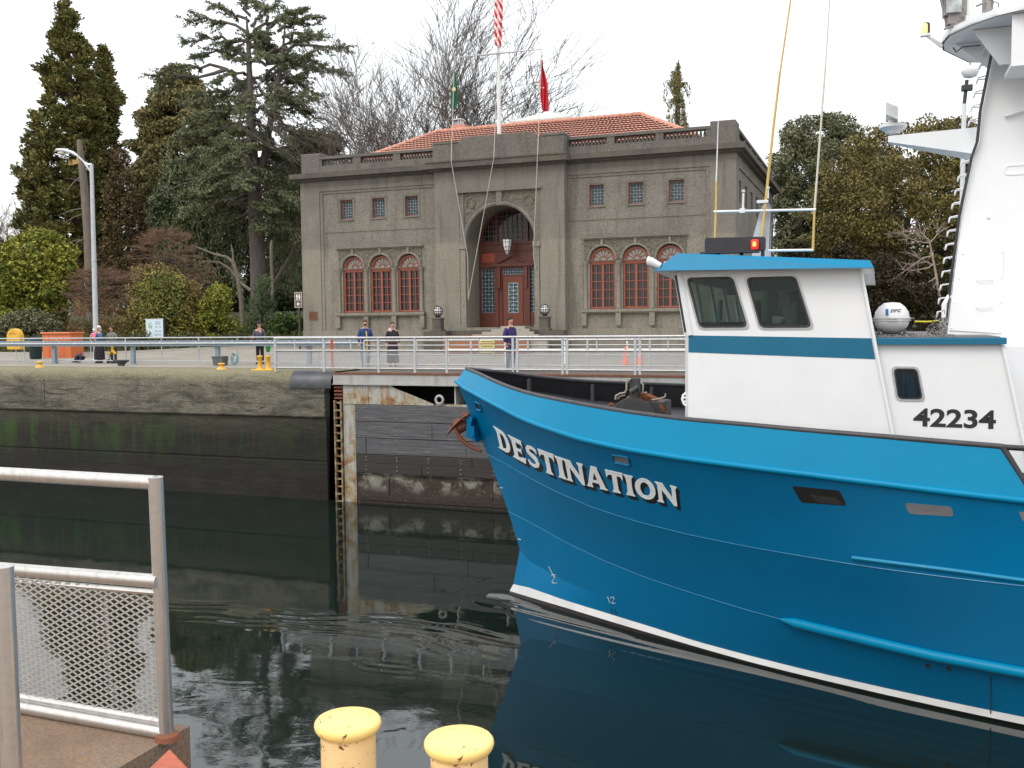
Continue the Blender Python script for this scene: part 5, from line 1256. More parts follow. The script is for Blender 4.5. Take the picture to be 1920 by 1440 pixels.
# light board with the red side light
m = MB(); by_ = 17.0
m.plate(rpoly([(-2.82, 3.03), (-1.80, 3.01), (-1.80, 2.77), (-2.82, 2.77)], .05), [], lambda u, v_, d: (u, by_+d, v_), .02); m.box(-2.86, -1.9, by_-.3, by_, 2.74, 2.765)
for x in (-2.6, -2.2, -1.85): m.box(x-.03, x+.03, by_+.0, by_+.05, 2.55, 2.78)
lb = m.build('light_board', pm('board_black', (.018, .016, .022), (.025, .024, .028), 4, .5), wh)
m = MB(); m.lathe([(.055, 2.80), (.06, 2.82), (.06, 2.94), (.05, 2.96)], (-1.97, by_-.09, 0), 14); m.build('red_light', glow('red_glow', (1, .02, .01), .7), lb, smooth=50)
m = MB(); m.lathe([(.026, 2.84), (.03, 2.87), (.026, 2.92)], (-1.97, by_-.145, 0), 10); m.build('bulb', glow('red_bulb', (1, .25, .05), 2.5), lb, smooth=50)
# aerials and their frames
ay = 18.3; yel = pm('aerial_yellow', (.62, .42, .12), (.55, .36, .10), 5, .5); am = pm('aerial_cream', (.62, .60, .48), (.55, .53, .42), 5, .5)
def P3(px, py, y=ay): return atY(px, py, y)
def aerial(pts, mats_r, label=None):
    m = MB()
    for i in range(len(pts)-1): m.cur = 0 if mats_r[i][0] == 'y' else (1 if mats_r[i][0] == 'c' else 2); m.path([pts[i], pts[i+1]], [mats_r[i][1], mats_r[i][2]], 8)
    o = m.build('aerial', [yel, am, white_p], boat, smooth=60)
aerial([P3(1340, 452), P3(1342, 397), P3(1343, 340), P3(1347, 218)], [('y', .02, .02), ('y', .02, .018), ('w', .013, .008)])
aerial([P3(1428, 450), P3(1450, 240), P3(1462, 140), P3(1484, -10), P3(1500, -160)], [('y', .025, .024), ('y', .024, .02), ('y', .017, .015), ('c', .013, .01)])
aerial([P3(1524, 470), P3(1527, 395), P3(1548, 120), P3(1556, -5), P3(1563, -150)], [('y', .022, .02), ('c', .019, .017), ('c', .013, .012), ('c', .011, .008)])
m = MB(); m.tube(P3(1441, 470), P3(1525, 469), .024, 8); m.build('aerial_arm', white_p, boat, smooth=50)
m = MB(); m.tube(P3(1338, 397), P3(1530, 393), .024, 8); m.tube(P3(1393, 393), P3(1394, 362), .018, 8)
a = P3(1394, 358); m.lathe([(.03, -.02), (.035, .01), (.01, .02)], a, 10); m.cbox(P3(1392, 395), .09, .07, .08)
m.tube(P3(1440, 372), P3(1440, 352), .016, 8); m.lathe([(.03, -.02), (.035, .01), (.01, .02)], P3(1440, 352), 10); m.cbox(P3(1430, 378), .2, .08, .05); m.build('aerial_frame', white_p, boat, smooth=50)
m = MB(); m.plate([(P3(1408, 446).x, 2.6), (P3(1410, 446).x, P3(1410, 446).z), (P3(1427, 384).x, P3(1427, 384).z), (P3(1444, 380).x, P3(1444, 380).z), (P3(1443, 446).x, 2.6)], [], lambda u, v_, d: (u, ay+.1+d, v_), .16); m.build('small_mast', pm('mast_grey', (.5, .5, .5), (.42, .42, .43)), boat)
m = MB()
for k, dx in enumerate((0, 3, 5)): m.path([P3(1443+dx, 470), P3(1444+dx, 430), P3(1446+dx*1.4, 405), P3(1443+dx*.4, 372)], .009, 5)
m.build('cable', black_r, boat, smooth=50)

# ---- after house
HY2 = 16.22
m = MB(); W2 = [(.23, .83), (.55, .83), (.635, .375), (.30, .375)]
def aft_x(z): return lerp(1.73, 2.05, (1.2-z)/1.5)
o2 = [(-.45, -.75), (-.45, 1.22), (aft_x(1.22), 1.22), (aft_x(-.75), -.75)]
side_plate(m, o2, [rpoly(W2, .07)], HY2, .05); side_plate(m, o2, [], 2*YC-HY2-.05, .05)
m.add([(aft_x(1.22), HY2+.05, 1.22), (aft_x(-.75), HY2+.05, -.75), (aft_x(-.75), 2*YC-HY2-.05, -.75), (aft_x(1.22), 2*YC-HY2-.05, 1.22)], [(0, 1, 2, 3)])
ah = m.build('after_house', hw, boat)
P = rpoly(W2, .07, 5); c = Vector((.43, .60))
def grow2(k): return [(c.x+(p[0]-c.x)*(1+k/.16), c.y+(p[1]-c.y)*(1+k/.22)) for p in P]
m = MB(); m.plate(grow2(.04), [grow2(.004)], lambda u, v_, d: (u, HY2-.014+d, v_), .014); w = m.build('window', fr_m, ah)
m = MB(); m.plate(grow2(.01), [grow2(-.01)], lambda u, v_, d: (u, HY2-.018+d, v_), .018); m.build('gasket', black_r, w)
m = MB(); m.plate(grow2(.004), [], lambda u, v_, d: (u, HY2+.02+d, v_), .01); m.build('pane', pm('curtained_glass', (.015, .035, .055), (.008, .012, .016), 6, .08, stretch=(4, 1, .3)), w)
m = MB(); m.bbox(-.2, 1.78, HY2-.10, 2*YC-HY2+.10, 1.21, 1.31, .01); m.build('deck_edge', stripe_b, ah)
m = MB(); m.box(-.2, 1.7, HY2, 2*YC-HY2, 1.311, 1.325); m.build('upper_deck', pm('deck_grey', (.12, .12, .12), (.09, .09, .09)), ah)
m = MB(); m.path([(aft_x(1.2), HY2-.02, 1.2), (aft_x(-.6), HY2-.02, -.6)], .03, 8); m.build('corner_pipe', hw, ah, smooth=60)
# number 42234
cu = bpy.data.curves.new('registration_number', 'FONT'); cu.body = '42234'; cu.size = .36; cu.extrude = .002; cu.offset = .010; cu.resolution_u = 6
tmp = bpy.data.objects.new('t', cu); COL.objects.link(tmp); dg = bpy.context.evaluated_depsgraph_get(); dg.update(); me = bpy.data.meshes.new_from_object(tmp.evaluated_get(dg)); 
vv = np.array([tuple(p.co) for p in me.vertices]); mn, mx = vv.min(0), vv.max(0); bpy.data.objects.remove(tmp)
nv = np.zeros_like(vv); tt = (vv[:, 0]-mn[0])/(mx[0]-mn[0]); hh = (vv[:, 1]-mn[1])/(mx[1]-mn[1])
nv[:, 0] = .515+tt*1.15; nv[:, 2] = -.055-.012*tt+hh*.285; nv[:, 1] = HY2-.004-vv[:, 2]*.8
nv -= np.array(WL[ah.name]); me.vertices.foreach_set('co', nv.ravel()); me.name = 'registration_number'; me.materials.clear(); me.materials.append(pm('number_black', (.015, .015, .017), (.02, .02, .022)))
o = bpy.data.objects.new('registration_number', me); COL.objects.link(o); o.parent = ah
# main structure behind (white casing under the mast)
m = MB(); m.box(1.9, 9, 17.3, 22.3, -.9, 1.15); m.box(2.5, 9, 17.0, 22.6, -.9, -.35); m.cur = 1; m.box(1.8, 9, 16.6, 23, -1.05, -.62); m.build('casing', [hw, dark_m], boat)
# mast
MYn, MYf = 18.3, 19.55
prof_f = [(1.05, 1.3), (1.10, 1.34), (1.31, 3.38), (1.50, 4.42), (1.57, 4.6), (1.60, 5.1), (1.78, 6.16), (1.9, 7.2)]
m = MB(); outl = [(p[0], p[1]) for p in prof_f]+[(3.6, 7.2), (3.7, 5.0), (3.9, 3.0), (4.1, 1.15), (1.05, 1.15)]
m.plate(outl, [], lambda u, v_, d: (u, MYn+d+(v_-1.15)*.08*(1 if d == 0 else -1), v_), MYf-MYn); mast = m.build('mast', hw, boat)
pan = [(1.30, 2.78), (1.95, 2.77), (1.94, 1.34), (1.13, 1.40)]
def my(z): return MYn+(z-1.15)*.08
m = MB(); m.plate(pan, [], lambda u, v_, d: (u, my(v_)-.02+d, v_), .015); m.build('access_panel', hw, mast)
for z in (1.78, 2.24): m = MB(); m.path([(1.55, my(z)-.03, z), (1.56, my(z)-.07, z), (1.78, my(z)-.07, z), (1.79, my(z)-.03, z)], .008, 5); m.build('panel_handle', hw, mast)
m = MB()
for i in range(4):
    for (x, z) in ((1.30-.055*i+.03, 2.7-.42*i), (1.92, 2.7-.42*i)): m.ball((x, my(z)-.022, z), .014, 6)
m.build('panel_bolt', hw, mast)
m = MB(); m.path([(1.95, my(5.0)-.06, 4.99), (2.2, my(5)-.09, 5.06), (3.4, my(5)-.09, 5.08)], .03, 8); m.path([(2.0, my(5.9)-.06, 5.95), (3.2, my(5.9)-.06, 5.97)], .025, 8); m.ball((1.72, my(3.3), 3.3), .03, 8); m.build('grab_rail', hw, mast, smooth=50)
m = MB(); m.plate(rrect(1.95, 2.5, 4.0, 4.18, .06), [rrect(1.98, 2.47, 4.03, 4.15, .045)], lambda u, v_, d: (u, my(v_)-.012+d, v_), .012); m.build('vent_outline', hw, mast)
def mfx(z): return float(np.interp(z, [p[1] for p in prof_f[1:]], [p[0] for p in prof_f[1:]]))
# ladder rungs and black hoses on the forward face
m = MB()
for z in np.arange(1.75, 6.8, .235):
    if 4.4 < z < 4.95: continue
    x = mfx(z); m.path([(x+.02, 18.75, z), (x-.16, 18.75, z-.03), (x-.19, 18.78, z-.12 ), (x-.17, 18.9, z-.03), (x+.02, 19.05, z)], .014, 6)
m.build('ladder_rung', hw, mast, smooth=50)
for k in range(3):
    m = MB(); m.path([(mfx(z)-.035-.015*(k % 2), 18.42+.06*k+.01*math.sin(z*3+k), z) for z in np.arange(1.33, 6.1, .25)], .017, 6); m.build('hose', black_r, mast, smooth=60)
m = MB(); m.path([(1.3, 18.5, 1.95), (1.12, 18.45, 1.97), (1.06, 18.45, 1.85), (1.06, 18.45, 1.33)], .05, 10); m.build('vent_pipe', hw, mast, smooth=50)
# radar arm
m = MB(); ya_, yb_ = 18.95, 19.75
q = [atY(1665, 255, ya_), atY(1845, 237, ya_), atY(1845, 291, ya_), atY(1665, 266, ya_)]; q = [(p.x, ya_, p.z) for p in q]
r_ = [(p[0], yb_, p[2]) for p in q]; r_[0] = (q[0][0]+.02, ya_+.25, q[0][2]); r_[3] = (q[3][0]+.02, ya_+.25, q[3][2])
m.add(q+r_, [(0, 1, 2, 3), (7, 6, 5, 4), (0, 4, 5, 1), (3, 2, 6, 7), (0, 3, 7, 4), (1, 5, 6, 2)])
arm = m.build('radar_arm', hw, mast)
rp_ = atY(1674, 240, 19.1)
m = MB(); m.lathe([(.12, -.10), (.14, -.06), (.24, .0), (.24, .05), (.10, .09), (.06, .16)], (rp_.x, 19.1, rp_.z), 18); m.build('radar_base', white_p, arm, smooth=40)
m = MB(); m.v = []; m.cbox((0, 0, 0), .20, .7, .22); m.v = [(rp_.x-.02+p[0], 19.1+p[1], rp_.z+.27+p[2]+(-.08 if p[0] > 0 else .02)) for p in m.v]; m.build('radar_scanner', pm('scanner_white', (.6, .6, .6), (.45, .45, .46)), arm)
# top platform
zf = 6.36
pts2 = [(1.0, 19.25), (.965, 18.75), (1.04, 18.3), (1.34, 17.8), (1.68, 17.42), (2.1, 17.2), (3.9, 17.2), (3.9, 21.4), (2.0, 20.6), (1.5, 20.35)]
m = MB(); m.plate(pts2, [], lambda u, v_, d: (u, v_, zf+d), .03)
n = len(pts2); cxp, cyp = 2.4, 19.2
for i in range(n):
    a, b = Vector((*pts2[i], zf-.0)), Vector((*pts2[(i+1) % n], zf)); 
    ai, bi = a.lerp(Vector((cxp, cyp, zf)), .02), b.lerp(Vector((cxp, cyp, zf)), .02); up_ = Vector((0, 0, .11))
    m.add([a, b, b+up_, a+up_, ai, bi, bi+up_, ai+up_], [(0, 1, 2, 3), (5, 4, 7, 6), (3, 2, 6, 7), (1, 0, 4, 5)])
plat = m.build('platform', hw, mast)
m = MB()
m.plate([(1.2, 6.35), (1.75, 5.85), (1.85, 6.35)], [], lambda u, v_, d: (u, 18.9+d, v_), .04); m.build('bracket', hw, mast); m = MB(); m.plate([(1.4, 6.35), (1.8, 5.75), (3.5, 5.75), (3.5, 6.35)], [], lambda u, v_, d: (u, 18.1+d, v_), .05); m.build('bracket', hw, mast); m = MB()
m.box(1.9, 3.2, 17.4, 18.3, 5.55, 5.62); m.box(1.9, 3.2, 17.4, 17.46, 5.62, 6.35)
m.build('lamp_box', hw, mast)
m = MB(); m.path([(1.55, 18.6, 6.22), (1.3, 18.8, 6.27), (1.2, 18.9, 6.22), (1.15, 18.9, 6.3)], .012, 5); m.build('cable', dark_m, mast)
a = atY(1735, 66, 18.9)
m = MB(); m.path([(1.0, 18.9, 6.36), (a.x+.02, 18.9, a.z)], [.07, .03], 6); m.cbox((a.x, 18.9, a.z), .16, .12, .04); am_ = m.build('lamp_arm', hw, mast)
m = MB(); m.lathe([(.055, .02), (.07, .03), (.07, .20), (.06, .22)], (a.x+.01, 18.95, a.z), 12); m.build('lamp_housing', pm('amber_housing', (.12, .05, .02), (.08, .03, .015)), am_, smooth=40)
m = MB(); m.lathe([(.045, .03), (.052, .05), (.052, .17), (.04, .19)], (a.x-.02, 18.88, a.z), 12); m.build('amber_light', glow('amber_glow', (1, .62, .18), 1.6), am_, smooth=40)
# gear on the platform
gm = pm('floodlight_grey', (.30, .27, .26), (.22, .20, .19), 7, .5, .2); m = MB()
for px0, py0, px1, py1, r_ in ((1762, -20, 1778, 52, .035), (1772, -10, 1776, 54, .02), (1798, -15, 1806, 40, .02)):
    m.path([atY(px0, py0, 18.3), atY(px1, py1, 18.3)], r_, 4)
for (c_, w_, h_) in (((1790, 8), .34, .40), ((1790, 38), .26, .16), ((1852, 8), .12, .22)):
    p = atY(*c_, 18.3); m.cbox(p, w_, .2, h_, .2)
for q in ((1770, 55, 1812, 40), (1768, 30, 1806, 14), (1830, 12, 1862, -2)): m.path([atY(q[0], q[1], 18.2), atY(q[2], q[3], 18.2)], .02, 5)
m.cur = 1
for c_, w_, h_ in (((1789, 6), .24, .30),): p = atY(*c_, 18.14); m.cbox(p, w_, .02, h_, .2)
m.cur = 2; m.tube(atY(1812, 40, 18.3), atY(1810, -60, 18.3), .045, 8); m.tube(atY(1818, 34, 18.3), atY(1812, -60, 18.3), .015, 6)
m.tube(atY(1830, 30, 18.1), atY(1822, 0, 18.1), .01, 5); m.cur = 0; m.lathe([(.05, 0), (.05, .12), (.04, .13)], atY(1853, 18, 18.2), 10)
m.path([atY(1858, 14, 18.2), atY(1864, 3, 18.2), atY(1872, 6, 18.2), atY(1872, 14, 18.2)], .012, 5)
m.path([atY(1797, 40, 18.2), atY(1803, 30, 18.2), atY(1809, 34, 18.2), atY(1806, 44, 18.2)], .012, 5)
m.build('floodlight_rack', [gm, pm('lens_pale', (.55, .6, .58), (.2, .22, .22), 6, .15), white_p], plat)
# satellite dome on its pole, behind the arm
m = MB(); b0, b1 = atY(1798, 620, 21.5), atY(1808, 195, 21.5); b2 = atY(1813, 150, 21.5)
m.tube((b0.x, 21.5, 1.3), b1, .045, 10); m.cur = 1; m.tube(b1, b2, .035, 8); m.cbox(atY(1813, 165, 21.5), .2, .16, .1); m.cur = 0
m.lathe([(.03, -.15), (.12, -.12), (.17, -.02), (.145, 0.06), (.10, .08), (.001, .085)], atY(1819, 132, 21.5), 18); m.cur = 1; m.tube(atY(1819, 128, 21.5), atY(1819, 117, 21.5), .012, 5)
m.build('satellite_mast', [white_p, dark_m], boat, smooth=50)
# life raft canister in its cradle (lashed on deck: a thing of its own)
rf_ = empty('life_raft_canister', (.2, 17.3, 1.33)); tag(rf_, 'round white life raft canister with small blue mark on the upper deck behind the wheelhouse', 'life raft')
rc = atY(1672, 597, 17.4); RX, RR = .275, .265
m = MB(); pr = [(.02, -RX), (.11, -RX*.94), (.19, -RX*.74), (RR-.01, -RX*.45), (RR, -.02)]; pr2 = [(a, -b) for a, b in pr[::-1]]
m.lathe(pr+pr2, (0, 0, 0), 32, 'x'); m.v = [(rc.x+p[0], 17.4+p[1]*1.3, rc.z+p[2]*1.0) for p in m.v]; m.build('canister', white_p, rf_, smooth=50)
m = MB(); k = 32; pts_ = []
for th in np.linspace(0, 2*math.pi, 33): 
    ax, ay_ = math.cos(th), math.sin(th); pts_.append((rc.x+(RX+.012)*ax, 17.4+(RR*1.3+.012)*ay_, rc.z-.0))
m.path(pts_, .016, 6); m.path([(p[0], p[1], p[2]-.035) for p in pts_], .012, 6); m.build('seam_band', pm('band_cream', (.62, .61, .56), None, 6, .4), rf_, smooth=60)
def raft_front(x, z):
    u = (x-rc.x)/RX; rr_ = RR*math.sqrt(max(.02, 1-abs(u)**2.4)); dz = z-rc.z; return 17.4-1.3*math.sqrt(max(0, rr_*rr_-dz*dz))-.022
m = MB(); m.plate(rect(rc.x-.10, rc.x-.055, rc.z+.05, rc.z+.155), [], lambda u, v_, d: (u, raft_front(u, v_)+d, v_), .003, False); m.build('blue_mark', pm('mark_blue', (.02, .14, .42), None, 5), rf_, fix=False)
cu = bpy.data.curves.new('canister_lettering', 'FONT'); cu.body = 'DBC'; cu.size = .075; cu.offset = .002; cu.shear = .25
tmp = bpy.data.objects.new('t', cu); COL.objects.link(tmp); dg = bpy.context.evaluated_depsgraph_get(); dg.update(); me = bpy.data.meshes.new_from_object(tmp.evaluated_get(dg)); bpy.data.objects.remove(tmp)
vv = np.array([tuple(p.co) for p in me.vertices]); nv = np.zeros_like(vv)
for i_, p in enumerate(vv): x = rc.x-.03+p[0]*1.1; z = rc.z+.105+p[1]*.9; nv[i_] = (x, raft_front(x, z), z)
nv -= np.array(WL[rf_.name]); me.vertices.foreach_set('co', nv.ravel()); me.materials.clear(); me.materials.append(MATS['number_black'])
o = bpy.data.objects.new('canister_lettering', me); COL.objects.link(o); o.parent = rf_
m = MB(); m.box(rc.x-.34, rc.x+.36, 17.1, 17.16, 1.325, 1.36); m.box(rc.x-.34, rc.x+.36, 17.6, 17.66, 1.325, 1.36)
for x in (rc.x-.2, rc.x+.2): m.path([(x, 17.05, 1.36), (x, 17.12, 1.44), (x, 17.4, 1.345), (x, 17.68, 1.44)], .02, 6)
m.path([(rc.x-.33, 17.15, 1.36), (rc.x-.36, 17.15, 1.6)], .015, 6); m.ball((rc.x+.34, 17.2, 1.47), .035, 8); m.ball((rc.x+.32, 17.2, 1.60), .03, 8); m.build('cradle', dark_m, rf_, smooth=40)
m = MB(); m.box(-.1, 1.1, 16.6, 16.63, 1.325, 1.36); m.box(.9, 1.02, 16.9, 17.0, 1.32, 1.62); random.seed(9)
for i in range(60): 
    x = random.uniform(.80, 1.02); z = 1.33+random.random()**1.4*(.45*(x-.72)/.3); m.path([(x, 18.2, z), (x+random.uniform(-.05, .05), 18.2, z+random.uniform(-.03, .05)), (x+random.uniform(-.06, .06), 18.25, z+random.uniform(-.04, .04))], .007, 3)
m.build('cable_bundle', pm('cable_mix', (.30, .29, .28), (.04, .04, .045), 30, .6, sharp=True), boat)

# ---- anchor hung at the stem
an = empty('anchor', (-8.9, 19.6, -1.4)); tag(an, 'rusty brown stockless anchor hanging at the bow of the blue boat', 'anchor')
anr = pm('anchor_rust', (.22, .065, .03), (.13, .045, .028), 12, .8, 0, .5, 60, .01)
AY = 19.45
def PA(px, py, y=AY): return atY(px, py, y)
m = MB(); m.path([PA(838, 816), PA(845, 806), PA(858, 793), PA(872, 781), PA(880, 777)], [.03, .07, .085, .07, .04], 8, squash=.5)
m.path([PA(838, 816, 19.1), PA(850, 800, 19.1), PA(866, 785, 19.1)], [.015, .05, .05], 8, squash=.5)
m.build('fluke', anr, an, smooth=50)
m = MB(); m.path([PA(852, 792, 19.6), PA(864, 800, 19.6), PA(876, 795, 19.6)], [.12, .16, .12], 10); m.path([PA(868, 779, 19.5), PA(880, 780, 19.5)], .07, 8); m.build('crown', anr, an, smooth=50)
m = MB(); m.path([PA(852, 800), PA(857, 812), PA(864, 822), PA(874, 832), PA(888, 840), PA(902, 846)], [.05, .06, .065, .07, .07, .05], 8, squash=.6); m.build('arm', anr, an, smooth=50)
m = MB()
m.plate([(x.x, x.z) for x in (PA(878, 785, 19.55), PA(884, 778, 19.55), PA(889, 783, 19.55), PA(886, 797, 19.55), PA(892, 800, 19.55), PA(893, 820, 19.55), PA(896, 828, 19.55), PA(876, 816, 19.55), PA(878, 800, 19.55))], [], lambda u, v_, d: (u, 19.45+d, v_), .35)
m.lathe([(.035, -.03), (.03, -.04)], PA(886, 817, 19.45), 10, 'y'); m.build('anchor_bracket', hull_blue, boat)

# ---- windlass and foredeck gear
m = MB(); wy = 18.7
def PW(px, py, y=wy): return atY(px, py, y)
c = PW(1187, 790, 18.2); m.lathe([(.02, -.02), (.45, -.02), (.46, .0), (.45, .03), (.16, .05), (.16, .75), (.45, .78), (.45, .84), (.02, .85)], (c.x, 18.2, c.z), 36, 'y')
m.box(c.x-.5, c.x+.5, 18.3, 19.2, -1.0, c.z-.35); p = PW(1190, 722, 18.4); m.box(p.x-.09, p.x+.09, 18.35, 18.5, p.z-.3, p.z+.13)
m.path([PW(1183, 735, 18.2), PW(1197, 726, 18.2)], [.06, .055], 10); m.plate([(PW(1170, 745, 18.25).x, c.z), (PW(1176, 727, 18.25).x, c.z+.36), (PW(1183, 727, 18.25).x, c.z+.36), (PW(1187, 745, 18.25).x, c.z)], [], lambda u, v_, d: (u, 18.25+d, v_), .05)
wdl = m.build('windlass', dark_m, boat, smooth=40)
m = MB(); m.path([(c.x+.12+.42*math.cos(t), 18.5+.03*math.sin(t*9), c.z+.01+.42*math.sin(t)) for t in np.linspace(-.3, 2.2, 30)], .07, 6, squash=1.8); m.path([(c.x+.08+.38*math.cos(t), 18.7, c.z+.40*math.sin(t)) for t in np.linspace(-.3, 2.4, 22)], .06, 6, squash=2); m.path([PW(1140, 762), PW(1146, 757), PW(1150, 760)], .03, 6); m.build('anchor_chain', pm('chain_orange', (.30, .11, .04), (.16, .06, .03), 16, .8, 0, 1, 40, .03), wdl, smooth=50)
m = MB(); cr = pm('hose_cream', (.40, .36, .28), (.3, .26, .2), 6, .6)
m.path([PW(1154, 749, 18.3), PW(1155, 742, 18.3), PW(1162, 738, 18.3), PW(1172, 736, 18.3), PW(1175, 730, 18.3), PW(1175, 716, 18.3), PW(1178, 711, 18.3), PW(1183, 711, 18.3)], .02, 6)
m.path([PW(1158, 748, 18.35), PW(1163, 743, 18.35), PW(1172, 741, 18.35)], .018, 6); m.path([PW(1201, 717, 18.4), PW(1206, 721, 18.4), PW(1205, 736, 18.4), PW(1213, 736, 18.4)], .018, 6)
m.path([PW(1222, 750, 18.2), PW(1238, 747, 18.2), PW(1247, 744, 18.2), PW(1248, 738, 18.2)], .016, 6); m.build('hose', cr, wdl, smooth=50)
m = MB(); p = PW(1232, 752, 18.6); m.bbox(p.x-.22, p.x+.22, 18.4, 18.9, -1.0, p.z+.02, .03); m.box(p.x+.2, p.x+.24, 18.37, 18.41, -1.0, p.z+.03); m.build('deck_locker', dark_m, boat)
# white guard of the house front step
m = MB(); g = [atY(x, y, 16.35) for x, y in ((1297, 735), (1288, 735), (1281, 741), (1279, 748), (1282, 757), (1288, 762), (1297, 762))]
m.path(g, .022, 6); m.path([atY(1281, 746, 16.35), atY(1297, 745, 16.35)], .016, 6); m.path([atY(1281, 753, 16.35), atY(1297, 753, 16.35)], .016, 6); m.path([atY(1289, 735, 16.35), atY(1287, 762, 16.35)], .012, 6); m.build('step_guard', hw, wh, smooth=50)
# ------------------------------------------------------------------ people
def skin(name, V, E, Rr, mat, parent, sub=2, rot=0, sc=1, loc=(0, 0, 0)):
    me = bpy.data.meshes.new(name); me.from_pydata([tuple(v) for v in V], E, []); o = bpy.data.objects.new(name, me); COL.objects.link(o)
    sm_ = o.modifiers.new('s', 'SKIN'); 
    if not me.skin_vertices: bpy.context.view_layer.objects.active = o
    sl = me.skin_vertices[0].data
    for i, r in enumerate(Rr): sl[i].radius = (r if isinstance(r, tuple) else (r, r)); sl[i].use_root = (i == 0)
    sm_.branch_smoothing = .3; sb = o.modifiers.new('u', 'SUBSURF'); sb.levels = sub; sb.render_levels = sub
    dg = bpy.context.evaluated_depsgraph_get(); dg.update(); m2 = bpy.data.meshes.new_from_object(o.evaluated_get(dg)); bpy.data.objects.remove(o); bpy.data.meshes.remove(me)
    m2.materials.clear(); m2.materials.append(mat)
    ca, sa = math.cos(rot), math.sin(rot); co = np.zeros(len(m2.vertices)*3); m2.vertices.foreach_get('co', co); co = co.reshape(-1, 3)*sc
    x = co[:, 0]*ca-co[:, 1]*sa; y = co[:, 0]*sa+co[:, 1]*ca; co = np.stack([x, y, co[:, 2]], 1); m2.vertices.foreach_set('co', co.ravel()); m2.polygons.foreach_set('use_smooth', [True]*len(m2.polygons)); m2.update()
    q = bpy.data.objects.new(name, m2); COL.objects.link(q); q.parent = parent; return q
def person(loc, h, face, label, arms, jacket, pants, hair_m, hat=None, legs=None, lean=0, head_turn=(0, 0), shoe=None, skirt=None, bulk=1.0, hood=None, hair_len=0):
    """local frame: person looks along -y; face = rotation about z. arms: ((elbow, wrist) left, (elbow, wrist) right)"""
    e = empty('person', loc); tag(e, label, 'person'); sc = h/1.8; rot = face
    hx, hy = head_turn
    legs = legs or (((.10, -.01, .50), (.10, .02, .09)), ((-.10, -.01, .50), (-.10, .02, .09)))
    V = [(0, 0, .95), (0, lean*.3, 1.15), (0, lean*.7, 1.36), (0, lean, 1.50), (hx*.5, lean-.015+hy*.5, 1.585), (hx, lean-.02+hy, 1.67), (hx, lean-.005+hy, 1.745)]
    Rr = [.12, .11, .13, .052, .066, (.078, .095), (.06, .075)]; E = [(i, i+1) for i in range(6)]
    V.append((hx*1.15, lean-.118+hy, 1.665)); Rr.append(.014); E.append((5, 7))          # nose
    for sx in (1, -1): V.append((hx+sx*.083, lean+hy, 1.665)); Rr.append(.018); E.append((5, len(V)-1))   # ears
    for k, sx in ((0, 1), (1, -1)):
        el, wr = arms[k]; b = len(V); V += [(sx*.17, lean*.85, 1.42), el, wr]; Rr += [.06, .045, .030]; E += [(2, b), (b, b+1), (b+1, b+2)]
        w = Vector(wr); d = (w-Vector(el)).normalized(); sd_ = d.cross(Vector((0, 0, 1) if abs(d.z) < .8 else (0, -1, 0))).normalized(); pm_ = w+d*.07; V.append(tuple(pm_)); Rr.append((.036, .02)); E.append((b+2, b+3)); nb = b+3
        nrm = sd_.cross(d)
        for fi, (off, ln) in enumerate(((-.028, .060), (-.010, .072), (.009, .068), (.027, .052))):
            p1 = pm_+sd_*off+d*.02; p2 = p1+d*ln*.55+nrm*.012; p3 = p2+d*ln*.35+nrm*.028; c = len(V); V += [tuple(p1), tuple(p2), tuple(p3)]; Rr += [.009, .0085, .0075]; E += [(nb, c), (c, c+1), (c+1, c+2)]
        p1 = w+d*.03-sd_*.034; p2 = p1-sd_*.024+d*.03; c = len(V); V += [tuple(p1), tuple(p2)]; Rr += [.011, .009]; E += [(b+2, c), (c, c+1)]
    for k, sx in ((0, 1), (1, -1)):
        kn, an_ = legs[k]; b = len(V); V += [(sx*.09, 0, .88), kn, an_, (an_[0]*1.05, an_[1]-.13, an_[2]-.05)]; Rr += [.085, .055, .036, .032]; E += [(0, b), (b, b+1), (b+1, b+2), (b+2, b+3)]
    skin('body', V, E, Rr, skin_m, e, 2, rot, sc)
    B_ = bulk
    V = [(0, lean*.3, 1.10), (0, 0, .90), (0, lean*.7, 1.33), (0, lean*.9, 1.47)]; Rr = [(.155*B_, .125*B_), (.16*B_, .13*B_), (.17*B_, .13*B_), (.075, .075)]; E = [(0, 1), (0, 2), (2, 3)]
    for k, sx in ((0, 1), (1, -1)):
        el, wr = arms[k]; b = len(V); V += [(sx*.17, lean*.85, 1.405), el, tuple(Vector(el).lerp(Vector(wr), .95))]; Rr += [.078*B_, .062*B_, .048]; E += [(2, b), (b, b+1), (b+1, b+2)]
    skin('jacket', V, E, Rr, jacket, e, 2, rot, sc)
    V = [(0, 0, .97)]; Rr = [(.145, .12)]; E = []
    for k, sx in ((0, 1), (1, -1)):
        kn, an_ = legs[k]; b = len(V); V += [(sx*.085, 0, .86), kn, tuple(Vector(an_)+Vector((0, 0, .03)))]; Rr += [.10, .078, .062]; E += [(0, b), (b, b+1), (b+1, b+2)]
    skin('trousers', V, E, Rr, pants, e, 2, rot, sc)
    def loc_(v): x, y = v[0]*sc, v[1]*sc; return (loc[0]+x*math.cos(rot)-y*math.sin(rot), loc[1]+x*math.sin(rot)+y*math.cos(rot), loc[2]+v[2]*sc)
    if skirt:
        m = MB(); m.lathe([(.17, 1.0), (.21, .8), (.24, .45), (.25, .16)], (0, 0, 0), 20, cap=False); m.v = [loc_(v) for v in m.v]; m.build('skirt', skirt, e, smooth=60)
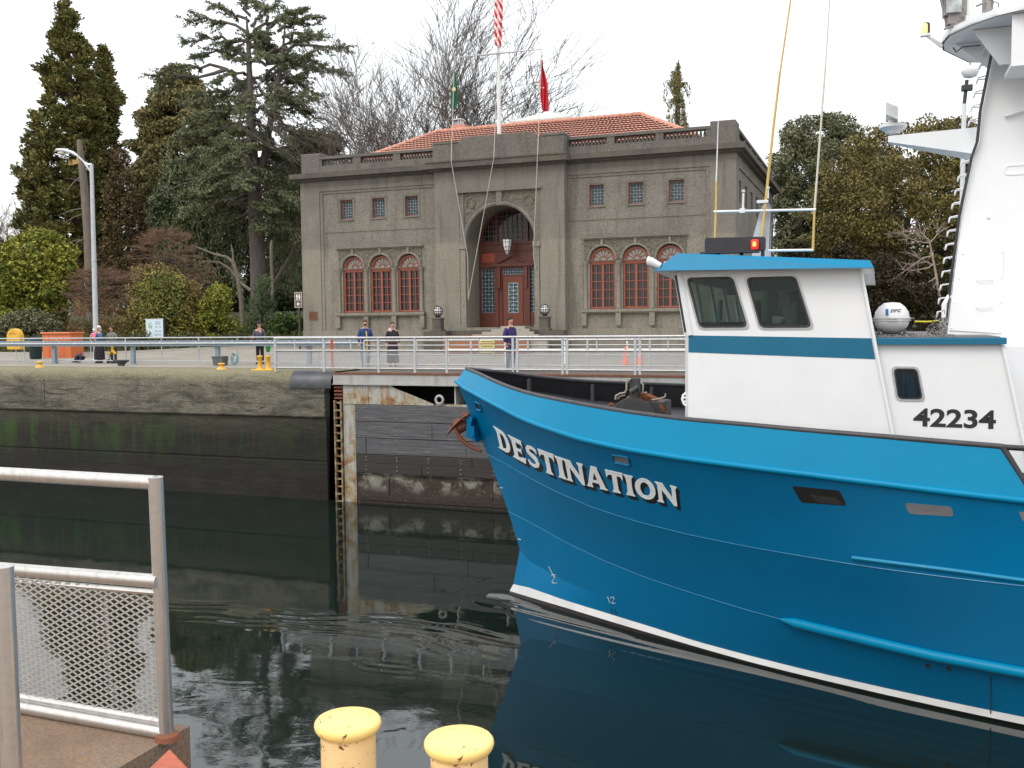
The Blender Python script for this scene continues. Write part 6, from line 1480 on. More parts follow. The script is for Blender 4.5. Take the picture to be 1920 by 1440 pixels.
    for k in (0, 1):
        an_ = legs[k][1]; m = MB(); m.path([(an_[0], an_[1]+.06, an_[2]-.05), (an_[0], an_[1], an_[2]-.035), (an_[0]*1.04, an_[1]-.10, an_[2]-.05), (an_[0]*1.06, an_[1]-.19, an_[2]-.06)], [.045, .055, .048, .03], 8); m.v = [loc_(v) for v in m.v]; m.build('shoe', shoe or dark_m, e, smooth=60)
    m = MB(); hc = (hx, lean+hy+.012, 1.70)
    if hair_m:
        m.ball(hc, .108, 12, (.88, 1.0, .92)); keep = [f for f in m.f if not all(m.v[i][1] < hc[1]-.045 and m.v[i][2] < 1.735 for i in f) and not all(m.v[i][2] < 1.66-hair_len for i in f)]; m.f = keep; m.m = [0]*len(keep); m.v = [loc_(v) for v in m.v]; m.build('hair', hair_m, e, smooth=80)
        if hair_len: m = MB(); m.path([(hx, lean+hy+.06, 1.66), (hx, lean+.08, 1.52)], [.085, .06], 8, squash=.7); m.v = [loc_(v) for v in m.v]; m.build('hair', hair_m, e, smooth=80)
    m = MB()
    for sx in (-1, 1): m.ball((hx+sx*.032, lean-.088+hy, 1.685), .011, 6)
    m.v = [loc_(v) for v in m.v]; m.build('eye', dark_m, e)
    m = MB(); m.path([(hx-.025, lean-.094+hy, 1.622), (hx, lean-.10+hy, 1.619), (hx+.025, lean-.094+hy, 1.622)], .007, 5); m.v = [loc_(v) for v in m.v]; m.build('mouth', pm('lips', (.28, .08, .06)), e)
    if hat:
        m = MB(); m.lathe([(.112, -.02), (.112, .03), (.09, .075), (.04, .095), (.001, .10)], (hx, lean+hy, 1.72), 14); m.plate([(-.09, -.09), (-.07, -.19), (.07, -.19), (.09, -.09)], [], lambda u, v_, d: (hx+u, lean+hy+v_, 1.715+d), .012); m.v = [loc_(v) for v in m.v]; m.build('cap', hat, e, smooth=40)
    if hood:
        m = MB(); m.path([(.12, lean+.05, 1.47), (0, lean+.13, 1.50), (-.12, lean+.05, 1.47), (-.06, lean-.08, 1.42)], [.05, .07, .05, .04], 8); m.v = [loc_(v) for v in m.v]; m.build('hood', hood, e, smooth=60)
    e['_loc'] = 0; del e['_loc']
    return e, loc_
cm = lambda n, a, b=None: pm(n, a, b, 7, .85, 0, .3, 60)
hairb = cm('hair_brown', (.07, .035, .02)); hairg = cm('hair_white', (.72, .70, .64)); hairk = cm('hair_dark', (.02, .014, .012))
def FP(px, Y): q = atZ(px, 684, 0); d = ray(px, 640); p = CAM+d*(Y/d.y); return (p.x, p.y, gz(p.x, p.y))
rest = lambda sx, f=0: ((sx*.24, .03-f, 1.16), (sx*.25, -.06-f, .92))
# man in cap with a green bag
pl_ = FP(487, 34.6); e, L = person(pl_, 1.80, math.radians(8), 'person in black cap, dark grey jacket and black trousers, standing behind the yellow bitt', (rest(1), ((-.25, -.05, 1.18), (-.18, -.28, 1.10))), cm('jacket_dark', (.05, .05, .06), (.09, .09, .11)), cm('trousers_black', (.012, .012, .014)), hairk, cm('cap_black', (.02, .02, .025)), bulk=1.08)
m = MB(); m.path([(-.26, -.30, 1.20), (-.22, -.30, 1.12), (-.20, -.27, .99)], [.03, .09, .05], 8, squash=.5); m.v = [L(v) for v in m.v]; tag(m.build('red_bag', cm('red_cloth', (.42, .02, .03)), smooth=60), 'bright red bundle held in the hand of the person in the black cap', 'bag')
m = MB(); c_ = L((.36, -.02, .70)); m.path([L((.30, 0, .98)), L((.34, 0, .86)), L((.38, .0, .68)), L((.36, 0, .50))], [.03, .10, .14, .08], 10, squash=.6); tag(m.build('green_bag', cm('bag_green', (.02, .20, .03), (.03, .28, .05)), smooth=60), 'shiny green plastic bag hanging beside the person in the black cap', 'bag')
m = MB(); c_ = [L((.13, -.14, 1.36))]; m.box(c_[0][0]-.03, c_[0][0]+.03, c_[0][1]-.03, c_[0][1]-.02, c_[0][2]-.04, c_[0][2]+.05); m.build('badge', cm('badge_pale', (.6, .5, .48)), e)
# woman holding a small child
pl_ = FP(185.5, 34.7); e, L = person(pl_, 1.70, math.radians(-6), 'person with white hair and blue jacket holding a small child in pink, dark long skirt', (((.22, -.06, 1.16), (.06, -.26, 1.13)), ((-.22, -.10, 1.20), (-.10, -.27, 1.16))), cm('jacket_blue', (.06, .14, .28), (.04, .10, .22)), cm('trousers_black', (.01, .01, .01)), hairg, skirt=cm('plaid_skirt', (.035, .022, .03), (.015, .012, .02)), head_turn=(.02, 0), bulk=1.05, hair_len=.03)
cb_ = L((-.14, -.17, 1.02)); ch_, LC = person((cb_[0], cb_[1]+0, cb_[2]-.28), .82, math.radians(10), 'small child in pink coat and white hat, carried by the white haired person', (((.25, -.10, 1.2), (.16, -.22, 1.0)), ((-.25, -.10, 1.2), (-.18, -.22, 1.0))), cm('coat_pink', (.72, .10, .24), (.68, .30, .36)), cm('tights_red', (.40, .03, .03)), None, legs=(((.14, -.20, .72), (.14, -.10, .35)), ((-.14, -.20, .72), (-.14, -.10, .35))), bulk=1.35)
m = MB(); m.ball(LC((0, .03, 1.72)), .085, 12, (1, 1, 1)); keep = [f for f in m.f if not all(m.v[i][1] < LC((0, -.06, 0))[1] for i in f)]; m.f = keep; m.m = [0]*len(keep); m.build('hat', cm('hat_white', (.8, .72, .74)), ch_, smooth=80)
# grey jacket, head bowed over a stroller
pl_ = FP(212, 35.1); e, L = person(pl_, 1.66, math.radians(12), 'person in a baggy grey green jacket with bowed head behind the folded stroller', (((.26, -.08, 1.2), (.10, -.28, 1.18)), ((-.26, -.08, 1.2), (-.08, -.28, 1.18))), cm('jacket_grey', (.13, .15, .13), (.20, .21, .19)), cm('jeans_dark', (.03, .035, .05)), hairb, lean=-.10, bulk=1.2, head_turn=(.02, -.06))
b_ = FP(209, 34.55); st_ = empty('stroller', b_); tag(st_, 'folded stroller with bright yellow fabric and small black wheels at the rail', 'stroller'); X0, Y0_, Z0_ = b_
m = MB(); m.path([(X0+.05, Y0_, .95), (X0+.02, Y0_, .55)], [.09, .08], 8, squash=.4); m.path([(X0-.22, Y0_, .42), (X0-.05, Y0_, .44), (X0+.05, Y0_, .56), (X0+.2, Y0_, .42)], [.07, .08, .10, .07], 8, squash=.6); m.build('fabric', cm('stroller_yellow', (.72, .40, .02)), st_, smooth=60)
m = MB()
for dx in (-.2, .2): m.tube((X0+dx, Y0_, .12), (X0+.03-dx*.4, Y0_+.1, 1.0), .014, 6)
m.tube((X0-.2, Y0_, .3), (X0+.2, Y0_, .3), .014, 6); m.build('frame', dark_m, st_)
for dx in (-.2, .05, .22): m = MB(); m.lathe([(.04, -.03), (.09, -.03), (.09, .03), (.04, .03)], (X0+dx, Y0_-.02, .09), 14, 'x'); m.build('wheel', black_r, st_, smooth=50)
# child kneeling at the rail
b_ = FP(152, 34.75); e = empty('person', b_); tag(e, 'small child in a navy jacket crouching on hands and knees by the rail', 'person'); rr_ = 0
V = [(0, 0, .30), (-.05, -.05, .34), (-.02, -.18, .30), (.02, -.26, .26), (.04, -.32, .22), (-.12, .0, .24), (-.30, -.08, .08), (-.50, .02, .06), (.12, 0, .24), (-.10, -.12, .07), (-.32, .06, .06), (-.15, -.22, .20), (-.16, -.30, .05), (.14, -.22, .20), (.16, -.32, .05), (-.56, .02, .10), (-.38, .06, .10)]
E_ = [(0, 1), (1, 2), (2, 3), (3, 4), (0, 5), (5, 6), (6, 7), (0, 8), (8, 9), (9, 10), (2, 11), (11, 12), (2, 13), (13, 14), (7, 15), (10, 16)]
R_ = [.09, .1, .09, .05, .08, .08, .06, .045, .08, .06, .045, .045, .03, .045, .03, .03, .03]
skin('body', V, E_, R_, skin_m, e, 2, 0, 1)
skin('jacket', [(0, -.02, .32), (-.05, -.06, .36), (-.02, -.18, .32), (-.15, -.22, .20), (-.16, -.28, .08), (.14, -.22, .20), (.16, -.30, .08)], [(0, 1), (1, 2), (2, 3), (3, 4), (2, 5), (5, 6)], [.15, .17, .15, .07, .05, .07, .05], cm('navy_kid', (.03, .05, .16), (.02, .03, .10)), e, 2)
skin('trousers', [(0, 0, .26), (-.12, 0, .22), (-.30, -.08, .09), (-.50, .02, .07), (.12, 0, .22), (-.10, -.12, .09), (-.32, .06, .07)], [(0, 1), (1, 2), (2, 3), (0, 4), (4, 5), (5, 6)], [.12, .10, .08, .06, .10, .08, .06], cm('trousers_navy', (.012, .014, .022)), e, 2)
m = MB(); m.ball((b_[0]+.05, b_[1]-.30, b_[2]+.27), .10, 12); m.build('hair', hairk, e, smooth=80)
m = MB(); m.path([(b_[0]-.50, b_[1]+.02, .08), (b_[0]-.62, b_[1]+.02, .05)], [.05, .035], 8); m.path([(b_[0]+.1, b_[1]-.3, .04), (b_[0]+.22, b_[1]-.33, .04)], [.045, .03], 8); m.build('shoe', cm('shoe_white', (.5, .5, .5), (.1, .1, .1)), e, smooth=60)
# the pair walking in front of the hall, and the man on the gate walkway
pl_ = FP(685, 32.6); e, L = person(pl_, 1.80, math.radians(35), 'bearded person in navy blue jacket and jeans with a long yellow strap', (rest(1, .02), rest(-1, .02)), cm('jacket_navy', (.012, .035, .13), (.02, .05, .18)), cm('jeans_blue', (.10, .16, .26), (.07, .12, .2)), hairb, bulk=1.15)
m = MB(); m.path([L((.02, -.17, 1.36)), L((.04, -.19, 1.1)), L((.04, -.2, .8)), L((.04, -.2, .55))], .022, 6); m.build('strap', cm('strap_yellow', (.70, .52, .03)), e)
m = MB(); m.ball(L((0, -.05, 1.615)), .062, 10, (1, 1, .9)); m.build('beard', cm('hair_beard', (.05, .025, .015)), e, smooth=80)
pl_ = FP(736, 33.1); e, L = person(pl_, 1.72, math.radians(40), 'person with brown bob, black coat and white hood, walking right behind the bearded one', (rest(1), rest(-1)), cm('coat_black', (.012, .011, .014), (.025, .02, .025)), cm('trousers_black', (.01, .01, .01)), hairb, hood=cm('hood_white', (.5, .5, .52)), hair_len=.02, skirt=cm('coat_tail', (.03, .012, .02)))
pl_ = FP(957, 29.9); pl_ = (pl_[0], pl_[1], 0); e, L = person(pl_, 1.82, math.radians(62), 'person in a purple sweater looking right, on the gate walkway before the entrance steps', (((.25, .06, 1.16), (.22, .10, .95)), ((-.25, .02, 1.16), (-.22, -.02, .95))), cm('sweater_purple', (.028, .018, .10), (.04, .025, .14)), cm('jeans_navy', (.05, .07, .12), (.035, .05, .09)), hairk, bulk=1.1)
m = MB(); m.path([L((.06, -.05, 1.50)), L((0, -.10, 1.46)), L((-.06, -.05, 1.50))], .022, 6); m.build('collar', cm('collar_cream', (.55, .45, .35)), e)

# ------------------------------------------------------------------ things on the far deck
def XY(px, Y): d = ray(px, 640); p = CAM+d*(Y/d.y); return p.x
x = XY(31, 36.5)
e = empty('lifebuoy_cabinet', (x, 36.5, 0)); tag(e, 'yellow round topped lifebuoy cabinet on a thin post at the far left', 'cabinet')
zt_ = atY(31, 616, 36.5).z; zb2 = atY(31, 655, 36.5).z; w_ = .44
m = MB(); m.plate([(x-w_, zb2), (x+w_, zb2)]+[(x+w_*.96*math.cos(t), zt_-w_+w_*math.sin(t)) for t in np.linspace(.05, math.pi-.05, 15)], [], lambda u, v_, d: (u, 36.3+d, v_), .28); o = m.build('case', yellow_p, e); bv = o.modifiers.new('bevel', 'BEVEL'); bv.width = .02; bv.segments = 2
m = MB(); m.plate([(x+.12, zb2+.36), (x+.30, zb2+.36), (x+.26, zb2+.32), (x+.16, zb2+.32)], [], lambda u, v_, d: (u, 36.29+d, v_), .01); m.cur = 0
for i, (dx, dz) in enumerate(((-.24, .72), (-.18, .75), (-.11, .77), (-.04, .77), (.03, .76), (.09, .73))): m.box(x+dx, x+dx+.045, 36.29, 36.3, zb2+dz, zb2+dz+.05)
m.build('lettering', cm('faded_letters', (.40, .22, .06)), e)
m = MB(); m.tube((x, 36.45, 0), (x, 36.45, zb2), .03, 8); m.box(x-.12, x+.12, 36.33, 36.57, 0, .02); m.build('post', galv, e)
x = XY(66, 38.5); e = empty('litter_bin', (x, 38.5, 0)); tag(e, 'dark green litter bin between the yellow cabinet and the orange box', 'bin')
m = MB(); m.lathe([(.26, 0), (.29, .05), (.31, .85), (.33, .9)], (x, 38.5, .02), 16); m.build('body', cm('bin_green', (.015, .035, .04)), e, smooth=40)
m = MB(); m.lathe([(.34, .9), (.34, .96), (.25, 1.08), (.1, 1.12), (.001, 1.12)], (x, 38.5, .02), 16); m.path([(x-.12, 38.5, 1.12), (x-.1, 38.5, 1.22), (x, 38.5, 1.24)], .03, 6); m.build('lid', cm('bin_lid', (.03, .05, .055)), e, smooth=40)
a, b_ = atY(78, 645, 39.8), atY(133, 645, 39.8); zt_ = atY(105, 624, 39.8).z; e = empty('storage_box', ((a.x+b_.x)/2, 40.2, 0)); tag(e, 'large orange storage box with an overhanging lid', 'box')
z0_ = atY(105, 668, 39.8).z; m = MB(); m.bbox(a.x+.03, b_.x-.03, 39.8, 40.7, max(0, z0_-.1), zt_-.05, .02)
for k in range(1, 4): xx = lerp(a.x, b_.x, k/4); m.box(xx-.02, xx+.02, 39.785, 39.8, max(.05, z0_), zt_-.14)
m.build('body', orange_p, e)
m = MB(); m.bbox(a.x-.02, b_.x+.02, 39.72, 40.78, zt_-.05, zt_+.03, .015); m.build('lid', pm('orange_lid', (.66, .19, .07), (.58, .16, .06), 4, .5), e)
# cleats, kevel
def cleat(px, Y, label):
    x = XY(px, Y); m = MB(); m.lathe([(.19, 0), (.17, .04), (.08, .09), (.07, .14), (.12, .17), (.13, .21), (.10, .235), (.001, .24)], (x, Y, 0), 16); tag(m.build('mooring_button', yellow_p, smooth=50), label, 'cleat', 'yellow mooring buttons along the coping')
cleat(73, 30.6, 'small yellow mooring button near the orange box, left end of the coping'); cleat(414, 30.2, 'small yellow mooring button in front of the grey tub')
x = XY(226, 32.2); m = MB(); m.lathe([(.14, 0), (.13, .06), (.16, .1), (.30, .2), (.32, .24), (.20, .25)], (0, 0, 0), 18); m.v = [(x+p[0]*1.25, 32.2+p[1]*.7, p[2]) for p in m.v]; tag(m.build('mooring_kevel', dark_m, smooth=50), 'black flared iron mooring kevel on the deck near the people', 'bollard')
x = XY(493, 29.55); e = empty('double_bitt', (x, 29.55, 0)); tag(e, 'yellow double bitt with two posts on one base plate at the coping edge', 'bollard')
m = MB(); m.bbox(x-.44, x+.44, 29.4, 29.72, 0.002, .05, .015); m.build('base', yellow_p, e)
for dx in (-.155, .19):
    m = MB(); m.lathe([(.14, .05), (.10, .09), (.08, .14), (.08, .46), (.10, .48), (.10, .52), (.085, .54), (.001, .545)], (x+dx, 29.56, 0), 18); m.build('bitt', yellow_p, e, smooth=50)
x = XY(412, 33.1); e = empty('tub', (x, 33.1, 0)); tag(e, 'open grey plastic tub on the deck beside a coil of pale blue rope', 'tub')
m = MB(); m.plate([(-.26, -.2), (.26, -.2), (.26, .2), (-.26, .2)], [[(-.23, -.17), (.23, -.17), (.23, .17), (-.23, .17)]], lambda u, v_, d: (x+u*(1 if d else .85), 33.1+v_*(1 if d else .85), .02+d), .36); m.box(x-.22, x+.22, 32.94, 33.26, .01, .05); m.box(x-.28, x+.28, 32.88, 32.9, .34, .38); m.build('shell', cm('tub_grey', (.11, .12, .125)), e)
tq = cm('rope_turquoise', (.22, .38, .40), (.15, .28, .3)); x2 = XY(432, 33.0); m = MB()
for k in range(9):
    r_ = random.uniform(.13, .2); ph = random.uniform(-.4, .4); m.path([(x2+r_*.75*math.cos(t)+.012*k-.05, 33.25+.03*math.sin(3*t+k), .27+.25*math.sin(t)*(1-.03*k)) for t in np.linspace(0, 2*math.pi, 19)], .012, 5)
m.path([(x-.1, 33.1, .38), (x-.12, 33.15, .55), (x-.05, 33.15, .42), (x+.02, 33.1, .36)], .012, 5); tag(m.build('rope_coil', tq, smooth=60), 'coil of pale turquoise rope leaning beside the grey tub', 'rope')
# information board
YB = 44.6; a, b_ = atY(274, 598, YB), atY(307, 632, YB); e = empty('information_board', ((a.x+b_.x)/2, YB, gz(a.x, YB))); tag(e, 'pale blue information board with a small map and four round pictures', 'sign')
m = MB(); m.box(a.x, b_.x, YB-.03, YB, b_.z, a.z); m.build('panel', pm('board_pale_blue', (.56, .68, .74), (.60, .70, .78), 1.5, .4), e)
m = MB(); t_ = .04; m.box(a.x-t_, b_.x+t_, YB-.045, YB-.03, a.z-t_, a.z+.0); m.box(a.x, b_.x, YB-.045, YB-.03, b_.z, b_.z+.03); m.box(a.x, a.x+.03, YB-.045, YB-.03, b_.z+.03, a.z-t_); m.box(b_.x-.03, b_.x, YB-.045, YB-.03, b_.z+.03, a.z-t_); m.build('frame', white_p, e)
W_, H_ = b_.x-a.x, a.z-b_.z; q = lambda u, v_: (a.x+u*W_, b_.z+v_*H_)
m = MB()
for k in range(5):
    u, v_ = q(.14+.0*k, .80-.028*k); m.box(u, u+W_*(.22-.02*(k % 3)), YB-.036, YB-.03, v_, v_+.012)
for (uu, vv) in ((.12, .62), (.17, .66), (.24, .60), (.30, .64), (.15, .54), (.26, .53)): c = q(uu+.05, vv-.02); m.lathe([(.05, -.036), (.05, -.030)], (c[0], YB, c[1]), 9, 'y')
m.build('map', pm('board_green', (.20, .42, .22), (.32, .52, .40), 9), e)
m = MB()
for (uu, vv) in ((.60, .52), (.82, .52), (.60, .30), (.82, .30)): c = q(uu, vv); m.path([(c[0]+.065*math.cos(t), YB-.035, c[1]+.06*math.sin(t)) for t in np.linspace(0, math.pi, 9)], .014, 5)
c = q(.25, .11); m.plate([(c[0]-.03, c[1]), (c[0], c[1]-.045), (c[0]+.03, c[1]), (c[0], c[1]+.045)], [], lambda u, v_, d: (u, YB-.038+d, v_), .008)
for k in range(7): u, v_ = q(.52, .86-.033*k); m.box(u, u+W_*(.38-.04*(k % 3)), YB-.034, YB-.03, v_, v_+.009)
for k in range(4): u, v_ = q(.50, .17-.03*k); m.box(u, u+W_*.4, YB-.034, YB-.03, v_, v_+.007)
m.build('print', cm('print_grey', (.20, .22, .24)), e)
for xx in (a.x-.06, b_.x+.02): m = MB(); m.box(xx, xx+.08, YB-.02, YB+.06, gz(xx, YB), a.z-.02); m.build('post', cm('post_dark', (.02, .018, .025)), e)
# restroom sign on a post at the corner of the hall
YS = 45.2; a, b_ = atY(552.5, 548, YS), atY(567, 576.5, YS); e = empty('restroom_sign', ((a.x+b_.x)/2, YS, gz(a.x, YS))); tag(e, 'brown restroom sign with two white figures and a left arrow beside the hall', 'sign')
W_, H_ = b_.x-a.x, a.z-b_.z; q = lambda u, v_: (a.x+u*W_, b_.z+v_*H_); brs = cm('sign_brown', (.12, .075, .045), (.10, .06, .035)); 
m = MB(); m.box(a.x, b_.x, YS-.02, YS, b_.z, a.z); m.build('panel', brs, e)
m = MB(); t_ = .022
for (u0, u1, v0, v1) in ((0, 1, .96, 1), (0, 1, 0, .04), (0, .07, .04, .96), (.93, 1, .04, .96), (.07, .93, .43, .46)): c0, c1 = q(u0, v0), q(u1, v1); m.box(c0[0], c1[0], YS-.03, YS-.02, c0[1], c1[1])
m.build('border', cm('sign_border', (.55, .50, .46)), e)
m = MB()
for uc, fem in ((.32, 0), (.68, 1)):
    c = q(uc, .88); m.lathe([(.022, -.03), (.022, -.02)], (c[0], YS, c[1]), 10, 'y'); w = .10*W_/.3
    sh = [(-.09, .84), (.09, .84), (.11, .68), (.06, .68), (.06, .50), (-.06, .50), (-.06, .68), (-.11, .68)] if not fem else [(-.07, .84), (.07, .84), (.13, .64), (.07, .64), (.05, .50), (-.05, .50), (-.07, .64), (-.13, .64)]
    m.plate([q(uc+u, v_) for u, v_ in sh], [], lambda u, v_, d: (u, YS-.03+d, v_), .01)
c0, c1 = q(.485, .50), q(.515, .90); m.box(c0[0], c1[0], YS-.03, YS-.02, c0[1], c1[1])
m.plate([q(u, v_) for u, v_ in ((.25, .23), (.50, .36), (.60, .36), (.45, .26), (.78, .26), (.78, .20), (.45, .20), (.60, .10), (.50, .10))], [], lambda u, v_, d: (u, YS-.03+d, v_), .01)
m.build('symbol', cm('sign_white', (.75, .75, .74)), e)
m = MB(); m.box((a.x+b_.x)/2-.04, (a.x+b_.x)/2+.04, YS, YS+.08, gz(a.x, YS), a.z+.03); m.build('post', cm('post_brown', (.06, .05, .04)), e)
# street lamp with loudspeaker
YL = 37.2; pb, ptp = atY(180, 640, YL), atY(171.5, 308, YL); e = empty('street_lamp', (pb.x, YL, 0)); tag(e, 'tall grey street lamp with a curved arm reaching left and a small loudspeaker', 'lamp')
xm = ptp.x; m = MB(); m.path([(pb.x, YL, 0), (pb.x, YL, .4), ((pb.x+ptp.x)/2, YL, ptp.z/2), (ptp.x, YL, ptp.z)], [.16, .13, .11, .085], 14); m.lathe([(.22, 0), (.22, .05), (.16, .1)], (pb.x, YL, 0), 14)
for z in (2.6, 4.8): m.lathe([(.125, z), (.125, z+.05)], (lerp(pb.x, ptp.x, z/ptp.z), YL, 0), 14)
m.build('pole', galv, e, smooth=50)
A_ = [atY(x, y, YL) for x, y in ((171, 322), (165, 315), (156, 302), (146, 293), (136, 289))]; m = MB(); m.path(A_, [.055, .05, .045, .04, .04], 10); m.build('arm', galv, e, smooth=60)
hd = atY(124, 286, YL); m = MB(); m.path([atY(146, 292, YL), atY(136, 286, YL), atY(122, 282, YL), atY(108, 281, YL), atY(104, 284, YL)], [.06, .13, .17, .13, .05], 12, squash=.55); h1 = m.build('lamp_head', pm('lamp_head_grey', (.62, .66, .68), (.5, .54, .56), 4, .35), e, smooth=60)
c = atY(116, 287, YL); m = MB(); m.ball(c, .15, 12, (1.5, 1, .6)); m.build('lens', pm('lamp_lens', (.62, .60, .5), None, 5, .15), e, smooth=80)
c = atY(141, 305, YL-.2); m = MB(); m.add([(c.x-.17, c.y-.25, c.z-.14), (c.x+.08, c.y-.25, c.z-.14), (c.x+.08, c.y-.25, c.z+.11), (c.x-.17, c.y-.25, c.z+.11), (c.x-.02, c.y+.1, c.z-.03), (c.x+.14, c.y+.1, c.z-.03), (c.x+.14, c.y+.1, c.z+.12), (c.x-.02, c.y+.1, c.z+.12)], [(0, 4, 5, 1), (1, 5, 6, 2), (2, 6, 7, 3), (3, 7, 4, 0), (4, 7, 6, 5)]); m.path([(c.x+.05, c.y+.05, c.z+.1), A_[3]], .025, 6); m.build('loudspeaker', pm('horn_cream', (.55, .36, .14), (.45, .28, .1)), e)
# cones
def cone(px, Y, label):
    x = XY(px, Y); e = empty('traffic_cone', (x, Y, .002)); tag(e, label, 'cone', 'orange cones on the plaza')
    m = MB(); m.bbox(x-.19, x+.19, Y-.19, Y+.19, 0.002, .035, .01); m.build('base', black_r, e); m = MB(); m.lathe([(.145, .035), (.13, .06), (.03, .70), (.02, .71)], (x, Y, 0), 16); m.build('body', pm('cone_orange', (.80, .14, .06), None, 5, .5), e, smooth=50)
    return e
cone(1200, 34.2, 'taller orange traffic cone on the plaza behind the gate railing, next to the wheelhouse'); cone(1173, 34.4, 'smaller looking orange cone just left of the other, half hidden by a railing post')
x = XY(622, 31.6); m = MB(); m.path([(x, 31.6, 0), (x, 31.6, 1.05), (x, 31.6, 1.08)], [.05, .05, .03], 10); tag(m.build('marker_post', pm('marker_red', (.55, .08, .03))), 'thin red marker post at the left end of the gate walkway', 'post')
# ------------------------------------------------------------------ vegetation
def leafmat(name, cols, tr=.12):
    s = NB(name); at = s.n('ShaderNodeAttribute'); at.attribute_name = 'rnd'; n = len(cols)
    v = s.pos((1, 1, 1), 'world'); big = s.noise(v, .7, 3, .6)
    f = s.math('ADD', s.math('MULTIPLY', at.outputs['Fac'], .52), s.math('MULTIPLY', big, .85)); f = s.math('SUBTRACT', f, .18)
    s.set(s.ramp(f, [(.15+.7*i/(n-1), c) for i, c in enumerate(cols)]), .62, 0, .25); return s.m
def bark(name, c1, c2): return pm(name, c1, c2, 4, .95, 0, .8, 14, .03, stretch=(1, 1, .3))
bark_g = bark('bark_grey', (.14, .118, .105), (.09, .075, .067)); bark_r = bark('bark_red', (.16, .085, .055), (.09, .05, .035)); bark_d = bark('bark_dark', (.045, .038, .034), (.028, .024, .022)); bark_p = bark('bark_pale', (.19, .155, .12), (.12, .10, .08)); twig_t = bark('twig_tan', (.26, .16, .10), (.16, .095, .06))
def rdir(n, rng): v = rng.normal(size=(n, 3)); return v/np.linalg.norm(v, axis=1, keepdims=True)
def leaves(name, C, L, W, mat, parent, rng, up=.0, dirs=None):
    """rhombic leaf faces at centres C"""
    n = len(C); t = rdir(n, rng) if dirs is None else dirs+rng.normal(size=(n, 3))*.35
    t /= np.linalg.norm(t, axis=1, keepdims=True); q = rdir(n, rng); q[:, 2] *= (1-up); b = np.cross(t, q); b /= np.linalg.norm(b, axis=1, keepdims=True)+1e-9
    l = L*rng.uniform(.6, 1.3, (n, 1))/2; w = W*rng.uniform(.6, 1.3, (n, 1))/2
    V = np.stack([C-t*l, C+b*w, C+t*l, C-b*w], 1).reshape(-1, 3)-np.array(WL[parent.name])
    me = bpy.data.meshes.new(name); me.vertices.add(4*n); me.vertices.foreach_set('co', V.astype(np.float32).ravel())
    me.loops.add(4*n); me.loops.foreach_set('vertex_index', np.arange(4*n, dtype=np.int32)); me.polygons.add(n)
    me.polygons.foreach_set('loop_start', np.arange(0, 4*n, 4, dtype=np.int32)); me.polygons.foreach_set('loop_total', np.full(n, 4, np.int32))
    a = me.attributes.new('rnd', 'FLOAT', 'FACE'); a.data.foreach_set('value', rng.uniform(0, 1, n).astype(np.float32))
    me.materials.append(mat); me.update(); me.validate()
    o = bpy.data.objects.new(name, me); COL.objects.link(o); o.parent = parent; WL[o.name] = WL[parent.name]; return o
def blob(c, r, n, rng, shell=.55):
    """leaf centres in a lumpy clump: denser toward the skin"""
    d = rdir(n, rng); rr = rng.uniform(shell, 1, (n, 1))**.6*rng.uniform(.75, 1.1, (n, 1)); return np.array(c)+d*rr*np.array(r)
class Tubes:
    def __init__(s): s.V = []; s.F = []; s.n = 0
    def seg(s, a, b, r0, r1, k=4):
        a, b = np.asarray(a, float), np.asarray(b, float); t = b-a; L = np.linalg.norm(t)
        if L < 1e-6: return
        t /= L; u = np.cross(t, (0, 0, 1) if abs(t[2]) < .9 else (1, 0, 0)); u /= np.linalg.norm(u); w = np.cross(t, u)
        for j in range(k):
            th = 2*math.pi*j/k; d = u*math.cos(th)+w*math.sin(th); s.V.append(a+d*r0); s.V.append(b+d*r1)
        for j in range(k): j2 = (j+1) % k; s.F.append((s.n+2*j, s.n+2*j2, s.n+2*j2+1, s.n+2*j+1))
        s.n += 2*k
    def poly(s, P, R, k=5):
        for i in range(len(P)-1): s.seg(P[i], P[i+1], R[i], R[i+1], k)
    def build(s, name, mat, parent):
        m = MB(); m.v = [tuple(v) for v in s.V]; m.f = s.F; m.m = [0]*len(s.F); return m.build(name, mat, parent, smooth=60, fix=False)
def limb(T, p, d, L, r, rng, k=5, n=6, droop=0, wob=.12, r_end=.25):
    P = [np.array(p, float)]; R_ = [r]; d = np.array(d, float)
    for i in range(n):
        d = d/np.linalg.norm(d); P.append(P[-1]+d*L/n); R_.append(r*(1-(1-r_end)*(i+1)/n)); d = d+rng.normal(size=3)*wob+np.array([0, 0, droop/n])
    T.poly(P, R_, k); return P, R_, d/np.linalg.norm(d)
def tree_base(px, D, name, label, cat='tree', group=None, pyb=None):
    q = CAM+ray(px, 606)*D; z = gz(q.x, q.y); e = empty(name, (q.x, q.y, z)); tag(e, label, cat, group); return e, np.array([q.x, q.y, z])
def zat(px, py, D): return (CAM+ray(px, py)*D)
def wat(w, D): return w/F*D
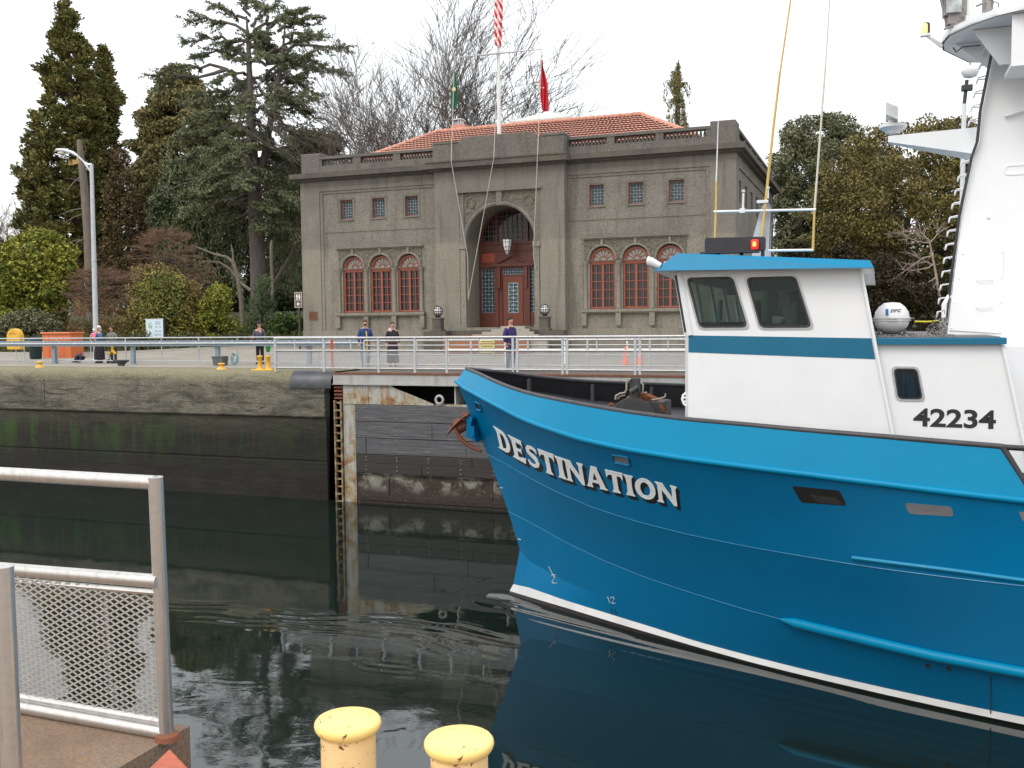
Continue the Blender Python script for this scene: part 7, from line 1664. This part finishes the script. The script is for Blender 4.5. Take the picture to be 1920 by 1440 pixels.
# screen silhouettes given as (y, left, right) at camera depth D -> crown with real depth
def crown_profile(prof, D):
    out = []
    for y, l, r in prof: a, b = zat(l, y, D), zat(r, y, D); out.append((a.z, (np.array(a)+np.array(b))/2, (b-a).length/2))
    return sorted(out, key=lambda q: q[0])
def profile_clumps(prof, D, n, rng, cr=(.6, 1.0), inner=.35, depth=1.0):
    P = crown_profile(prof, D); zs = [p[0] for p in P]; out = []
    wts = np.array([max(.05, p[2]) for p in P]); 
    zz = np.linspace(zs[0], zs[-1], 200); rr = np.interp(zz, zs, [p[2] for p in P]); cdf = np.cumsum(rr+.1); cdf /= cdf[-1]
    for i in range(n):
        z = float(np.interp(rng.uniform(), cdf, zz)); R_ = float(np.interp(z, zs, [p[2] for p in P])); cx = float(np.interp(z, zs, [p[1][0] for p in P])); cy = float(np.interp(z, zs, [p[1][1] for p in P]))
        c = rng.uniform(*cr); th = rng.uniform(0, 2*math.pi); rad = max(0, R_-c*.55)*rng.uniform(inner, 1)**.5*rng.uniform(.85, 1.08)
        out.append((cx+rad*math.cos(th), cy+rad*math.sin(th)*depth, z, c, th, rad))
    return out
def leafy(px, D, name, label, prof, mat, barkm, n, per, L, W, seed, cr=(.6, 1.0), sq=.8, trunk=None, cat='tree', group=None, depth=1.0, up=0, r0=.3, inner=.35, branches=26):
    rng = np.random.default_rng(seed); e, b = tree_base(px, D, name, label, cat, group)
    cl = profile_clumps(prof, D, n, rng, cr, inner, depth)
    C = np.concatenate([blob((x, y, z), (c, c, c*sq), int(per*c*c/(.64)), rng) for x, y, z, c, th, rad in cl])
    leaves('crown', C, L, W, mat, e, rng, up)
    T = Tubes(); top = max(c[2] for c in cl); 
    tz = b[2]+(top-b[2])*(trunk or .8); n_ = 9
    cxs = [float(np.interp(lerp(b[2], tz, i/n_), sorted([c[2] for c in cl]), [c[0] for c in sorted(cl, key=lambda q: q[2])])) for i in range(n_+1)]
    mx, my_ = np.mean([c[0] for c in cl]), np.mean([c[1] for c in cl])
    P = [np.array([lerp(b[0], mx, (i/n_)**1.2), lerp(b[1], my_, i/n_), lerp(b[2]-.1, tz, i/n_)]) for i in range(n_+1)]
    R_ = [r0*(1-.85*i/n_) for i in range(n_+1)]; T.poly(P, R_, 8)
    for j in range(min(branches, len(cl))):
        x, y, z, c, th, rad = cl[j*len(cl)//max(1, min(branches, len(cl)))]; q = min(max((z-b[2])*.75/(tz-b[2]), .12), .95); k = int(q*n_); s0 = P[k]
        md = (s0+np.array([x, y, z]))/2+np.array([0, 0, -.1*rad]); T.poly([s0, md, np.array([x, y, z])], [R_[k]*.45+.02, R_[k]*.25+.015, .015], 5)
    T.build('trunk', barkm, e); return e, cl
dkgreen = leafmat('needles_olive', [(0.052, 0.065, 0.018), (0.109, 0.119, 0.033), (0.176, 0.164, 0.050), (0.257, 0.192, 0.060)])
cedgreen = leafmat('needles_bluegreen', [(0.048, 0.064, 0.034), (0.101, 0.124, 0.061), (0.168, 0.188, 0.090), (0.250, 0.239, 0.119)])
midgreen = leafmat('leaves_brown_green', [(0.062, 0.074, 0.026), (0.127, 0.123, 0.043), (0.209, 0.174, 0.064), (0.281, 0.209, 0.081)])
yelgreen = leafmat('leaves_yellow_green', [(0.056, 0.082, 0.011), (0.138, 0.158, 0.022), (0.238, 0.238, 0.034), (0.340, 0.314, 0.054)])
bushgreen = leafmat('leaves_bush', [(0.051, 0.073, 0.018), (0.117, 0.135, 0.033), (0.216, 0.198, 0.046), (0.360, 0.297, 0.054)])
greygreen = leafmat('leaves_grey_green', [(0.051, 0.058, 0.029), (0.098, 0.107, 0.056), (0.159, 0.163, 0.087), (0.222, 0.219, 0.123)])
darkgreen = leafmat('leaves_dark', [(0.025, 0.037, 0.018), (0.051, 0.069, 0.030), (0.085, 0.103, 0.046), (0.128, 0.141, 0.059)])
brownm = leafmat('leaves_rusty', [(0.076, 0.047, 0.024), (0.143, 0.084, 0.037), (0.218, 0.134, 0.059), (0.319, 0.202, 0.084)])

# 1 big clumpy conifer, left
def clumpy(px, D, label, prof, n, seed, tr0=.6, crs=(.5, .95)):
    rng = np.random.default_rng(seed); e, b = tree_base(px, D, 'conifer_tree', label)
    cl = profile_clumps(prof, D, n, rng, crs, .2)
    Cs = []; Ds = []
    P = crown_profile(prof, D); top = P[-1]; T = Tubes(); tx, ty, tz = top[1][0], top[1][1], top[0]
    ax = lambda z: np.array([lerp(b[0], tx, (z-b[2])/(tz-b[2])), lerp(b[1], ty, (z-b[2])/(tz-b[2])), z])
    for x, y, z, c, th, rad in cl:
        # each branch end carries a bunch of short upturned rope-like sprays
        m_ = int(24*c/.86)
        for k in range(m_):
            d = rdir(1, rng)[0]; d[2] = abs(d[2])*.6; o = np.array([math.cos(th), math.sin(th), .25]); d = d*.8+o*.5; d /= np.linalg.norm(d)
            s0 = np.array([x, y, z])+rdir(1, rng)[0]*c*.5; ln = c*.75; q = 11
            t = np.linspace(0, 1, q)[:, None]; Cs.append(s0+d*ln*t+rng.normal(size=(q, 3))*.08); Ds.append(np.repeat(d[None], q, 0))
        a0 = ax(max(b[2]+1, z-.35*rad)); T.poly([a0, np.array([x, y, z])], [.05, .015], 4)
    C = np.concatenate(Cs); Dd = np.concatenate(Ds); leaves('crown', C, .42, .18, dkgreen, e, rng, dirs=Dd)
    N = 12; T.poly([ax(lerp(b[2]-.1, tz-.4, i/N)) for i in range(N+1)], [tr0*(1-.93*i/N) for i in range(N+1)], 9)
    T.build('trunk', bark_r, e); return e
clumpy(150, 95, 'tallest clumpy olive green conifer with a pointed tip, far left', [(0, 118, 134), (50, 100, 150), (110, 82, 172), (180, 66, 190), (240, 55, 196), (300, 42, 200), (350, 34, 205), (400, 32, 205), (450, 34, 205), (520, 50, 190)], 500, 19)
clumpy(196, 100, 'shorter clumpy conifer with a pointed tip, growing just right of the tallest one', [(92, 189, 198), (140, 178, 212), (190, 165, 234), (230, 160, 232), (280, 150, 226), (330, 160, 222), (420, 150, 230), (520, 150, 240)], 250, 12, .45)
# bare broken trunk of the pole-like tree in front
rng = np.random.default_rng(5); e, b = tree_base(172, 84, 'dead_tree', 'dead tree: bare reddish trunk with stub branches, directly behind the street lamp'); T = Tubes()
Pt = [np.array(zat(x, y, 84)) for x, y in ((174, 640), (171, 560), (165, 430), (158, 350), (151, 290), (149, 262))]; T.poly(Pt, [.48, .45, .40, .34, .28, .22], 9)
for (x0, y0, x1, y1) in ((160, 390, 108, 405), (161, 400, 118, 420), (153, 330, 122, 362), (164, 450, 120, 458), (156, 345, 130, 335), (163, 445, 128, 470)):
    a, c = np.array(zat(x0, y0, 84)), np.array(zat(x1, y1, 83)); T.poly([a, (a+c)/2+np.array([0, 0, .15]), c], [.07, .05, .02], 5)
T.build('trunk', bark_p, e)
# 2 middle evergreen masses
leafy(300, 112, 'evergreen_tree', 'broad brownish green evergreen between the clumpy conifers and the big cedar', [(128, 318, 340), (160, 290, 380), (200, 262, 420), (250, 246, 440), (300, 240, 450), (350, 235, 450), (420, 236, 450), (520, 240, 440)], midgreen, bark_d, 330, 105, .44, .22, 21, (1.0, 1.9), .55, r0=.4, up=.3)
leafy(250, 92, 'cypress_tree', 'dark rusty cypress in the gap below the evergreens, right of the bare trunk', [(290, 214, 232), (330, 205, 262), (400, 190, 275), (480, 180, 290), (560, 180, 290)], leafmat('needles_rusty_dark', [(0.037, 0.030, 0.016), (0.076, 0.058, 0.024), (0.118, 0.080, 0.034), (0.151, 0.092, 0.042)]), bark_d, 130, 130, .32, .15, 22, (.7, 1.2), .9)
leafy(345, 90, 'holly_tree', 'dark green holly tree in the shade left of the cedar trunk', [(330, 300, 345), (370, 285, 380), (430, 280, 400), (500, 290, 410), (580, 280, 420), (620, 280, 420)], darkgreen, bark_d, 140, 130, .3, .18, 23, (.8, 1.35), .9)
# 3 the big cedar
def cedar():
    rng = np.random.default_rng(31); D = 84; S = 1.4; e, b = tree_base(486, D, 'cedar_tree', 'huge spreading cedar with a thick grey trunk and ragged top, left of the hall')
    T = Tubes(); z = lambda px, py, dd=D: np.array(zat(px, py, dd))
    T.poly([z(486, 640), z(486, 560), z(484, 500), z(480, 420), z(478, 350), z(474, 300), z(470, 230), z(468, 150), z(466, 90), z(462, 30)], [.86, .77, .70, .66, .59, .5, .39, .28, .2, .07], 10)
    T.poly([z(480, 340), z(496, 295), z(505, 240), z(520, 170), z(530, 100), z(535, 40)], [.36, .33, .28, .22, .14, .05], 8)
    T.poly([z(470, 200), z(450, 155), z(425, 130), z(400, 138), z(372, 145), z(330, 140), z(275, 142)], [.22, .2, .18, .15, .11, .07, .03], 6)
    C = []; Dr = []
    # limbs: (x0,y0 -> x1,y1, depth offset of the tip, density)
    L = [(466, 60, 350, 35, 0), (468, 80, 345, 75, -1), (470, 110, 360, 105, 1), (466, 40, 400, 10, 1), (468, 30, 455, -5, 0), (470, 50, 520, 5, 0), (475, 60, 570, 15, 0), (520, 60, 610, 30, 1), (525, 90, 655, 95, 0), (520, 110, 640, 140, -1), (520, 140, 600, 180, 1), (530, 70, 600, 70, -2),
         (466, 140, 400, 150, -2), (470, 170, 350, 185, 0), (425, 130, 275, 142, 0), (372, 145, 300, 165, 1), (470, 200, 380, 215, 2), (500, 200, 590, 220, 0), (474, 240, 340, 255, 0), (474, 240, 420, 260, -3), (505, 240, 610, 270, 0), (474, 270, 310, 310, 0), (476, 290, 400, 320, -4), (500, 280, 580, 310, -1), (500, 280, 640, 290, 2),
         (476, 320, 290, 370, 0), (478, 340, 370, 390, -3), (496, 300, 560, 350, 0), (480, 360, 320, 430, 1), (478, 260, 440, 300, -5), (478, 300, 460, 350, -5), (480, 400, 400, 460, 3), (470, 180, 440, 190, -3), (500, 180, 520, 200, -3), (510, 150, 560, 150, 2), (490, 380, 570, 400, 3), (480, 300, 540, 300, 4), (480, 260, 420, 240, 4), (490, 200, 540, 240, 4), (470, 120, 430, 90, 3), (500, 120, 560, 110, 3), (468, 90, 500, 60, -2), (490, 420, 560, 440, 2), (500, 330, 625, 262, 1)]
    L += [(478, yy, 478+rng.uniform(-150, 110), yy+rng.uniform(0, 50), rng.uniform(-5, 5)) for yy in np.linspace(180, 420, 46)] + [(500, yy, 500+rng.uniform(-90, 110), yy+rng.uniform(-40, 30), rng.uniform(-4, 4)) for yy in np.linspace(40, 200, 24)]
    for (x0, y0, x1, y1, dd) in L:
        a, c = z(x0, y0), z(x1, y1, D+dd*S); n = 9; arc = .06*np.linalg.norm(c-a)
        P = [a+(c-a)*t+np.array([0, 0, arc*math.sin(math.pi*t)])+rng.normal(size=3)*.14*(t > 0) for t in np.linspace(0, 1, n+1)]
        T.poly(P, [.14*(1-.88*i/n)+.018 for i in range(n+1)], 5); dirn = (c-a)/np.linalg.norm(c-a); sidev = np.cross(dirn, (0, 0, 1)); sidev /= np.linalg.norm(sidev)+1e-9
        ln = np.linalg.norm(c-a)
        for k in range(int(8+ln*4.2)):
            t = rng.uniform(.22, 1.0)**.85; i = min(n-1, int(t*n)); p = P[i]+(P[i+1]-P[i])*(t*n-i); sl = rng.uniform(.5, 1.25)*(1.15-t*.45)*S
            d = dirn*rng.uniform(.2, .9)+sidev*rng.uniform(-1, 1)+np.array([0, 0, rng.uniform(-.45, .25)]); d /= np.linalg.norm(d); q = p+d*sl
            T.seg(p, q, .028, .012, 3)
            m_ = int(sl*22); tt = rng.uniform(.1, 1, (m_, 1)); C.append(p+d*sl*tt+rng.normal(size=(m_, 3))*[.11, .11, .06]); Dr.append(np.repeat((d*.6)[None], m_, 0)+rng.normal(size=(m_, 3))*.6)
    # hanging curtains low right and left
    for k in range(420):
        x0 = rng.choice([rng.uniform(300, 460), rng.uniform(500, 570)]); y0 = rng.uniform(260, 520); p = z(x0, y0, D+rng.uniform(1, 10)); m_ = 34
        C.append(p+np.stack([rng.normal(size=m_)*.36, rng.normal(size=m_)*.36, -rng.uniform(0, 2.1, m_)], 1)); Dr.append(np.tile([0, 0, -1.], (m_, 1)))
    C = np.concatenate(C); leaves('crown', C, .36, .10, cedgreen, e, rng, dirs=np.concatenate(Dr))
    T.poly([z(488, 570), z(520, 520), z(545, 480), z(556, 450)], [.22, .16, .13, .07], 6)
    T.build('trunk', bark_g, e)
cedar()
leafy(525, 100, 'evergreen_tree', 'very dark evergreen filling the gap between the cedar trunk and the hall', [(250, 540, 640), (280, 520, 650), (330, 495, 600), (400, 490, 600), (480, 490, 600), (560, 490, 600), (620, 500, 600)], darkgreen, bark_d, 230, 100, .36, .2, 24, (.95, 1.5), .8)
leafy(420, 104, 'evergreen_tree', 'dark evergreen behind the low limbs of the big cedar', [(300, 380, 450), (360, 340, 500), (430, 330, 500), (500, 330, 500), (580, 330, 500), (640, 330, 500)], darkgreen, bark_d, 220, 100, .36, .2, 25, (.95, 1.5), .8)
# crooked bare tree under the cedar
rng = np.random.default_rng(6); e, b = tree_base(455, 66, 'crooked_tree', 'crooked bare tree with a curving pale limb in front of the cedar trunk'); T = Tubes(); z = lambda x, y: np.array(zat(x, y, 66))
T.poly([z(456, 620), z(452, 560), z(446, 520), z(437, 492), z(425, 482), z(405, 478), z(380, 468), z(360, 460)], [.20, .17, .15, .14, .10, .08, .06, .03], 7)
T.poly([z(470, 545), z(450, 530), z(432, 505), z(412, 492), z(385, 490), z(365, 500)], [.13, .11, .09, .07, .05, .02], 6); T.poly([z(438, 494), z(436, 470), z(433, 458)], [.08, .06, .03], 5); T.poly([z(510, 600), z(511, 540), z(508, 460), z(510, 450)], [.12, .11, .1, .05], 6)
T.build('trunk', bark_p, e)
# 4 shrubs on the left
leafy(70, 66, 'rhododendron', 'large rounded yellow green shrub at the left edge, below the tallest conifer', [(436, 45, 62), (445, 20, 105), (470, -20, 150), (510, -40, 158), (560, -50, 150), (610, -50, 140), (650, -50, 130)], yelgreen, bark_d, 230, 120, .30, .16, 41, (.45, .95), .8, cat='shrub', r0=.14, depth=.7)
leafy(60, 62, 'low_shrub', 'low grey green shrubs behind the yellow lifebuoy cabinet', [(592, 0, 110), (612, -40, 135), (635, -50, 140), (655, -50, 140)], greygreen, bark_d, 110, 130, .24, .12, 42, (.45, .8), .8, cat='shrub', r0=.08, depth=.5)
leafy(285, 59, 'shrub', 'wide low brown and olive shrub right of the street lamp, behind the information board', [(505, 250, 330), (535, 235, 385), (580, 215, 420), (630, 205, 435), (658, 205, 440)], leafmat('leaves_brown_olive', [(0.065, 0.057, 0.020), (0.130, 0.101, 0.033), (0.211, 0.155, 0.049), (0.276, 0.195, 0.049)]), bark_d, 170, 150, .20, .10, 43, (.45, .85), .85, cat='shrub', r0=.1, depth=.5)
leafy(410, 57.5, 'golden_shrub', 'golden yellow green shrub with feathery tips, left of the man in the cap', [(540, 395, 432), (565, 370, 440), (600, 360, 450), (630, 355, 452), (658, 355, 452)], yelgreen, bark_d, 110, 170, .20, .09, 44, (.3, .7), .8, cat='shrub', r0=.08, depth=.7)
leafy(330, 57.5, 'golden_shrub', 'mottled golden shrub in mid bed, between the board and the brighter golden shrub', [(520, 262, 350), (560, 250, 375), (610, 245, 380), (655, 245, 380)], bushgreen, bark_d, 115, 150, .20, .09, 45, (.4, .75), .8, cat='shrub', r0=.08, depth=.6)
leafy(492, 60, 'young_conifer', 'young feathery green conifer directly behind the man in the cap', [(508, 488, 494), (540, 470, 512), (580, 462, 522), (620, 455, 528), (650, 455, 528)], leafmat('needles_fresh', [(0.028, 0.053, 0.019), (0.055, 0.094, 0.031), (0.086, 0.133, 0.047), (0.125, 0.172, 0.062)]), bark_d, 75, 190, .22, .05, 46, (.35, .6), .9, cat='shrub', r0=.08)
leafy(545, 60, 'groundcover_shrub', 'bright green low shrubs on the bank beside the left corner of the hall', [(590, 520, 572), (605, 505, 576), (630, 500, 580), (650, 500, 580)], leafmat('leaves_bright', [(.02, .04, .01), (.045, .08, .018), (.08, .13, .03), (.12, .19, .045)]), bark_d, 50, 190, .2, .12, 47, (.3, .6), .7, cat='shrub', r0=.05)
leafy(200, 62, 'brush', 'tangle of reddish brown twiggy brush behind the people at the rail', [(560, 140, 220), (590, 120, 225), (630, 115, 225), (660, 115, 225)], brownm, bark_d, 60, 120, .22, .035, 48, (.4, .7), .9, cat='shrub', r0=.05)
for i_, (px_, lab_) in enumerate(((255, 'low weedy dark green clump at the kerb, left of the information board'), (345, 'low weedy dark green clump at the kerb, right of the information board'), (425, 'low weedy clump at the kerb where the path starts to rise'))):
    leafy(px_, 54.5+i_*1.0, 'kerb_planting', lab_, [(628, px_-30, px_+30), (642, px_-46, px_+46), (658-i_*2, px_-48, px_+48)], leafmat('leaves_weedy', [(.022, .03, .010), (.05, .06, .02), (.09, .09, .035), (.13, .12, .05)]), bark_d, 40, 190, .20, .06, 140+i_, (.28, .5), .8, cat='plants', r0=.03, depth=.4)
# 5 bare larch: flat tiers of fine tan twigs
def larch(px, D, label, trunks, prof, nb, seed, cat='tree', mat=None, fine=26):
    rng = np.random.default_rng(seed); e, b = tree_base(px, D, 'bare_larch', label, cat); T = Tubes(); T2 = Tubes()
    P = crown_profile(prof, D); zs = [p[0] for p in P]; top = P[-1]
    T.poly([b, (b+np.array([top[1][0], top[1][1], top[0]]))/2+np.array([.2, 0, 0]), np.array([top[1][0], top[1][1], top[0]])], [.14, .09, .02], 6)
    for i in range(nb):
        z0 = lerp(zs[0], zs[-1], rng.uniform()**1.2); R_ = float(np.interp(z0, zs, [p[2] for p in P])); cx = float(np.interp(z0, zs, [p[1][0] for p in P])); cy = float(np.interp(z0, zs, [p[1][1] for p in P]))
        th = rng.uniform(0, 2*math.pi); d = np.array([math.cos(th), math.sin(th), rng.uniform(-.05, .28)]); L_ = R_*rng.uniform(.6, 1.05); Pp, Rr, _ = limb(T, (cx, cy, z0-.2), d, L_, .035, rng, 4, 6, -.25, .10)
        for k in range(fine):
            t = rng.uniform(.15, 1); j = min(5, int(t*6)); p = Pp[j]+(Pp[j+1]-Pp[j])*(t*6-j); dd = d+rng.normal(size=3)*[.6, .6, .22]; dd /= np.linalg.norm(dd); q = p+dd*rng.uniform(.3, .8); T2.seg(p, q, .012, .004, 3)
            q2 = (p+q)/2; dd2 = dd+rng.normal(size=3)*.5; T2.seg(q2, q2+dd2/np.linalg.norm(dd2)*.3, .008, .003, 3)
    T.build('trunk', bark_p, e); T2.build('crown', mat or twig_t, e)
larch(300, 66, 'bare tan larch with flat tiers of fine twigs above the golden shrubs', None, [(425, 285, 330), (450, 255, 365), (480, 240, 400), (510, 225, 410), (540, 225, 400)], 120, 51)
larch(175, 65, 'bare pinkish brown larch with spreading tiers, crossed by the street lamp', None, [(500, 155, 210), (525, 125, 260), (550, 110, 275), (580, 115, 270)], 90, 52)
# 6 bare trees behind the hall and far left
def bare(px, D, name, label, h, spread, seed, mat, nmain=7, depth=4, r=.22, start=.12, up=.9):
    rng = np.random.default_rng(seed); e, b = tree_base(px, D, name, label); T = Tubes()
    def rec(p, d, L, r_, lv):
        n = 4; P = [p]; dd = d.copy()
        for i in range(n): dd = dd+rng.normal(size=3)*.09+np.array([0, 0, .035*up]); dd /= np.linalg.norm(dd); P.append(P[-1]+dd*L/n)
        R_ = [r_*(1-.5*i/n) for i in range(n+1)]; T.poly(P, R_, 5 if lv > 2 else 3)
        if lv == 0: return
        kids = 4 if lv > 1 else 5
        for k in range(kids):
            t = rng.uniform(.3, 1) if k else 1; j = min(n-1, int(t*n)); q = P[j]+(P[j+1]-P[j])*(t*n-j)
            nd = dd+rng.normal(size=3)*[.42, .42, .2]; nd[2] = abs(nd[2])*.9+.08; nd /= np.linalg.norm(nd); rec(q, nd, L*rng.uniform(.55, .78), max(.02, R_[j+1]*.66), lv-1)
    T.poly([b, b+np.array([0, 0, h*start])], [r*1.2, r], 8); p0 = b+np.array([0, 0, h*start])
    for k in range(nmain):
        th = 2*math.pi*k/nmain+rng.uniform(-.3, .3); d = np.array([math.cos(th)*spread, math.sin(th)*spread, 1.0]); rec(p0, d/np.linalg.norm(d), h*.42*rng.uniform(.85, 1.1), r*.6, depth)
    T.build('crown', mat, e); return e
gp = 'bare trees behind the hall roof'
bare(820, 82, 'bare_tree', 'tall bare grey tree rising behind the chimney, left of the flagpole', 24, .30, 61, bark_g, 7, 4)
bare(735, 80, 'bare_tree', 'bare grey tree left of the chimney with crossing limbs', 20.5, .45, 62, bark_g, 7, 4)
bare(925, 84, 'bare_tree', 'bare dark tree behind the flagpole', 20.5, .16, 63, bark_d, 6, 4)
bare(1000, 80, 'bare_tree', 'small bare tree behind the white roof lantern, its right twigs reaching past the red flag', 14, .22, 64, bark_d, 6, 4, .16)
bare(715, 92, 'russet_tree', 'low twiggy tree with russet twigs behind the left end of the parapet', 17, .38, 65, bark('bark_russet', (.20, .10, .06), (.13, .065, .04)), 7, 4, .12)
bare(14, 118, 'bare_tree', 'small bare tree at the far left edge of the picture', 15, .4, 66, bark_g, 6, 4, .16)
bare(-30, 112, 'bare_tree', 'second bare tree cut by the left edge, beside the tallest conifer', 11, .5, 67, bark_g, 6, 3, .14)
leafy(10, 112, 'distant_tree', 'misty green tree below the bare tree at the left edge', [(440, -20, 20), (470, -40, 50), (540, -60, 70), (620, -60, 80)], greygreen, bark_d, 70, 150, .3, .15, 68, (.7, 1.2), .8)
# 7 weeping conifer behind the roof
rng = np.random.default_rng(71); D = 80; e, b = tree_base(1272, D, 'weeping_conifer', 'narrow weeping conifer standing alone above the hall roof'); T = Tubes(); C = []; Dr = []
z = lambda x, y: np.array(zat(x, y, D))
T.poly([b, z(1271, 200), z(1272, 112)], [.4, .2, .04], 7)
for k in range(95):
    t = rng.uniform(0, 1)**1.2; py = 116+t*200; w = 2+16*min(1, (py-112)/110); x = 1271+rng.uniform(-w, w); p0 = z(1271, py); p1 = z(x, py+4)+np.array([0, rng.uniform(-.5, .5), 0]); T.seg(p0, p1, .03, .012, 3); m_ = 50; ln = rng.uniform(.7, 2.3)
    C.append(p1+np.stack([rng.normal(size=m_)*.09, rng.normal(size=m_)*.09, -rng.uniform(0, ln, m_)], 1)); Dr.append(np.tile([0, 0, -1.], (m_, 1)))
for (x0, y0, x1, y1) in ((1271, 165, 1245, 152), (1271, 160, 1293, 155), (1271, 140, 1258, 134), (1271, 190, 1250, 186)):
    P = [z(lerp(x0, x1, t), lerp(y0, y1, math.sin(t*2.2)/.9)) for t in np.linspace(0, 1, 6)]; T.poly(P, [.05, .04, .035, .03, .02, .01], 4); m_ = 40
    for iq, q in enumerate(P[2:]): C.append(q+np.stack([rng.normal(size=m_)*.06, rng.normal(size=m_)*.06, -rng.uniform(0, .35+.45*iq, m_)], 1)); Dr.append(np.tile([0, 0, -1.], (m_, 1)))
leaves('crown', np.concatenate(C), .30, .07, midgreen, e, rng, dirs=np.concatenate(Dr)); T.build('trunk', bark_d, e)
# 8 right-hand trees
leafy(1530, 74, 'evergreen_oak', 'round grey green tree rising above the wheelhouse, right of the hall', [(228, 1490, 1600), (250, 1455, 1640), (290, 1440, 1665), (350, 1435, 1690), (420, 1432, 1700), (500, 1430, 1700), (580, 1430, 1700), (625, 1430, 1700)], greygreen, bark_d, 460, 210, .28, .13, 81, (.6, 1.1), .75, r0=.4, up=.3)
leafy(1680, 62, 'bronze_tree', 'broad bronze green tree behind the life raft, in front of the grey green one', [(238, 1660, 1790), (252, 1610, 1840), (275, 1575, 1865), (300, 1550, 1870), (350, 1520, 1880), (420, 1490, 1900), (480, 1500, 1900), (540, 1560, 1900), (600, 1600, 1900)], leafmat('leaves_bronze', [(0.052, 0.050, 0.017), (0.107, 0.091, 0.028), (0.171, 0.138, 0.041), (0.258, 0.200, 0.061)]), bark_d, 560, 220, .21, .12, 82, (.5, .95), .8, r0=.35)
leafy(1880, 66, 'evergreen_tree', 'dark green tree mostly hidden behind the white mast', [(300, 1840, 1960), (400, 1800, 2020), (520, 1780, 2060), (620, 1780, 2060)], midgreen, bark_d, 150, 190, .26, .13, 83, (.7, 1.1), .8)
leafy(1600, 58, 'dark_shrub', 'dark brown undergrowth behind the wheelhouse roof', [(470, 1460, 1600), (520, 1450, 1760), (570, 1450, 1800), (640, 1450, 1820)], leafmat('leaves_dark_brown', [(.014, .012, .007), (.028, .022, .011), (.045, .034, .016), (.06, .045, .02)]), bark_d, 170, 190, .22, .12, 84, (.5, .9), .8, cat='shrub', r0=.1)  # leaf colours much darker than the trees around it
rng = np.random.default_rng(85); e, b = tree_base(1760, 55, 'dead_branches', 'pale dead leafless branches spreading in front of the bronze tree'); T = Tubes(); z = lambda x, y: np.array(zat(x, y, 55))
P0 = [z(1765, 630), z(1762, 560), z(1752, 500), z(1742, 450)]; T.poly(P0, [.12, .10, .07, .05], 6)
for (x0, y0, x1, y1) in ((1742, 450, 1690, 425), (1742, 450, 1720, 432), (1752, 500, 1705, 470), (1748, 480, 1650, 500), (1750, 495, 1690, 540), (1755, 520, 1700, 560), (1744, 455, 1765, 430), (1742, 455, 1680, 455), (1756, 530, 1730, 575)):
    a, c = z(x0, y0), z(x1, y1); Pp, Rr, dd = limb(T, a, c-a, np.linalg.norm(c-a), .045, rng, 4, 6, .1, .18)
    for k in range(9):
        j = rng.integers(2, 6); d2 = dd+rng.normal(size=3)*.7; P2, _, d3 = limb(T, Pp[j], d2, rng.uniform(.5, 1.1), .022, rng, 3, 3, 0, .25)
        for q in range(2): limb(T, P2[2], d3+rng.normal(size=3)*.6, .4, .012, rng, 3, 2, 0, .2)
T.build('branches', bark('bark_dead', (.36, .29, .25), (.25, .20, .17)), e)
m = MB(); a, b2 = zat(1715, 603, 50), zat(1765, 601, 50); m.path([a, (a+b2)/2-Vector((0, 0, .04)), b2], .05, 4, squash=1)
tag(m.build('caution_tape', pm('tape_yellow', (.55, .50, .03), None, 5)), 'strip of yellow caution tape under the trees behind the life raft', 'tape')
# distant wooded backdrop, low
rng = np.random.default_rng(91); e = empty('far_woodland', (0, 120, 0)); m_ = 16000
hx = rng.uniform(-190, 70, m_); hz = rng.uniform(0, 1, m_)**.8*(7.5+2.0*np.sin(hx*.13)+1.2*np.sin(hx*.41)); C = np.stack([hx, 165+rng.uniform(-5, 5, m_), 2+hz], 1)
o = leaves('far_woodland', C, 1.3, .8, darkgreen, e, rng); o.parent = None; o.location = e.location; bpy.data.objects.remove(e); tag(o, kind='stuff'); tag(o, 'low far-off woodland behind the garden trees', 'woodland')
# leaf litter and low growth on the beds
rng = np.random.default_rng(92); m_ = 60000; x = rng.uniform(-75, -27.5, m_); y = 42+rng.uniform(0, 1, m_)**1.7*20; ky = np.interp(x, [p[0] for p in kerb_line], [p[1] for p in kerb_line]); ok = (y > ky+.1) & ((x < -30.3) | (y > 64)); x, y, ky = x[ok], y[ok], ky[ok]
zz = np.array([gz(a, b) for a, b in zip(x, y)])+.07+.9*np.clip((y-ky)/14, 0, 1)+rng.uniform(0, .45, len(x))
e = empty('grass', (-45, 50, 0)); o = leaves('grass', np.stack([x, y, zz], 1), .40, .05, leafmat('grass_blades', [(.03, .045, .012), (.06, .08, .02), (.10, .11, .035), (.15, .12, .05)]), e, rng, dirs=np.tile([0, 0, 1.], (len(x), 1))); o.parent = None; o.location = e.location; bpy.data.objects.remove(e); tag(o, kind='stuff'); tag(o, 'rough grass and leaf litter on the planting bed', 'grass')
